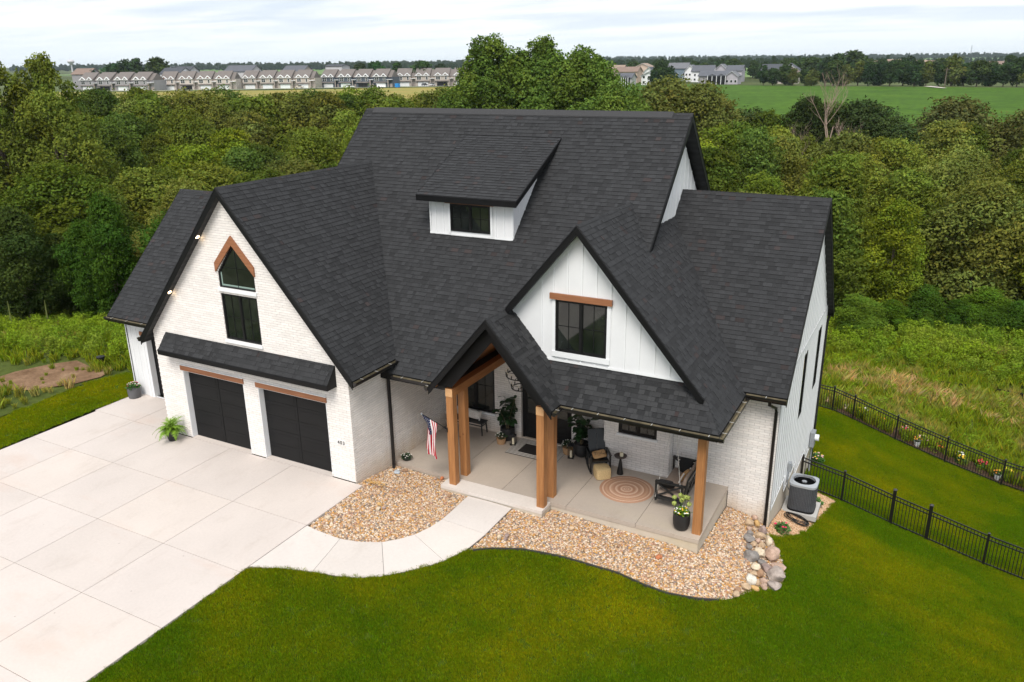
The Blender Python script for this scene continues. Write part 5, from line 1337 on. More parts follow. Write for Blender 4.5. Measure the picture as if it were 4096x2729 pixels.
m = MB(); m.lathe([(0.0, 0.62), (0.335, 0.62), (0.335, 0.9)], n=32); m.build('fan_well', MAT['black'], t)
for k in range(3):
    a = k*2.094+0.4; m = MB(); P = []
    for rr, w0, w1 in ((0.07, -0.25, 0.35), (0.2, -0.35, 0.45), (0.31, -0.35, 0.5)):
        P += [(rr*math.cos(a+w0), rr*math.sin(a+w0), 0.86), (rr*math.cos(a+w1), rr*math.sin(a+w1), 0.80)]
    m.mesh(P, [(0, 1, 3, 2), (2, 3, 5, 4)]); m.build('fan_blade', MAT['metal'], t)
m = MB(); m.lathe([(0.075, 0.80), (0.08, 0.93), (0.0, 0.945)], n=20); m.build('fan_hub', MAT['metal'], t)
m = MB()
for r_ in (0.12, 0.17, 0.22, 0.27, 0.315): m.tube([(r_*math.cos(a), r_*math.sin(a), 0.972) for a in [2*math.pi*k/36 for k in range(36)]], 0.0025, 4, closed=True)
for k in range(8): a = k*math.pi/4+0.2; m.bar((0.08*math.cos(a), 0.08*math.sin(a), 0.955), (0.34*math.cos(a), 0.34*math.sin(a), 0.98), 0.006, 0.005)
m.build('grille', MAT['black'], t)
m = MB(); m.box(11.15, 12.22, 7.42, 8.45, acz-0.16, acz-0.001); o = m.build('equipment_pad', MAT['street']); tag(o, 'thin concrete pad under the air conditioner unit', 'pad')
t = empty('disconnect_box', (11.19, 7.92, -0.68), label='small grey electrical disconnect box on the siding above the unit', cat='electrical box')
m = MB(); m.box(-0.03, 0.06, -0.08, 0.08, 0.0, 0.30); m.build('box', MAT['metal'], t); m = MB(); m.box(0.06, 0.075, -0.085, 0.085, -0.01, 0.22); m.build('cover', MAT['metal'], t)
m = MB(); m.tube([(0.0, 0, 0.0), (0.0, 0, -0.55), (0.12, 0, -0.75), (0.2, -0.05, -0.8)], 0.016, 6); m.build('conduit', MAT['metal'], t)
t = empty('electric_meter', (11.16, 13.35, -2.0), label='grey electric meter with round glass face on the rear wall corner', cat='electric meter')
m = MB(); m.box(0, 0.16, -0.2, 0.2, -0.18, 0.42); m.build('box', MAT['metal'], t); m = MB(); m.tube([(0.16, 0, 0.18), (0.30, 0, 0.18)], 0.125, 20); m.build('face', MAT['offwhite'], t)
m = MB(); m.tube([(0.08, 0.0, -0.18), (0.08, 0.0, -1.3)], 0.03, 8); m.build('conduit', MAT['metal'], t)
def Gs(x, y): return float(G(np.array([x]), np.array([y]))[0])
m = MB(); rnd = random.Random(2)
for k in range(6):
    pts = []; rx, ry = 0.30+rnd.uniform(-.05, .06), 0.40+rnd.uniform(-.07, .06); ox, oy = rnd.uniform(-.05, .05), rnd.uniform(-.05, .05)
    for q in range(30): a = 2*math.pi*q/30; x, y = 11.72+ox+rx*math.cos(a), 7.02+oy+ry*math.sin(a)*0.8; pts.append((x, y, Gs(x, y)+0.05+0.015*k+0.01*math.sin(3*a+k)))
    m.tube(pts, 0.013, 6, closed=True)
o = m.build('garden_hose', plain('black_rubber_hose', (0.008, 0.009, 0.009), 0.35, var=0.1)); tag(o, 'coiled black garden hose on the gravel before the air conditioner', 'hose')
def shrub(loc, r, h, petals, n, seed, label, cat='plant', name='flowering_plant', lm='leaf'):
    t = empty(name, (loc[0], loc[1], Gs(*loc[:2])-0.02), label=label, cat=cat); flower_clump(t, r, h, n, petals, seed, lm, 260, 0.04)
shrub((11.50, 5.42), 0.24, 0.34, ['fpink'], 5, 3, 'small geranium with magenta flowers in the gravel by the wall corner')
shrub((11.95, 9.75), 0.24, 0.34, ['fern'], 1, 4, 'leafy green plant in the gravel by the fence', lm='leaf')

# ================================================================== FENCES
MAT['iron'] = plain('black_powder_coated_metal', (0.012, 0.011, 0.010), 0.4, 0.2, var=0.1)
def fence(name, posts, label, h=1.15, thick=0.075, gate=None, sp=0.105):
    root = empty(name, (posts[0][0], posts[0][1], 0), label=label, cat='fence'); ox, oy = posts[0][0], posts[0][1]
    prim = MB(); prim.box(-0.011, 0.011, -0.011, 0.011, 0, 1.0); oo = prim.build('picket', MAT['iron']); pme = oo.data; bpy.data.objects.remove(oo)
    n = 0; rest = MB()
    for i, (x, y, z) in enumerate(posts):
        m = MB(); th = thick*(1.5 if gate and i in gate else 1); hh = h+(0.22 if gate and i in gate else 0.08); m.box(-th/2, th/2, -th/2, th/2, -0.1, hh); m.mesh([(-th*.6, -th*.6, hh), (th*.6, -th*.6, hh), (th*.6, th*.6, hh), (-th*.6, th*.6, hh), (0, 0, hh+th*.5)], [(0, 1, 4), (1, 2, 4), (2, 3, 4), (3, 0, 4), (3, 2, 1, 0)])
        o = m.build('post', MAT['iron'], root); o.location = (x-ox, y-oy, z)
    for a, b in zip(posts[:-1], posts[1:]):
        A = Vector((a[0]-ox, a[1]-oy, a[2])); B = Vector((b[0]-ox, b[1]-oy, b[2])); L = (B-A).length
        for zz in (0.10, h-0.16, h-0.02):
            m = MB(); m.bar(A+Z_*zz, B+Z_*zz, 0.034, 0.038); m.build('rail', MAT['iron'], root)
        k = max(2, int(L/sp))
        for q in range(1, k):
            P = A.lerp(B, q/k)
            if n < 295:
                o = link('picket', pme, root); o.matrix_basis = Matrix.Translation(P+Z_*0.04) @ Matrix.Diagonal((1, 1, h-0.06, 1)); n += 1
            else: rest.box(P.x-0.008, P.x+0.008, P.y-0.008, P.y+0.008, P.z+0.04, P.z+h-0.02)
    if rest.v: o = rest.build('pickets', MAT['iron'], root); o['kind'] = 'stuff'
    return root
FP = [(11.19, 11.46), (12.65, 11.45), (14.32, 11.45), (15.5, 11.45), (17.31, 11.45), (19.1, 11.45), (20.9, 11.45), (22.7, 11.45)]
fence('metal_fence', [(x, y, Gs(x, y)) for x, y in FP], 'nearer black picket fence running right from the white siding, with a gate', 1.17, gate=(2, 3))
RP = [(3.0, 20.5), (5.1, 20.5), (7.2, 20.5), (9.2, 20.5), (11.21, 20.5), (12.12, 20.5), (13.99, 20.5), (16.07, 20.5), (18.34, 20.5), (20.6, 20.5), (22.8, 20.5), (25.0, 20.5)]
fence('metal_fence', [(x, y, Gs(x, y)) for x, y in RP], 'farther black picket fence between the back lawn and the wild meadow', 1.17)
# potted flowers along the far fence
spec = [(12.6, 21.9, 'fwhite', 'fwhite', 'white'), (12.3, 21.5, 'fyellow', 'fyellow', 'yellow'), (13.2, 21.7, 'forange', 'forange', 'orange'), (14.35, 21.8, 'fpale', 'fpink', 'pale pink'), (15.1, 21.6, 'fgreen', 'fpale', 'mixed green'), (15.9, 21.7, 'fred', 'forange', 'red and orange'), (16.7, 21.5, 'fwhite', 'fwhite', 'large white'), (16.75, 21.15, 'fyellow', 'fyellow', 'bright yellow'), (17.6, 21.6, 'fred', 'fpink', 'crimson'), (18.6, 21.7, 'forange', 'fyellow', 'golden orange'), (19.3, 21.4, 'forange', 'fred', 'orange red'), (20.3, 21.6, 'fpink', 'fpale', 'magenta'), (21.4, 21.6, 'fpink', 'fpink', 'deep magenta')]
for k, (x, y, a, b, nm) in enumerate(spec):
    t = empty('flowering_plant', (x, y, Gs(x, y)), label=nm+' flower clump in the border behind the far fence', cat='plant'); flower_clump(t, 0.26, 0.42, 14, [a, b], 40+k, 'leaf', 110, 0.045)
for k, (x, y, c) in enumerate([(14.9, 21.0, 'left'), (18.2, 21.0, 'middle'), (20.9, 21.0, 'right')]):
    t = empty('white_pot', (x, y, Gs(x, y)), label='small white flower pot at the far fence, '+c+' one of three', cat='flower pot'); pot(t, 0.15, 0.26, 't', mat='offwhite'); c_ = empty('planting', (0, 0, 0.22)); c_.parent = t; flower_clump(c_, 0.18, 0.24, 8, ['forange', 'fyellow'], 60+k, 'leaf', 80, 0.04)
shrub((11.35, 14.6), 0.3, 0.42, ['fyellow', 'fpale', 'fpale'], 16, 31, 'yellow and pale pink flowers at the rear corner of the house')

# ================================================================== STONES
def rock(rx, ry, rz, seed, sub=2):
    bm = bmesh.new(); bmesh.ops.create_icosphere(bm, subdivisions=sub+1, radius=1.0); rnd = random.Random(seed)
    pl = [(Vector((rnd.gauss(0, 1), rnd.gauss(0, 1), rnd.gauss(0, 1))).normalized(), rnd.uniform(0.58, 0.88)) for _ in range(16)]
    ph = [rnd.uniform(0, 6) for _ in range(6)]
    for v in bm.verts:
        p = v.co.copy()
        for nn, d in pl:
            s = p.dot(nn)
            if s > d: p -= nn*(s-d)*0.85
        w = 1+0.05*math.sin(p.x*4+ph[0])*math.sin(p.y*5+ph[1])+0.04*math.sin(p.z*7+ph[2]+p.x*3)+0.02*math.sin(p.y*13+ph[3])
        v.co = Vector((p.x*rx*w, p.y*ry*w, p.z*rz*w))
    me = bpy.data.meshes.new('stone'); bm.to_mesh(me); bm.free(); me.polygons.foreach_set('use_smooth', [True]*len(me.polygons)); me.set_sharp_from_angle(angle=R(28)); return me
def stone_mat(name, c):
    m, nt, b = newmat(name); n = noise(nt, 7, 6, 0.65); n2 = noise(nt, 45, 4, 0.7)
    r = ramp(nt, n.outputs[0], [(0.25, tuple(v*0.6 for v in c)), (0.5, c), (0.75, tuple(min(0.85, v*1.35+0.03) for v in c))])
    r2 = ramp(nt, n2.outputs[0], [(0.3, (0.75,)*3), (0.7, (1.2,)*3)]); nt.links.new(mixc(nt, r.outputs[0], r2.outputs[0], 1.0, 'MULTIPLY'), b.inputs['Base Color'])
    b.inputs['Roughness'].default_value = 0.85; bump(nt, b, n2.outputs[0], 0.5, 0.015); return m
SMT = {k: stone_mat('stone_'+k, c) for k, c in dict(tan=(0.46, 0.33, 0.21), cream=(0.58, 0.48, 0.35), dark=(0.215, 0.195, 0.18), grey=(0.34, 0.285, 0.25), pink=(0.42, 0.29, 0.22), mauve=(0.29, 0.215, 0.19), gold=(0.50, 0.31, 0.12), brown=(0.32, 0.19, 0.11), white=(0.66, 0.62, 0.54), orange=(0.50, 0.17, 0.07), blue=(0.42, 0.46, 0.50)).items()}
BOULD = [(10.67, 4.62, .15, .102, 'tan', 'tan boulder at the top of the pile, below the brick corner'), (10.75, 5.04, .125, .083, 'pink', 'pinkish stone touching the brick wall, uppermost of the pile'), (10.86, 4.8, .096, .117, 'gold', 'golden stone between the tan top boulder and the downspout'), (10.73, 4.36, .102, .074, 'pink', 'small pale pink stone below the tan top boulder'), (10.86, 4.48, .075, .061, 'tan', 'smallest tan stone below the golden stone'), (10.8, 4.17, .108, .081, 'dark', 'dark blue grey stone at the upper left rim of the pile'), (10.83, 3.83, .173, .12, 'dark', 'large dark grey speckled stone on the left rim near the porch'), (11.03, 4.32, .176, .108, 'tan', 'flat tan boulder right of the dark upper stones'), (11.06, 4.68, .151, .137, 'mauve', 'mauve boulder leaning at the foot of the downspout'), (11.06, 3.99, .087, .094, 'pink', 'rounded grey pink stone under the flat tan boulder'), (11.0, 3.74, .106, .099, 'tan', 'rounded tan stone in the upper middle of the pile'), (10.93, 3.45, .098, .085, 'dark', 'small black grey stone on the left rim'), (11.2, 3.9, .1, .12, 'tan', 'upright tan stone behind the rounded tan one'), (11.33, 4.26, .122, .189, 'cream', 'tall pale boulder at the lawn edge under the downspout'), (11.24, 3.43, .217, .157, 'cream', 'big cream and tan boulder in the centre of the pile'), (11.53, 3.64, .252, .225, 'pink', 'large brown pink boulder at the lawn edge'), (11.08, 3.05, .213, .168, 'dark', 'large dark grey boulder left of centre'), (11.36, 3.08, .143, .084, 'dark', 'smaller dark stone wedged below the central cream boulder'), (11.26, 2.67, .153, .121, 'cream', 'cream stone on the left rim in the lower half'), (11.54, 2.9, .193, .135, 'mauve', 'grey mauve boulder in the lower middle of the pile'), (11.78, 3.22, .24, .118, 'pink', 'long pale pink boulder along the lawn side'), (11.79, 2.72, .295, .218, 'grey', 'largest grey pink boulder at the right bulge of the pile'), (11.3, 2.31, .113, .088, 'tan', 'tan grey stone on the left rim below the cream stone'), (11.46, 2.43, .108, .145, 'brown', 'round brown pink stone beside the largest boulder'), (11.32, 1.95, .199, .137, 'white', 'almost white flat boulder near the lower end'), (11.49, 1.94, .068, .105, 'tan', 'narrow tan stone right of the white boulder'), (11.59, 2.21, .119, .075, 'pink', 'flat tan pink stone above the lowest grey boulder'), (11.66, 1.94, .106, .099, 'pink', 'round pinkish stone left of the lowest grey boulder'), (11.86, 2.22, .214, .151, 'grey', 'lowest grey boulder at the lawn corner'), (11.49, 1.68, .147, .074, 'gold', 'low cream gold stone at the grass edge'), (11.27, 1.53, .171, .11, 'tan', 'tan boulder at the lower left end of the pile'), (11.13, 1.18, .114, .084, 'brown', 'tan brown stone next to last at the lower end'), (11.14, .99, .12, .09, 'tan', 'last tan stone where the black edging ends')]
for k, (x, y, a, b, c, lab) in enumerate(BOULD):
    me = rock(a, (a+b)*0.55, b*1.0, 100+k); me.materials.append(SMT[c]); o = link('boulder', me); o.location = (x, y, Gs(x, y)+b*0.45+0.02); o.rotation_euler = (0, 0, random.uniform(-0.3, 0.3)); tag(o, lab, 'boulder', 'boulders piled at the corner of the rock bed')
STN = [(.02+.2, 1.42, .085, .05, 'cream', 'pale cream stone at the foot of the porch downspout'), (.45, 1.40, .132, .06, 'blue', 'flat pale blue stone by the porch downspout'), (.34, 1.62, .07, .03, 'white', 'small white flat stone by the porch downspout'), (.56, 1.70, .114, .06, 'brown', 'flat brown stone against the porch edge'), (1.64, 1.80, .074, .052, 'pink', 'pink stone against the porch slab, left of the red one'), (1.83, 1.86, .083, .07, 'orange', 'red stone at the corner of the step slab'), (.46, -1.86, .103, .05, 'cream', 'flat pale stone in the gravel near the driveway'), (1.36, -.76, .078, .06, 'cream', 'cream stone of the trio in the middle of the left gravel bed'), (1.27, -.55, .087, .07, 'gold', 'orange tan stone of the trio in the left gravel bed'), (1.47, -.61, .069, .052, 'mauve', 'mauve stone of the trio in the left gravel bed'), (2.64, 1.0, .08, .07, 'brown', 'brown stone in the gravel before the porch step'), (5.0, -.19, .078, .095, 'cream', 'cream stone of the pair beside the walkway'), (5.12, .02, .09, .05, 'mauve', 'flat purple stone behind the cream stone by the walkway'), (5.18, -.16, .069, .069, 'mauve', 'round purple stone beside the walkway'), (6.52, 1.21, .092, .09, 'tan', 'tan stone in the gravel before the porch slab'), (9.07, 1.14, .105, .083, 'orange', 'bright orange stone in the gravel below the flower pot'), (8.90, 1.12, .066, .06, 'brown', 'brown stone left of the bright orange stone'), (7.95, 1.11, .061, .06, 'brown', 'small brown stone in the gravel before the porch joint')]
for k, (x, y, a, b, c, lab) in enumerate(STN):
    me = rock(a, a*0.85, b, 300+k, 1); me.materials.append(SMT[c]); o = link('stone', me); o.location = (x, y, Gs(x, y)+b*0.6); o.rotation_euler = (0, 0, random.uniform(0, 3)); tag(o, lab, 'stone')
for k, (x, y) in enumerate([(10.3, 23.2), (10.7, 22.9), (11.05, 22.7), (11.4, 22.5), (10.5, 22.5), (10.9, 22.2), (11.3, 22.0), (11.7, 22.3), (10.1, 22.8), (11.8, 21.7), (12.0, 22.0), (10.6, 21.9)]):
    me = rock(0.24, 0.2, 0.16, 500+k, 1); me.materials.append(SMT[['cream', 'white', 'tan'][k % 3]]); o = link('boulder', me); o.location = (x, y, Gs(x, y)+0.05); tag(o, 'pale stone in the pile behind the far fence post', 'stone', 'pale stones behind the far fence')
# left meadow odds and ends
t = empty('drain_pipe', (-16.05, 3.15, Gs(-16.05, 3.15)), label='short black drain pipe standing in the weeds left of the house', cat='pipe'); m = MB(); m.lathe([(0.14, -0.1), (0.14, 0.42), (0.11, 0.42), (0.11, 0.2)], n=16); m.build('pipe', MAT['black'], t); m = MB(); m.lathe([(0.17, 0.42), (0.17, 0.47), (0.0, 0.5)], n=16); m.build('cap', MAT['black'], t)
m = MB(); SL = [(12.46, 30.66), (14.03, 31.46), (15.52, 31.93), (16.98, 32.53), (18.44, 33.04), (19.98, 33.24), (24, 33.6)]
for a, b in zip(SL[:-1], SL[1:]): m.bar((*a, Gs(*a)+0.15), (*b, Gs(*b)+0.15), 0.02, 0.32)
tag(m.build('silt_fence', MAT['black']), 'low black silt fence crossing the meadow', 'silt fence')

# ================================================================== VEGETATION
def leaf_material(name, transl=0.25, objcol=True):
    m = bpy.data.materials.new(name); m.use_nodes = True; nt = m.node_tree; nt.nodes.clear()
    a = N(nt, 'ShaderNodeAttribute', attribute_name='Col'); src = a.outputs['Color']
    if objcol: oi = N(nt, 'ShaderNodeObjectInfo'); src = mixc(nt, src, oi.outputs['Color'], 1.0, 'MULTIPLY')
    d = N(nt, 'ShaderNodeBsdfDiffuse'); t_ = N(nt, 'ShaderNodeBsdfTranslucent'); ms = N(nt, 'ShaderNodeMixShader'); ms.inputs[0].default_value = transl
    nt.links.new(src, d.inputs[0]); nt.links.new(mixc(nt, src, (1.25, 1.3, 0.7), 1.0, 'MULTIPLY'), t_.inputs[0]); nt.links.new(d.outputs[0], ms.inputs[1]); nt.links.new(t_.outputs[0], ms.inputs[2])
    o = N(nt, 'ShaderNodeOutputMaterial'); nt.links.new(ms.outputs[0], o.inputs[0]); return m
MAT['crown'] = leaf_material('tree_leaves', 0.17)
MAT['bark'] = plain('bark', (0.14, 0.11, 0.08), 0.9, var=0.35, scale=5)
MAT['deadbark'] = plain('bleached_dead_wood', (0.25, 0.185, 0.14), 0.9, var=0.25, scale=5)
def leaves_at(C, Nrm, size, rng, asp=0.55, wild=0.9):
    n = len(C); d = Nrm+rng.normal(0, wild, (n, 3)); d /= np.linalg.norm(d, axis=1)[:, None]+1e-9
    r_ = rng.normal(0, 1, (n, 3)); u = np.cross(d, r_); u /= np.linalg.norm(u, axis=1)[:, None]+1e-9; v = np.cross(d, u)
    s = (size*rng.uniform(0.6, 1.3, n))[:, None]; V = np.stack([C-u*s, C-v*s*asp, C+u*s, C+v*s*asp], 1).reshape(-1, 3)
    F = np.arange(4*n).reshape(n, 4); return V, F
def crown_mesh(name, W, Hc, n, size, seed, nb=26, blob=0.36, base=0.0, top_open=0.0, flat=1.0, spread=0.62):
    """leaf clumps on the shells of many boughs; origin at the trunk foot, unit in metres"""
    rng = np.random.default_rng(seed); C = []; Nn = []; K = []
    B = []
    for i in range(nb):
        t = (i+0.5)/nb; z = base+Hc*(0.16+0.80*t); prof = math.sin(math.pi*min(1, 0.18+0.80*t))**0.75
        a = i*2.399+rng.uniform(-.5, .5); r_ = W*spread*prof*math.sqrt(rng.uniform(0.05, 1.0))
        br = W*blob*rng.uniform(0.62, 1.15)*(0.75+0.25*prof); B.append((r_*math.cos(a), r_*math.sin(a), z, br, rng.uniform(0.72, 1.25), rng.uniform(-1, 1)))
    vol = np.array([b[3]**2 for b in B]); cnt = (n*vol/vol.sum()).astype(int)
    for b, k in zip(B, cnt):
        d = rng.normal(0, 1, (k, 3)); d[:, 2] = d[:, 2]*0.9+0.25; d /= np.linalg.norm(d, axis=1)[:, None]
        lump = 1+0.22*np.sin(d[:, 0]*5+b[5]*6)*np.sin(d[:, 1]*6+b[5]*9)+0.18*np.sin(d[:, 2]*9+b[5]*4+d[:, 0]*4)
        rr = b[3]*(0.72+0.42*rng.random(k)**0.7)*lump
        P = np.stack([b[0]+d[:, 0]*rr, b[1]+d[:, 1]*rr, b[2]+d[:, 2]*rr*0.82*flat], 1); C.append(P); Nn.append(d+np.array([0, 0, 0.45])); 
        c = b[4]*(0.88+0.24*rng.random(k)); c *= np.where(rng.random(k) < 0.05, 1.28, 1.0); hue = b[5]*0.10+rng.normal(0, 0.06, k)
        K.append(np.stack([c*(1+hue), c, c*(1-hue*0.8)], 1))
    C = np.concatenate(C); Nn = np.concatenate(Nn); K = np.concatenate(K)
    ok = C[:, 2] > 0.05; C, Nn, K = C[ok], Nn[ok], K[ok]
    V, F = leaves_at(C, Nn, size, rng); V = V*np.array([1, 1, Hc*1.08/V[:, 2].max()]); B = [(b[0], b[1], b[2]*0.95)+b[3:] for b in B]; return npmesh(name, V, F, np.clip(K, 0, 3), MAT['crown']), B
def trunk_mesh(name, Ht, r, B, seed, mat='bark'):
    rnd = random.Random(seed); m = MB(); tp = Vector((rnd.uniform(-.3, .3), rnd.uniform(-.3, .3), Ht))
    m.tube([Vector((0, 0, -0.5)), tp*0.35, tp*0.7, tp], [r*1.25, r*0.9, r*0.6, r*0.25], 7)
    for b in B[::3]:
        a = tp*rnd.uniform(0.3, 0.75); q = Vector(b[:3]); m.tube([a, a.lerp(q, 0.5)+Vector((0, 0, -0.1*Ht*0.2)), q], [r*0.38, r*0.25, r*0.08], 5)
    o = m.build(name, MAT[mat]); me = o.data; bpy.data.objects.remove(o); return me
VAR = []
for k, (W, H, n, s) in enumerate([(3.4, 8.5, 27000, 0.098), (3.0, 9.5, 26000, 0.098), (3.8, 7.5, 27000, 0.10), (2.7, 8.0, 22000, 0.095), (3.3, 9.0, 27000, 0.098), (4.2, 8.0, 29000, 0.102)]):
    cm, B = crown_mesh('crown', W, H, n, s, 20+k, nb=[30, 34, 28, 26, 38, 34][k], blob=[.36, .34, .38, .40, .30, .33][k]); tm = trunk_mesh('trunk', H*0.75, 0.16, B, 50+k); VAR.append((cm, tm, W, H))
FARV = []
for k, (W, H, n, s) in enumerate([(4.5, 9.0, 2600, 0.42), (5.0, 8.0, 2600, 0.45), (3.6, 10.0, 2200, 0.40)]):
    cm, B = crown_mesh('crown', W, H, n, s, 70+k, nb=22, blob=0.36); tm = trunk_mesh('trunk', H*0.7, 0.2, B, 80+k); FARV.append((cm, tm, W, H))
GREENS = [(0.122, 0.155, 0.022), (0.136, 0.165, 0.024), (0.100, 0.140, 0.022), (0.155, 0.182, 0.027), (0.080, 0.118, 0.022), (0.160, 0.178, 0.036), (0.138, 0.152, 0.034), (0.115, 0.160, 0.020)]
def tree(x, y, H, wf, var, col, label, group=None, name='tree', cat='tree', z=None, rz=None, far=False, sx=1.0):
    cm, tm, W, H0 = (FARV if far else VAR)[var % (3 if far else 6)]; z = Gs(x, y) if z is None else z
    t = empty(name, (x, y, z-0.1), label=label, cat=cat, group=group); s = H/ (H0*1.08)
    rz = random.uniform(0, 6.28) if rz is None else rz
    for nm, me in (('crown', cm), ('trunk', tm)):
        o = link(nm, me, t); o.scale = (s*wf*sx, s*wf, s); o.rotation_euler = (0, 0, rz); o.color = (*col, 1) if nm == 'crown' else (1, 1, 1, 1)
    return t
def ts(t, s): return (14.3-.474*t+.88*s, -16.5+.88*t+.474*s)
def build_forest():
    rnd = random.Random(77); pts = []
    tries = 0
    while tries < 60000 and len(pts) < 310:
        tries += 1; t = rnd.uniform(42, 134); s = rnd.uniform(-0.76*t-4, 0.72*t+4)
        x, y = ts(t, s)
        if y < 16 and x > -22: continue
        # open meadow on both sides
        if s > 12 and t < 53+0.12*(s-12)+(2 if s > 30 else 0): continue
        if s < -14 and t < 46.5-0.06*(s+14): continue
        if x > -14 and x < 12 and y < 24: continue
        if s > 6 and t > 113+5*math.sin(s*0.15): continue
        if s > 0 and 62 < s and t > 96: continue
        dmin = 5.0+0.02*(t-42)
        if any((x-a)**2+(y-b)**2 < dmin**2 for a, b, _, _ in pts): continue
        pts.append((x, y, t, s))
    for x, y, t, s in pts:
        f = (t-42)/86
        if s < 4: top = 3.4+5.0*f+rnd.uniform(-2.6, 1.1)
        else: top = 3.4+2.9*min(1, f*1.5)+rnd.uniform(-2.6, 1.1)
        if t < 50: top = rnd.uniform(1.2, 4.0)
        z = Gs(x, y); H = max(5.5, top-z)
        nz_ = math.sin(x*0.11+1)*math.cos(y*0.09)+0.5*math.sin(x*0.31+y*0.27)
        base = GREENS[rnd.randrange(8)]; 
        if f > 0.35: base = tuple(a*1.12 for a in base)
        k = rnd.uniform(0.72, 1.08)*(1+0.14*nz_); col = tuple(c*k for c in base)
        r_ = rnd.random()
        if r_ < 0.09: col = (0.175*k, 0.22*k, 0.020*k)
        lum = col[1]; tone = 'bright yellow green' if r_ < 0.09 else ('dark green' if lum < 0.105 else ('olive green' if col[0]/col[1] > 0.78 else 'mid green'))
        place_ = 'behind the house' if -14 < s < 12 else ('left of the house' if s <= -14 else 'right of the house'); dep = 'front edge' if t < 58 else ('middle' if t < 92 else 'far edge')
        tree(x, y, H, rnd.uniform(1.05, 1.5)*(8.5/H if H > 9 else 1)**0.5, rnd.randrange(6), col, '%s broadleaf tree at the %s of the wood %s' % (tone, dep, place_), '%s trees at the %s of the wood %s' % (tone, dep, place_))
    return pts
FPTS = build_forest()
rnd = random.Random(31)
for k in range(34):
    s = -88+k*2.7+rnd.uniform(-1, 1); t = 122+rnd.uniform(-6, 6); x, y = ts(t, s); top = 8.9+rnd.uniform(-1.3, 1.1); z = Gs(x, y)
    c = rnd.choice([(0.10, 0.145, 0.022), (0.13, 0.165, 0.024), (0.08, 0.12, 0.024), (0.14, 0.15, 0.03)])
    tree(x, y, top-z, 0.95+0.25*rnd.random(), rnd.randrange(6), c, 'tall tree on the far rim of the wood before the dry field', 'trees on the far rim of the wood')
# low shrubs along the wood's edge
rnd = random.Random(9)
for k in range(60):
    if k < 26: t, s = 44.5+rnd.uniform(-1.5, 2), -15-k*0.95+rnd.uniform(-1, 1)
    else: t, s = 50.5+rnd.uniform(-2.0, 3)+0.1*(k-26), 13+(k-26)*1.0+rnd.uniform(-1, 1)
    x, y = ts(t, s); c = rnd.choice([(0.08, 0.145, 0.014), (0.055, 0.11, 0.014), (0.10, 0.165, 0.02)]) if k >= 26 else rnd.choice([(0.05, 0.10, 0.014), (0.075, 0.13, 0.014), (0.05, 0.075, 0.018), (0.09, 0.13, 0.02)])
    tree(x, y, rnd.uniform(1.8, 3.8) if k >= 26 else rnd.uniform(2.5, 8.0), rnd.uniform(1.3, 1.9) if k >= 26 else rnd.uniform(0.8, 1.3), rnd.randrange(6), c, 'low shrub at the left edge of the wood' if k < 26 else 'low shrub at the right edge of the wood', 'shrubs at the left wood edge' if k < 26 else 'shrubs at the right wood edge', 'shrub', 'shrub')
# distinct trees
COT = (0.105, 0.160, 0.028)
CW_ = []
for k, (W, H, n, s, nb, bl) in enumerate([(6.4, 21, 44000, 0.155, 90, .165), (6.0, 20, 42000, 0.155, 84, .17), (6.6, 16, 40000, 0.155, 70, .21)]):
    cm, B = crown_mesh('crown', W, H, n, s, 120+k, nb=nb, blob=bl, spread=0.85, flat=1.25); CW_.append((cm, trunk_mesh('trunk', H*0.85, 0.42, B, 130+k), W, H))
def big_tree(x, y, top, v, wf, col, label, rz=0.0, name='cottonwood_tree'):
    cm, tm, W, H0 = CW_[v]; z = Gs(x, y); H = top-z; t = empty(name, (x, y, z-0.2), label=label, cat='tree'); s = H/(H0*1.08)
    for nm, me in (('crown', cm), ('trunk', tm)):
        o = link(nm, me, t); o.scale = (s*wf, s*wf, s); o.rotation_euler = (0, 0, rz); o.color = (*col, 1) if nm == 'crown' else (1, 1, 1, 1)
big_tree(-37.6, 74.4, 15.9, 0, 1.20, COT, 'tallest cottonwood above the roof ridge, its leftmost crown', 0.3)
big_tree(-31.8, 77.5, 15.6, 1, 1.15, COT, 'second tall cottonwood above the ridge with gaps of sky between its boughs', 1.9)
big_tree(-26.3, 78.4, 14.4, 0, 1.05, tuple(c*1.1 for c in COT), 'third cottonwood above the ridge, slightly lower', 4.0)
big_tree(-21.6, 76.0, 10.4, 2, 1.05, tuple(c*1.15 for c in COT), 'lowest right cottonwood shoulder above the ridge', 2.2)
big_tree(-34.8, 76.5, 14.4, 2, 1.1, tuple(c*0.95 for c in COT), 'cottonwood bough mass filling between the two tallest crowns', 1.1)
big_tree(-29.2, 76.3, 13.9, 2, 1.1, tuple(c*1.05 for c in COT), 'cottonwood bough mass between the second and third crowns', 3.1)
big_tree(-24.2, 77.6, 13.0, 2, 1.0, tuple(c*1.05 for c in COT), 'cottonwood bough mass right of the third crown', 0.2)
big_tree(-40.4, 75.5, 12.2, 2, 0.9, tuple(c*1.0 for c in COT), 'cottonwood shoulder left of the tallest crown', 4.4)
big_tree(-42.5, 75.5, 10.0, 2, 0.9, tuple(c*1.05 for c in COT), 'lower left bough mass of the cottonwood group', 5.2)
big_tree(-65.0, 29.0, 13.8, 0, 0.95, (0.140, 0.170, 0.026), 'tall cottonwood cut by the left picture edge', 1.0)
big_tree(-64.0, 33.6, 13.9, 1, 0.85, (0.140, 0.170, 0.026), 'tall cottonwood at the upper left with twin tops', 2.6)
big_tree(-59.6, 31.0, 10.8, 2, 0.85, (0.140, 0.170, 0.026), 'shorter rounded cottonwood right of the upper left pair', 0.4)
tree(-1.9, 92.3, 8.2-Gs(-1.9, 92.3), 1.0, 1, (0.050, 0.072, 0.022), 'dark broken tree left of the bare dead tree', name='dark_tree')
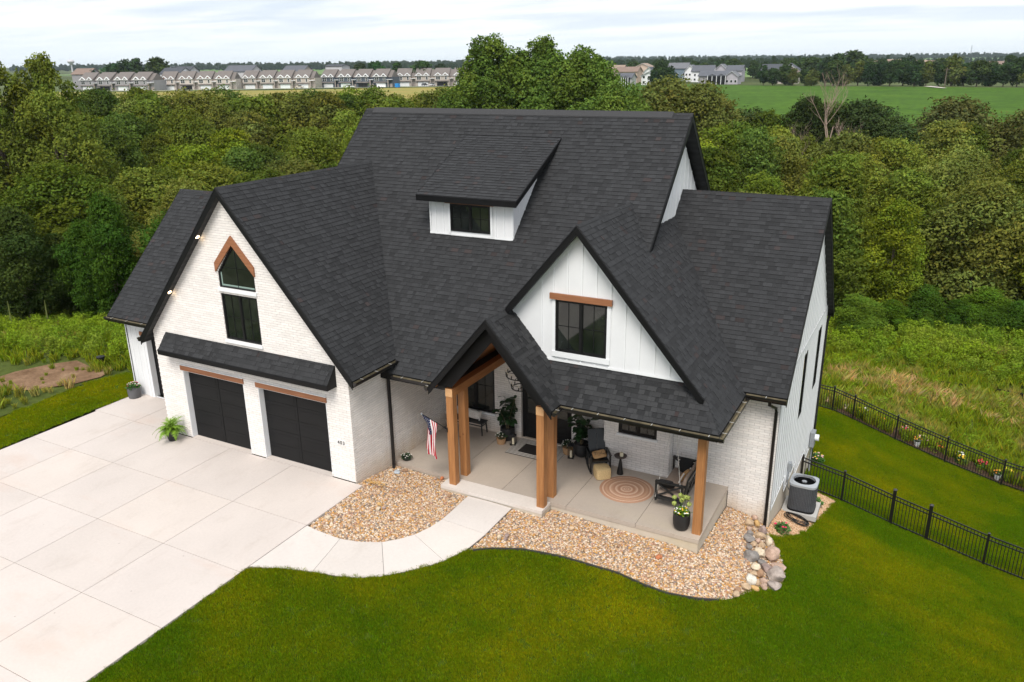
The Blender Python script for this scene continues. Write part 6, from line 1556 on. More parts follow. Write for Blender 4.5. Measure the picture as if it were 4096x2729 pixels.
tree(3.9, 95.2, 8.0-Gs(3.9, 95.2), 1.15, 2, (0.046, 0.066, 0.022), 'dark spreading tree right of the bare dead tree', name='dark_tree')
tree(8.2, 91, 5.9-Gs(8.2, 91), 1.15, 0, (0.050, 0.075, 0.024), 'low dark tree below the dead tree branches', name='dark_tree')
tree(-8.5, 93.5, 6.6-Gs(-8.5, 93.5), 1.0, 3, (0.055, 0.075, 0.024), 'small dark tree far left of the dead tree', name='dark_tree')
tree(14.4, 101.5, 8.0-Gs(14.4, 101.5), 1.25, 5, (0.10, 0.105, 0.034), 'broad olive brown tree at the far right of the wood', name='olive_tree')
tree(22.5, 99.5, 6.8-Gs(22.5, 99.5), 1.2, 2, (0.11, 0.115, 0.034), 'second broad olive tree nearest the right picture edge', name='olive_tree')
for k, (s_, top, w, lab) in enumerate([(13.0, 8.6, 1.15, 'brown tinged olive tree just right of the cottonwoods'), (16.8, 9.4, 1.2, 'second olive brown tree right of the cottonwoods'), (20.6, 10.6, 1.2, 'tallest olive brown tree, before the white houses'), (24.4, 10.2, 1.15, 'fourth olive brown tree right of the cottonwoods'), (27.5, 8.4, 1.0, 'last olive brown tree before the open crop field')]):
    x, y = ts(110-k%2*4, s_); tree(x, y, top-Gs(x, y), w, k+1, (0.138-0.012*(k % 2), 0.142, 0.034), lab, name='olive_tree')
tree(-29.0, 61.5, 13.5, 0.75, 3, (0.30, 0.32, 0.02), 'bright lime green treetop showing over the ridge', name='lime_tree')
# bare dead tree
def dead_tree(x, y, top):
    z = Gs(x, y); H = top-z; t = empty('dead_tree', (x, y, z), label='bare bleached dead tree rising from the wood', cat='dead tree'); rnd = random.Random(3); m = MB(); tw = MB()
    def grow(p, d, L, r, lv):
        n = 4; pts = [p]; q = p.copy(); dd = d.copy()
        for i in range(n): dd = (dd+Vector((rnd.gauss(0, .13), rnd.gauss(0, .13), 0.06))).normalized(); q = q+dd*L/n; pts.append(q.copy())
        (m if lv < 2 else tw).tube(pts, [r*(1-0.6*i/n) for i in range(n+1)], 6 if lv < 2 else 4)
        if lv < 4:
            for k in range(6 if lv < 1 else (4 if lv < 3 else 3)):
                f = rnd.uniform(0.2 if lv == 0 else 0.35, 1.0); b = pts[min(n, int(f*n))]; a = rnd.uniform(0, 6.28); side = Vector((math.cos(a), math.sin(a), rnd.uniform(0.2, 0.9))); grow(b, (dd+side*rnd.uniform(0.5, 0.95)).normalized(), L*rnd.uniform(0.42, 0.66), r*0.5, lv+1)
    grow(Vector((0, 0, 0)), Vector((0.0, 0, 1)), H*0.62, 0.17, 0)
    m.build('trunk', MAT['deadbark'], t); tw.build('branches', MAT['deadbark'], t)
dead_tree(1.9, 86.8, 12.2)
# far oaks behind the terraces, hedgerow trees on the right
OAK = (0.034, 0.066, 0.020)
for k, (x, y, H, w, lab) in enumerate([(-473, 347, 17, 1.0, 'dark oak behind the leftmost terrace, left one of the row'), (-466, 350, 19.5, .9, 'dark oak behind the leftmost terrace, next to the left end'), (-459, 353, 20, .85, 'tall dark oak in the middle of the row behind the terraces'), (-450, 361, 20.5, .95, 'broad dark oak standing right in the row behind the terraces'), (-442, 368, 14, .7, 'small dark tree at the right of the oak row'), (-503, 352, 13, .8, 'round dark tree behind the first terrace roof'), (-330, 420, 15, .9, 'dark tree behind the third terrace'), (-322, 425, 16, 1, 'pale green tree right of the third terrace roof'), (-308, 430, 15, 1, 'dark tree between the third and fourth terraces'), (-292, 436, 16, 1, 'dark tree behind the fourth terrace'), (-281, 440, 14, 1, 'lower dark tree behind the fourth terrace'), (-262, 452, 14, 1.1, 'dark tree behind the fifth terrace, left one'), (-252, 455, 15, 1.1, 'dark tree behind the fifth terrace, right one')]):
    tree(x, y, H, w*1.25, k, tuple(c*random.uniform(0.8, 1.3) for c in OAK), lab, far=True, name='oak_tree')
rnd = random.Random(21)
n = 0
for k in range(46):
    s = -38+k*5.6+rnd.uniform(-1.5, 1.5)          # line of trees behind the crop field
    x = -88+k*5.2; y = 441-k*0.95+rnd.uniform(-7, 7); H = rnd.uniform(8.5, 13)
    if 10 < k < 20: H += 1.5
    if k < 2: continue
    c = rnd.choice([(0.030, 0.058, 0.020), (0.036, 0.066, 0.022), (0.026, 0.050, 0.020), (0.048, 0.075, 0.022)])
    yl_ = rnd.random() < 0.10
    if yl_: c = (0.10, 0.12, 0.03)
    tree(x, y, H, rnd.uniform(0.95, 1.3), k, c, 'yellowish tree among the dark hedgerow beyond the crop field' if yl_ else 'dark tree in the hedgerow beyond the crop field', 'yellowish hedgerow trees' if yl_ else 'hedgerow trees beyond the crop field', far=True, name='hedgerow_tree')
for k in range(20):
    x = -96+k*8+rnd.uniform(-2, 2); y = 575+rnd.uniform(-14, 14); H = rnd.uniform(10, 15)+(5 if 3 <= k <= 6 else 0)
    tree(x, y, H, 1.25, k, rnd.choice([(0.036, 0.062, 0.022), (0.045, 0.075, 0.024)]), 'tree among the distant houses on the right', 'trees among the right hand houses', far=True, name='distant_tree')
for k in range(34):
    x = -215+k*6.5+rnd.uniform(-2, 2); y = 610+rnd.uniform(-25, 25); H = rnd.uniform(10, 15)
    tree(x, y, H, 1.3, k, rnd.choice([(0.040, 0.068, 0.022), (0.05, 0.08, 0.024)]), 'tree on the low rise behind the new houses', 'trees on the rise behind the new houses', far=True, name='distant_tree')
for k, (x, y, H) in enumerate([(-131, 427, 13.5), (-127, 433, 11), (-136, 431, 9)]):
    tree(x, y, H, 1.0, k, (0.034, 0.062, 0.02), 'dark tree beside the houses at the crop field edge', 'trees beside the houses at the field edge', far=True, name='distant_tree')
# ------------------------------------------------------------------ scattered cover (uncountable)
def hidden_collection(name, objs):
    c = bpy.data.collections.new(name)
    for o in objs:
        for cc in list(o.users_collection): cc.objects.unlink(o)
        c.objects.link(o)
    return c
def tuft(name, n, h, w, spread, cols, seed, lean=0.35, width=0.006, mat=None):
    rng = np.random.default_rng(seed); V = []; F = []; K = []
    for i in range(n):
        a = rng.uniform(0, 6.28); r_ = spread*math.sqrt(rng.random()); bx, by = r_*math.cos(a), r_*math.sin(a); hh = h*rng.uniform(0.55, 1.15); la = rng.uniform(0, 6.28); l = lean*rng.uniform(0.2, 1.2)*hh; ww = width*rng.uniform(0.7, 1.3); pa = rng.uniform(0, 6.28); px, py = ww*math.cos(pa), ww*math.sin(pa)
        k = len(V); V += [(bx-px, by-py, -0.01), (bx+px, by+py, -0.01), (bx+l*0.4*math.cos(la)+px*.8, by+l*0.4*math.sin(la)+py*.8, hh*0.6), (bx+l*math.cos(la), by+l*math.sin(la), hh)]
        F.append((k, k+1, k+2, k+3)); c = cols[rng.integers(len(cols))]; K.append(tuple(v*rng.uniform(0.8, 1.2) for v in c))
    me = npmesh(name, np.array(V), np.array(F), np.array(K), mat); o = bpy.data.objects.new(name, me); COL.objects.link(o); return o
def cover_mat(name, c1, c2, c3, s1=0.35, s2=2.5, lo=0.40, hi=0.62, tr=0.25):
    """colour of scattered plants: patches by place, variation by blade"""
    m = bpy.data.materials.new(name); m.use_nodes = True; nt = m.node_tree; nt.nodes.clear()
    n1 = noise(nt, s1, 4, 0.6); n2 = noise(nt, s2, 4, 0.6); a = N(nt, 'ShaderNodeAttribute', attribute_name='Col')
    mr = N(nt, 'ShaderNodeMapRange'); mr.inputs['From Min'].default_value = lo; mr.inputs['From Max'].default_value = hi; nt.links.new(n1.outputs[0], mr.inputs[0])
    mr2 = N(nt, 'ShaderNodeMapRange'); mr2.inputs['From Min'].default_value = 0.45; mr2.inputs['From Max'].default_value = 0.7; nt.links.new(n2.outputs[0], mr2.inputs[0])
    src = mixc(nt, c1, c2, mr.outputs[0]); ml = N(nt, 'ShaderNodeMath', operation='MULTIPLY'); ml.inputs[1].default_value = 0.6; nt.links.new(mr2.outputs[0], ml.inputs[0]); src = mixc(nt, src, c3, ml.outputs[0])
    src = mixc(nt, src, a.outputs['Color'], 1.0, 'MULTIPLY')
    d = N(nt, 'ShaderNodeBsdfDiffuse'); t_ = N(nt, 'ShaderNodeBsdfTranslucent'); ms = N(nt, 'ShaderNodeMixShader'); ms.inputs[0].default_value = tr
    nt.links.new(src, d.inputs[0]); nt.links.new(src, t_.inputs[0]); nt.links.new(d.outputs[0], ms.inputs[1]); nt.links.new(t_.outputs[0], ms.inputs[2])
    o = N(nt, 'ShaderNodeOutputMaterial'); nt.links.new(ms.outputs[0], o.inputs[0]); return m
def scatter(name, base, coll, density, smin, smax, seed=0, tilt=0.1, full=False):
    o = base.copy(); o.data = base.data.copy(); o.name = name; o.data.name = name; COL.objects.link(o)
    for k in list(o.keys()):
        if k in ('kind', 'label', 'category', 'group'): del o[k]
    o['kind'] = 'stuff'
    ng = bpy.data.node_groups.new(name, 'GeometryNodeTree'); ng.interface.new_socket('Geometry', in_out='INPUT', socket_type='NodeSocketGeometry'); ng.interface.new_socket('Geometry', in_out='OUTPUT', socket_type='NodeSocketGeometry')
    gi = ng.nodes.new('NodeGroupInput'); go = ng.nodes.new('NodeGroupOutput'); dp_ = ng.nodes.new('GeometryNodeDistributePointsOnFaces'); dp_.inputs['Density'].default_value = density; dp_.inputs['Seed'].default_value = seed
    ip = ng.nodes.new('GeometryNodeInstanceOnPoints'); ci = ng.nodes.new('GeometryNodeCollectionInfo'); ci.inputs[0].default_value = coll; ci.inputs['Separate Children'].default_value = True; ci.inputs['Reset Children'].default_value = True
    ip.inputs['Pick Instance'].default_value = True
    rr = ng.nodes.new('FunctionNodeRandomValue'); rr.data_type = 'FLOAT_VECTOR'
    t2 = math.pi if full else tilt
    rr.inputs[0].default_value = (-t2, -t2, 0); rr.inputs[1].default_value = (t2, t2, 6.283)
    rs = ng.nodes.new('FunctionNodeRandomValue'); rs.data_type = 'FLOAT'; rs.inputs[2].default_value = smin; rs.inputs[3].default_value = smax; rs.inputs['Seed'].default_value = 5
    L = ng.links.new; L(gi.outputs[0], dp_.inputs[0]); L(dp_.outputs[0], ip.inputs[0]); L(ci.outputs[0], ip.inputs['Instance']); L(rr.outputs[0], ip.inputs['Rotation']); L(rs.outputs[1], ip.inputs['Scale']); L(ip.outputs[0], go.inputs[0])
    md = o.modifiers.new('scatter', 'NODES'); md.node_group = ng; return o
ONE = [(1, 1, 1), (0.85, 0.9, 0.85), (1.15, 1.1, 0.9), (0.7, 0.75, 0.7), (1.3, 1.2, 0.9)]
lm = cover_mat('lawn_grass', (0.122, 0.222, 0.006), (0.285, 0.300, 0.006), (0.100, 0.190, 0.006), 0.17, 0.55, 0.42, 0.64)
T = [tuft('grass_tuft', 60, 0.065, 0, 0.11, ONE, 200+k, 0.5, 0.0045, lm) for k in range(4)]
gc = hidden_collection('grass_tufts', T)
LAWNV = [(0.27, -15), (0.27, -4.66)]+WALK_OUT[1:12]+[p for p in EDGE2[1:]]+BED3+[(11.8, 11.45), (11.2, 11.5), (11.2, 14.0), (7, 15), (9, 20.6), (30, 20.6), (30, 8), (28, -6), (20, -14), (8, -16)]
_lv = sheet('tmp', LAWNV, 0.8, Gz(0.0), MAT['lawn'], kind=None); g1 = scatter('grass', _lv, gc, 170, 0.8, 1.15, 1, 0.15); bpy.data.objects.remove(_lv)
g2 = scatter('grass', lawnl, gc, 90, 0.75, 1.25, 2, 0.15)
LAWNE = [(-1.2, -8.0), (0.28, -4.98), (0.28, -4.62)]+WALK_OUT[1:12]+[(4.7, -1.06), (4.05, -2.3), (3.4, -3.1), (2.3, -3.85), (1.3, -4.2)]
# pebbles
def pebble(k, sx, sy, sz):
    bm = bmesh.new(); bmesh.ops.create_icosphere(bm, subdivisions=1, radius=1.0); rnd = random.Random(k)
    for v in bm.verts: v.co = Vector((v.co.x*sx*rnd.uniform(.88, 1.1), v.co.y*sy*rnd.uniform(.88, 1.1), v.co.z*sz*rnd.uniform(.88, 1.1)))
    me = bpy.data.meshes.new('pebble'); bm.to_mesh(me); bm.free(); me.polygons.foreach_set('use_smooth', [True]*len(me.polygons)); me.materials.append(MAT['pebble']); o = bpy.data.objects.new('pebble', me); COL.objects.link(o); return o
def pebble_mat():
    m, nt, b = newmat('river_pebble'); oi = N(nt, 'ShaderNodeObjectInfo')
    cs = [(0.516, 0.374, 0.245), (0.585, 0.452, 0.329), (0.430, 0.257, 0.140), (0.654, 0.530, 0.406), (0.482, 0.242, 0.070), (0.361, 0.226, 0.147), (0.533, 0.328, 0.140), (0.206, 0.179, 0.161), (0.568, 0.390, 0.266), (0.396, 0.218, 0.154), (0.619, 0.484, 0.350), (0.258, 0.195, 0.154), (0.499, 0.296, 0.168), (0.636, 0.546, 0.448), (0.533, 0.273, 0.063), (0.430, 0.312, 0.224)]
    r = ramp(nt, oi.outputs['Random'], [(i/len(cs), c) for i, c in enumerate(cs)], 'CONSTANT')
    n = noise(nt, 25, 4); rr = ramp(nt, n.outputs[0], [(0.3, (0.78,)*3), (0.7, (1.15,)*3)]); nt.links.new(mixc(nt, r.outputs[0], rr.outputs[0], 1.0, 'MULTIPLY'), b.inputs['Base Color']); b.inputs['Roughness'].default_value = 0.6; return m
MAT['pebble'] = pebble_mat()
PB = [pebble(k, *s) for k, s in enumerate([(0.050, 0.036, 0.026), (0.042, 0.038, 0.030), (0.058, 0.038, 0.028), (0.036, 0.030, 0.026), (0.046, 0.034, 0.032)])]
pc_ = hidden_collection('pebbles', PB)
for i, (b_, den) in enumerate(((bed1, 720), (bed2, 720))): 
    q = scatter('gravel', b_, pc_, den, 0.5, 1.1, 10+i, 0.5)
def chip_mat():
    m, nt, b = newmat('tan_stone_chip'); oi = N(nt, 'ShaderNodeObjectInfo'); r = ramp(nt, oi.outputs['Random'], [(0, (0.52, 0.30, 0.15)), (0.25, (0.60, 0.40, 0.24)), (0.5, (0.44, 0.24, 0.12)), (0.75, (0.66, 0.48, 0.32))], 'CONSTANT'); nt.links.new(r.outputs[0], b.inputs['Base Color']); b.inputs['Roughness'].default_value = 0.7; return m
MAT['pebble'] = chip_mat(); PB2 = [pebble(10+k, *s) for k, s in enumerate([(0.034, 0.020, 0.012), (0.026, 0.020, 0.012)])]; pc2 = hidden_collection('chips', PB2)
scatter('gravel', bed3, pc2, 1200, 0.6, 1.2, 14, 0.5)
# meadow plants
mm1 = cover_mat('meadow_grass', (0.21, 0.28, 0.018), (0.48, 0.36, 0.14), (0.29, 0.33, 0.035), 0.16, 0.9, 0.53, 0.66)
mm2 = cover_mat('meadow_herbs', (0.14, 0.235, 0.018), (0.22, 0.31, 0.018), (0.26, 0.28, 0.045), 0.14, 0.7)
def herb(name, h, w, n, seed, mat):
    rng = np.random.default_rng(seed); k = n; z = h*rng.random(k)**0.8; a = rng.uniform(0, 6.28, k); r_ = w*np.sqrt(rng.random(k))*(1-0.45*z/h); C = np.stack([r_*np.cos(a), r_*np.sin(a), z], 1)
    V, F = leaves_at(C, np.tile([0, 0, 0.8], (k, 1)), 0.055, rng, 0.4, 0.8); me = npmesh(name, V, F, rng.uniform(0.75, 1.25, (k, 1))*np.array([[1, 1, 1]]), mat); o = bpy.data.objects.new(name, me); COL.objects.link(o); return o
mt = [tuft('meadow_tuft', 70, 0.55, 0, 0.22, ONE, 300+k, 0.45, 0.010, mm1) for k in range(4)]
mh = [herb('meadow_herb', 0.75, 0.34, 150, 320+k, mm2) for k in range(4)]
c1 = hidden_collection('meadow_tufts', mt); c2 = hidden_collection('meadow_herbs', mh)
scatter('meadow_grass', meadr, c1, 6.0, 0.6, 1.3, 21, 0.15)
rnd = random.Random(1)
HR = sheet('tmp', [(4, 33), (12, 33.5), (20, 34.5), (34, 33), (42, 40), (40, 52), (20, 50), (4, 50)], 1.5, Gz(0), MAT['meadow'], kind=None); scatter('weeds', HR, c2, 3.2, 0.8, 1.7, 22, 0.15); bpy.data.objects.remove(HR)
scatter('weeds', meadr, c2, 0.7, 0.6, 1.2, 23, 0.15)
mm3 = cover_mat('dry_grass', (0.56, 0.40, 0.17), (0.26, 0.28, 0.05), (0.40, 0.34, 0.10), 0.45, 1.2, 0.48, 0.58)
c3 = hidden_collection('dry_tufts', [tuft('dry_tuft', 80, 0.62, 0, 0.24, ONE, 340+k, 0.6, 0.010, mm3) for k in range(3)])
DRYP = sheet('tmp', [(10.2, 27.2), (11.5, 26.3), (13.5, 27.4), (15.5, 28.0), (17.5, 28.2), (21, 26.4), (24, 26.4), (23, 30.2), (19.5, 31.6), (15, 31.2), (11, 30.6)], 1.0, Gz(0), MAT['meadow'], kind=None); scatter('dry_grass', DRYP, c3, 3.6, 0.6, 1.3, 27, 0.2); bpy.data.objects.remove(DRYP)
scatter('weeds', mul, c2, 1.2, 0.4, 0.7, 25, 0.15)
ML2 = sheet('tmp', [(-15.2, 4.0), (-14.2, 4.4), (-13.0, 4.9), (-10, 9), (-12, 16), (-24, 17), (-36, 12), (-44, 2), (-30, 2), (-19.5, 3.2), (-17, 3.6)], 1.5, Gz(0), MAT['meadow'], kind=None); scatter('weeds', ML2, c2, 3.4, 0.6, 1.25, 24, 0.15); bpy.data.objects.remove(ML2)
for i_, P_ in enumerate(([(-14.6, -9), (-14.75, -0.8), (-14.9, 1.0), (-15.6, 0.1), (-16.6, -0.5), (-17.8, -1.0), (-19.3, -0.5), (-24, 2.5), (-40, 2), (-40, -9)], [(-14.95, 2.2), (-14.5, 3.5), (-12.4, 4.8), (-10, 9), (-12, 16), (-24, 17), (-36, 12), (-44, 2), (-24, 2.6), (-19.3, 1.6), (-18.2, 3.4), (-16.6, 3.1)])):
    q = sheet('tmp', P_, 1.0, Gz(0), MAT['meadow'], kind=None); scatter('meadow_grass', q, c1, 5.0, 0.35, 0.85, 26+i_*7, 0.15); bpy.data.objects.remove(q)
scatter('meadow_grass', soil, c1, 0.7, 0.2, 0.5, 29, 0.15)
# mullein spikes
for k, (x, y) in enumerate([(-28.6, 6.7), (-27.0, 7.7)]):
    t = empty('mullein', (x, y, Gs(x, y)), label=['left', 'right'][k]+' one of two tall mullein spikes before the left wood', cat='plant'); m = MB(); m.tube([(0, 0, 0), (0.03, 0, 0.9), (0.08, 0, 1.8)], [0.02, 0.045, 0.012], 7); m.build('stem', plain('mullein_spike', (0.13, 0.15, 0.035), 0.9), t)
    m = MB()
    for q in range(26): a = q*2.4; z = 0.05+q*0.035; L = 0.34*(1-q/34); m.face([(0, 0, z), (L*.5*math.cos(a+.3), L*.5*math.sin(a+.3), z+0.1), (L*math.cos(a), L*math.sin(a), z+0.12), (L*.5*math.cos(a-.3), L*.5*math.sin(a-.3), z+0.1)])
    m.build('leaves', MAT['leaf'], t)
# far woods and hills
wc = hidden_collection('far_crowns', [])
for k in range(3):
    o = bpy.data.objects.new('far_crown', FARV[k][0].copy()); o.data.materials.clear(); o.data.materials.append(leaf_material('far_leaves', 0.2, False)); 
    a = o.data.attributes['Col']; arr = np.empty(len(o.data.polygons)*4, 'f'); a.data.foreach_get('color', arr); arr = arr.reshape(-1, 4); arr[:, :3] *= np.array([[0.040, 0.068, 0.026]]); a.data.foreach_set('color', arr.ravel()); wc.objects.link(o)
def wood_band(poly, den, smin, smax, seed, step=60):
    b_ = sheet('tmp', poly, step, Gz(0), MAT['farfield'], kind=None); scatter('far_wood', b_, wc, den, smin, smax, seed, 0.05); bpy.data.objects.remove(b_)
wood_band([(-2600, 1500), (-1100, 1500), (-700, 2100), (-260, 2400), (-300, 2520), (-1000, 2300), (-1700, 1900), (-2700, 1800)], 0.0016, 1.0, 1.9, 31)
wood_band([(-900, 1250), (-560, 1150), (-250, 1500), (-300, 1560), (-900, 1350)], 0.0022, 0.9, 1.4, 32)
wood_band([(-420, 1000), (-150, 1050), (-60, 1250), (-60, 1330), (-420, 1120)], 0.003, 0.9, 1.5, 33)
wood_band([(-260, 1900), (600, 1950), (1500, 1800), (1500, 1950), (600, 2150), (-260, 2100)], 0.0022, 0.8, 1.3, 34)
wood_band([(-40, 690), (70, 680), (70, 700), (-40, 712)], 0.006, 0.7, 1.0, 36)
wood_band([(-1400, 3300), (1800, 3300), (2000, 3600), (-1500, 3700)], 0.0012, 1.2, 2.0, 35, 120)
bpy.data.collections.get('far_crowns')

# ================================================================== DISTANT BUILDINGS
def flat(name, c, rough=0.8): return plain(name, c, rough, var=0.08, scale=0.5)
ROOFC = {k: flat('roof_'+k, c) for k, c in dict(taupe=(0.150, 0.130, 0.118), brown=(0.20, 0.14, 0.11), grey=(0.13, 0.135, 0.145), dark=(0.055, 0.06, 0.07), tan=(0.27, 0.20, 0.15), slate=(0.09, 0.095, 0.11)).items()}
WALLC = {k: flat('wall_'+k, c) for k, c in dict(grey=(0.27, 0.26, 0.27), cream=(0.52, 0.46, 0.41), beige=(0.42, 0.37, 0.32), white=(0.72, 0.72, 0.73), blue=(0.07, 0.085, 0.105), stone=(0.34, 0.29, 0.26), tan=(0.48, 0.36, 0.27), lilac=(0.40, 0.38, 0.41), pale=(0.50, 0.49, 0.50), bluegrey=(0.14, 0.19, 0.23), rust=(0.30, 0.13, 0.09), sheathing=(0.55, 0.42, 0.34)).items()}
def townhouse(x, y, L, rz, wall, label, units=4, pediment=None, open_bay=None, trash=True):
    z = Gs(x, y)-0.1; t = empty('townhouse_row', (x, y, z), rz, label=label, cat='townhouse row', group='terraces beyond the wood'); U = L/units; D = 11.0; eave, ridge = 6.6, 11.0
    for k in range(units):
        a = k*U; mw = U*0.76; m = MB()
        m.box(a, a+mw, 0, D, 0, eave, mi=0); m.box(a+mw+0.01, a+U-0.02, 1.6, D, 0, eave-0.4, mi=0); m.build('wall', WALLC[wall], t)
        m = MB(); m.prism([(a-0.3, -0.5, eave), (a-0.3, D/2, ridge), (a-0.3, D+0.5, eave), (a-0.3, D+0.5, eave-0.25), (a-0.3, -0.5, eave-0.25)], (mw+0.5, 0, 0)); m.prism([(a+mw+0.21, 1.0, eave-0.5), (a+mw+0.21, D/2, ridge-0.9), (a+mw+0.21, D, eave-0.5)], (U-mw-0.52, 0, 0)); m.build('roof', ROOFC['taupe'], t)
        m = MB(); m.box(a-0.35, a+mw+0.2, -0.62, -0.5, eave-0.22, eave+0.02); m.build('eave_trim', MAT['offwhite'], t)
        m = MB(); m.box(a+U*0.10, a+U*0.70, -0.03, 0.0, 2.85, 3.15); m.prism([(a+0.1, 0, 3.55), (a+mw-0.1, 0, 3.55), (a+mw-0.1, -0.8, 3.1), (a+0.1, -0.8, 3.1)], (0, 0, -0.12)); m.build('lower_roof', ROOFC['taupe'], t)
        for gx, gw in ((a+U*0.19, U*0.155), (a+U*0.58, U*0.13)):
            m = MB(); m.prism([(gx-gw, -0.02, eave-0.05), (gx+gw, -0.02, eave-0.05), (gx, -0.02, eave+1.35)], (0, 2.0, 0)); g = m.build('gable', WALLC[pediment or wall], t)
            m = MB(); m.bar((gx-gw-0.25, -0.25, eave-0.15), (gx, -0.25, eave+1.5), 0.5, 0.28, up=(0, 1, 0)); m.bar((gx, -0.25, eave+1.5), (gx+gw+0.25, -0.25, eave-0.15), 0.5, 0.28, up=(0, 1, 0)); m.build('gable_trim', MAT['offwhite'], g)
        for wx, ww in ((a+U*0.19, U*0.11), (a+U*0.60, U*0.05)):
            m = MB(); m.box(wx-ww-0.1, wx+ww+0.1, -0.06, -0.01, 4.0, 5.9); w = m.build('window', MAT['offwhite'], t); n = 2 if ww > 1 else 1
            for q in range(n):
                c0 = wx-ww+(2*ww/n)*q+0.08; c1 = wx-ww+(2*ww/n)*(q+1)-0.08
                for z0, z1 in ((4.1, 4.9), (5.0, 5.8)): g = MB(); g.box(c0, c1, -0.09, -0.065, z0, z1); g.build('pane', MAT['glass'], w)
        m = MB(); m.box(a+U*0.13, a+U*0.67, -0.05, -0.01, 0.05, 2.65)
        if open_bay == k: m.build('open_garage', MAT['black'], t)
        else: m.build('garage_door', MAT['offwhite'], t)
        m = MB(); m.box(a+mw+0.2, a+mw+0.75, -0.1, 0.5, 0, 4.6); m.build('pillar', WALLC['stone'], t); m = MB(); m.box(a+mw-0.2, a+U+0.1, -0.3, 1.6, 4.6, 4.85); m.build('entry_roof', MAT['offwhite'], t)
        m = MB(); m.box(a+mw+0.9, a+U-0.3, 1.52, 1.58, 0.1, 2.3); m.build('door', WALLC['stone'], t)
    return t
for (x0, y0, x1, y1, wall, ped, ob, lab) in [(-470.0, 318.5, -411.0, 324.1, 'grey', None, 1, 'leftmost terrace of four grey townhouses'), (-418.3, 336.7, -374.1, 353.8, 'cream', 'rust', 1, 'second terrace from the left, cream with rust gables'), (-376.9, 363.0, -330.6, 375.2, 'beige', None, None, 'middle terrace of beige grey townhouses'), (-337.1, 389.6, -288.6, 396.6, 'blue', None, 2, 'fourth terrace with dark blue upper walls'), (-303.1, 421.9, -256.0, 438.0, 'beige', None, 2, 'rightmost terrace partly hidden by the cottonwood')]:
    townhouse(x0, y0, math.hypot(x1-x0, y1-y0), math.atan2(y1-y0, x1-x0), wall, lab, pediment=ped, open_bay=ob)
def far_house(x, y, w, d, eave, ridge, wall, roof, label, rz=0.0, front_gable=False, porch=False, z=None, wins=3):
    z = Gs(x, y)-0.1 if z is None else z; t = empty('far_house', (x, y, z), rz, label=label, cat='house')
    m = MB(); m.box(-w/2, w/2, 0, d, 0, eave)
    if front_gable: m.prism([(-w/2, 0.001, eave), (w/2, 0.001, eave), (0, 0.001, ridge)], (0, d-0.002, 0))
    else: m.prism([(-w/2+0.001, 0, eave), (-w/2+0.001, d/2, ridge), (-w/2+0.001, d, eave)], (w-0.002, 0, 0))
    m.build('wall', WALLC[wall], t); m = MB(); th = 0.3; o = 0.5
    if front_gable:
        for sg in (-1, 1): m.prism([(0, -o, ridge+th), (sg*(w/2+o), -o, eave+th-o*(ridge-eave)/(w/2)), (sg*(w/2+o), -o, eave-o*(ridge-eave)/(w/2)), (0, -o, ridge)], (0, d+2*o, 0))
    else:
        for sg in (-1, 1): yy = d/2+sg*(d/2+o); m.prism([(-w/2-o, d/2, ridge+th), (-w/2-o, yy, eave+th-o*(ridge-eave)/(d/2)), (-w/2-o, yy, eave-o*(ridge-eave)/(d/2)), (-w/2-o, d/2, ridge)], (w+2*o, 0, 0))
    m.build('roof', ROOFC[roof], t)
    for k in range(wins):
        cx = -w/2+w*(k+0.5)/wins
        for z0 in ([1.0, 3.8] if eave > 5 else [1.0]):
            m = MB(); m.box(cx-0.7, cx+0.7, -0.08, -0.01, z0, z0+1.5); q = m.build('window', MAT['offwhite'], t); g = MB(); g.box(cx-0.58, cx+0.58, -0.11, -0.085, z0+0.12, z0+1.38); g.build('pane', MAT['glass'], q)
    if front_gable: m = MB(); m.bar((-w/2-o, -o-0.03, eave-o*(ridge-eave)/(w/2)), (0, -o-0.03, ridge+0.1), 0.1, 0.4, up=(0, 1, 0)); m.bar((w/2+o, -o-0.03, eave-o*(ridge-eave)/(w/2)), (0, -o-0.03, ridge+0.1), 0.1, 0.4, up=(0, 1, 0)); m.build('gable_trim', MAT['offwhite'], t)
    if porch:
        m = MB(); m.box(-w*0.15, w*0.42, -3.5, -0.12, 0.1, 4.6); m.build('screened_porch', MAT['black'], t)
        for k in range(5): cx = -w*0.15+w*0.57*k/4; m = MB(); m.box(cx-0.15, cx+0.15, -3.7, -3.52, 0, 4.9); m.build('column', MAT['offwhite'], t)
        for k in range(2): cx = -w*0.15+w*0.57*(k*2+1)/4; m = MB(); m.prism([(cx-w*.15, -3.75, 4.7), (cx+w*.15, -3.75, 4.7), (cx, -3.75, 6.0)], (0, 4, 0)); m.build('porch_gable', ROOFC['slate'], t)
    return t
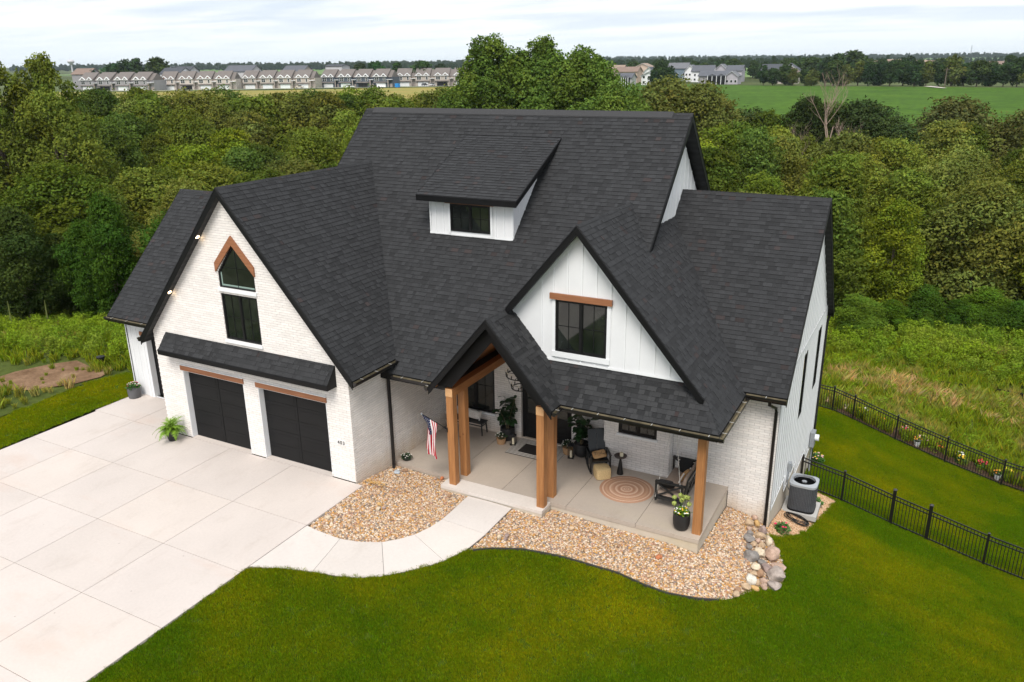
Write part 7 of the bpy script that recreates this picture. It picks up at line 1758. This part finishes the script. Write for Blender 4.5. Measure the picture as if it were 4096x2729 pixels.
H = [(-111.5, 467.5, 18, 10, 4.7, 7.2, 'grey', 'slate', 'grey house with tall screened porch at the crop field edge', 0, 0, 1), (-101.0, 466, 7, 9, 4.6, 7.0, 'lilac', 'grey', 'small lilac gabled wing right of the screened porch', 0, 1, 0),
 (-150.4, 424, 9, 8, 4.6, 6.8, 'pale', 'slate', 'pale house with a wooden deck left of the dark tree', 0, 0, 1), (-143.4, 446, 9, 8, 5.2, 7.4, 'white', 'slate', 'low white gabled house by the crop field', 0, 1, 0), (-150.5, 466, 6, 8, 7.0, 9.8, 'white', 'dark', 'narrow white two storey gable house', 0, 1, 0), (-174.5, 492, 15, 10, 7.2, 9.9, 'tan', 'brown', 'tan house with brown roof among the trees', 0, 0, 0), (-190, 508, 14, 10, 8.0, 11.0, 'beige', 'tan', 'beige house with long tan roof', 0, 0, 0), (-183.5, 549, 16, 10, 8.5, 11.9, 'sheathing', 'tan', 'unfinished house with bare tan sheathing', 0, 1, 0),
 (-160.7, 557, 14, 9, 8.5, 11.9, 'bluegrey', 'grey', 'blue grey house with grey roof on the rise', 0, 0, 0), (-147.1, 541, 7, 9, 7.0, 10.6, 'white', 'grey', 'white gable fronted house on the rise', 0, 1, 0), (-133.9, 523.5, 14, 9, 6.8, 10.2, 'white', 'slate', 'white house with grey roof above the screened porch', 0, 0, 0), (-123.5, 530, 8, 9, 7.5, 10.9, 'lilac', 'grey', 'lilac gabled house left half of a pair', 0, 1, 0), (-114.2, 527, 10, 9, 7.0, 10.0, 'lilac', 'slate', 'lilac house with slate roof right half of a pair', 0, 0, 0),
 (-92, 536, 14, 10, 7.0, 10.4, 'grey', 'dark', 'house with dark roof behind the hedgerow', 0, 0, 0), (-81.5, 533, 11, 10, 7.2, 10.8, 'white', 'dark', 'white gabled house behind the hedgerow', 0, 1, 0), (-72.4, 476, 11, 10, 6.2, 9.2, 'beige', 'brown', 'beige gabled house rising over the hedgerow', 0, 1, 0),
 (-93.3, 877, 17, 11, 4.6, 7.0, 'tan', 'brown', 'far tan house at the left of the distant estate'), (-56.5, 880, 18, 11, 5.0, 8.0, 'cream', 'brown', 'far cream house with brown roof in the estate'), (-46, 932, 17, 11, 5.0, 8.6, 'cream', 'tan', 'far house with pinkish roof behind the pale one'), (-41.2, 861, 12, 10, 4.2, 6.6, 'pale', 'grey', 'far pale house with white porch roof'), (-28, 982, 16, 10, 4.6, 7.4, 'cream', 'tan', 'far cream house right of the pinkish roof'), (-12, 985, 15, 10, 4.4, 7.0, 'tan', 'brown', 'far tan house right of the cream one'), (27, 883, 14, 10, 4.0, 6.6, 'grey', 'dark', 'far house with dark roof by the right edge wood'), (42, 883, 13, 10, 4.0, 6.8, 'rust', 'brown', 'far house with reddish walls near the right edge'), (58.9, 932, 18, 10, 4.2, 7.2, 'cream', 'grey', 'far cream house nearest the right picture edge'),
 (-428, 352, 18, 10, 8.4, 11.6, 'white', 'dark', 'white house with dark roof between the first two terraces'), (-446, 372, 24, 10, 9.0, 12.4, 'pale', 'dark', 'pale house with long dark roof behind the second terrace'), (-402, 384, 24, 10, 9.2, 12.6, 'pale', 'slate', 'long dark roofed house behind the right of the second terrace'), (-368, 398, 18, 10, 8.5, 12.0, 'beige', 'slate', 'house with grey hip behind the third terrace'), (-352, 420, 14, 8, 11.6, 12.4, 'pale', 'dark', 'tall flat dark roofed block behind the third terrace'), (-511, 348, 18, 10, 8.6, 12.0, 'grey', 'brown', 'grey brown house behind the leftmost terrace'), (-312, 412, 12, 9, 6.0, 8.6, 'bluegrey', 'dark', 'low blue grey house between the third and fourth terraces'), (-283, 446, 12, 9, 6.5, 10.5, 'bluegrey', 'slate', 'slate roofed house between the fourth and fifth terraces')]
for h in H:
    x, y, w, d, e_, r_, wc_, rc, lab = h[:9]
    if x < -280 and r_ > 11: e_ += 1.3; r_ += 1.3
    far_house(x, y, w, d, e_, r_, wc_, rc, lab, 0.0, bool(h[10]) if len(h) > 10 else (w < 13), bool(h[11]) if len(h) > 11 else False)
# low commercial blocks on the horizon
for k, (x, y, w, h, lab) in enumerate([(-560, 1480, 46, 7, 'long white commercial building on the horizon, left one'), (-470, 1520, 60, 7, 'long white commercial building on the horizon, middle one'), (-340, 1500, 70, 8, 'long white commercial building on the horizon, right one'), (-640, 1440, 40, 7, 'small white commercial building on the horizon')]):
    t = empty('warehouse', (x, y, Gs(x, y)), label=lab, cat='warehouse'); m = MB(); m.box(-w/2, w/2, 0, 30, 0, h); m.build('wall', WALLC['white'], t); m = MB(); m.box(-w/2-0.5, w/2+0.5, -0.5, 30.5, h, h+0.6); m.build('roof', ROOFC['grey'], t)
# water tower and lattice mast
wz = Gs(-2131, 1452); t = empty('water_tower', (-2131, 1452, wz), label='pale water tower on the left horizon', cat='water tower'); m = MB(); m.lathe([(2.2, 0), (1.8, 27-wz), (2.6, 31-wz)], n=16); m.build('stem', WALLC['pale'], t); m = MB(); m.lathe([(2.6, 30-wz), (8, 34-wz), (9.2, 37.5-wz), (7, 41-wz), (0, 43.5-wz)], n=24); m.build('tank', WALLC['pale'], t)
wz = Gs(35, 3483); t = empty('radio_mast', (35, 3483, wz), label='thin lattice radio mast on the right horizon', cat='mast')
for k in range(3):
    a = k*2.094; m = MB(); m.bar((3.0*math.cos(a), 3.0*math.sin(a), 0), (0.8*math.cos(a), 0.8*math.sin(a), 61-wz), 0.7, 0.7); m.build('leg', MAT['metal'], t)
m = MB()
for q in range(10):
    z0 = q*(61-wz)/10; r0 = 3-2.2*q/10; z1 = (q+1)*(61-wz)/10; r1 = 3-2.2*(q+1)/10
    for k in range(3): a = k*2.094; b = (k+1)*2.094; m.bar((r0*math.cos(a), r0*math.sin(a), z0), (r1*math.cos(b), r1*math.sin(b), z1), 0.4, 0.4)
m.build('bracing', MAT['metal'], t)
t = empty('utility_pole', (8.66, 398, Gs(8.66, 398)), label='wooden utility pole at the dirt lane by the hedgerow', cat='utility pole'); m = MB(); m.tube([(0, 0, 0), (0, 0, 8.5)], [0.22, 0.16], 8); m.build('pole', MAT['bark'], t); m = MB(); m.bar((-1.1, 0, 7.8), (1.1, 0, 7.8), 0.15, 0.15); m.build('crossarm', MAT['bark'], t)
# parked vehicles by the terraces
def car(x, y, rz, col, label, truck=False):
    t = empty('parked_car', (x, y, Gs(x, y)+0.3), rz, label=label, cat='car' if not truck else 'pickup truck', group='vehicles parked by the terraces'); M_ = flat('car_paint', col, 0.35)
    m = MB(); m.prism([(-2.3, -0.9, 0.35), (2.3, -0.9, 0.35), (2.35, -0.9, 0.75), (2.2, -0.9, 0.98), (-2.25, -0.9, 1.0), (-2.35, -0.9, 0.6)], (0, 1.8, 0)); m.build('body', M_, t)
    m = MB(); m.prism([(-1.9, -0.8, 1.0), (1.2, -0.8, 0.98), (0.6, -0.8, 1.5), (-1.5, -0.8, 1.52)] if not truck else [(-0.5, -0.8, 1.0), (1.2, -0.8, 0.98), (0.8, -0.8, 1.7), (-0.4, -0.8, 1.72)], (0, 1.6, 0)); m.build('cabin', MAT['glass'], t)
    m = MB(); m.box(*((-1.4, 0.5, -0.78, 0.78, 1.53, 1.58) if not truck else (-0.35, 0.7, -0.78, 0.78, 1.73, 1.78))); m.build('roof', M_, t)
    for wx in (-1.45, 1.45):
        for wy in (-0.92, 0.74): m = MB(); m.tube([(wx, wy, 0.34), (wx, wy+0.18, 0.34)], 0.34, 14); m.build('wheel', MAT['black'], t)
for a in [(-299.5, 395.5, 1.4, (0.03, 0.03, 0.035), 'black pickup before the fourth terrace garage', True), (-309.5, 383.5, 0.2, (0.75, 0.75, 0.76), 'white van parked below the fourth terrace'), (-338.5, 371.0, 0.3, (0.55, 0.50, 0.42), 'beige pickup at the end of the middle terrace', True), (-278.5, 425.8, 1.6, (0.72, 0.72, 0.73), 'white car before the open garage of the last terrace'), (-283.5, 424.3, 1.6, (0.12, 0.12, 0.13), 'dark car left of the white one at the last terrace'), (-451.0, 317.3, 1.6, (0.05, 0.05, 0.06), 'dark car at the open garage of the first terrace'), (-402.5, 339.5, 1.9, (0.30, 0.31, 0.33), 'grey car at the open garage of the second terrace')]: car(*a)
m = MB(); m.box(-1.1, 1.1, -1.1, 1.1, 0, 2.2); o = m.build('portable_cabin', flat('cabin_blue', (0.02, 0.25, 0.6))); o.location = (-281.0, 392.0, Gs(-281, 392)+0.3); tag(o, 'small bright blue cabin beside the fourth terrace', 'cabin')
# ------------------------------------------------------------------ haze: one closed box of thin even air
hb = MB(); hb.box(-5200, 3200, -420, 5600, -14, 62); ho = hb.build('haze', MAT['black']); ho.data.materials.clear()
hm = bpy.data.materials.new('thin_air'); hm.use_nodes = True; hm.node_tree.nodes.clear()
pv = hm.node_tree.nodes.new('ShaderNodeVolumePrincipled'); pv.inputs['Density'].default_value = 0.00007; pv.inputs['Color'].default_value = (0.80, 0.90, 1.0, 1); pv.inputs['Anisotropy'].default_value = 0.3
mo = hm.node_tree.nodes.new('ShaderNodeOutputMaterial'); hm.node_tree.links.new(pv.outputs[0], mo.inputs['Volume']); ho.data.materials.append(hm); tag(ho, kind='stuff')
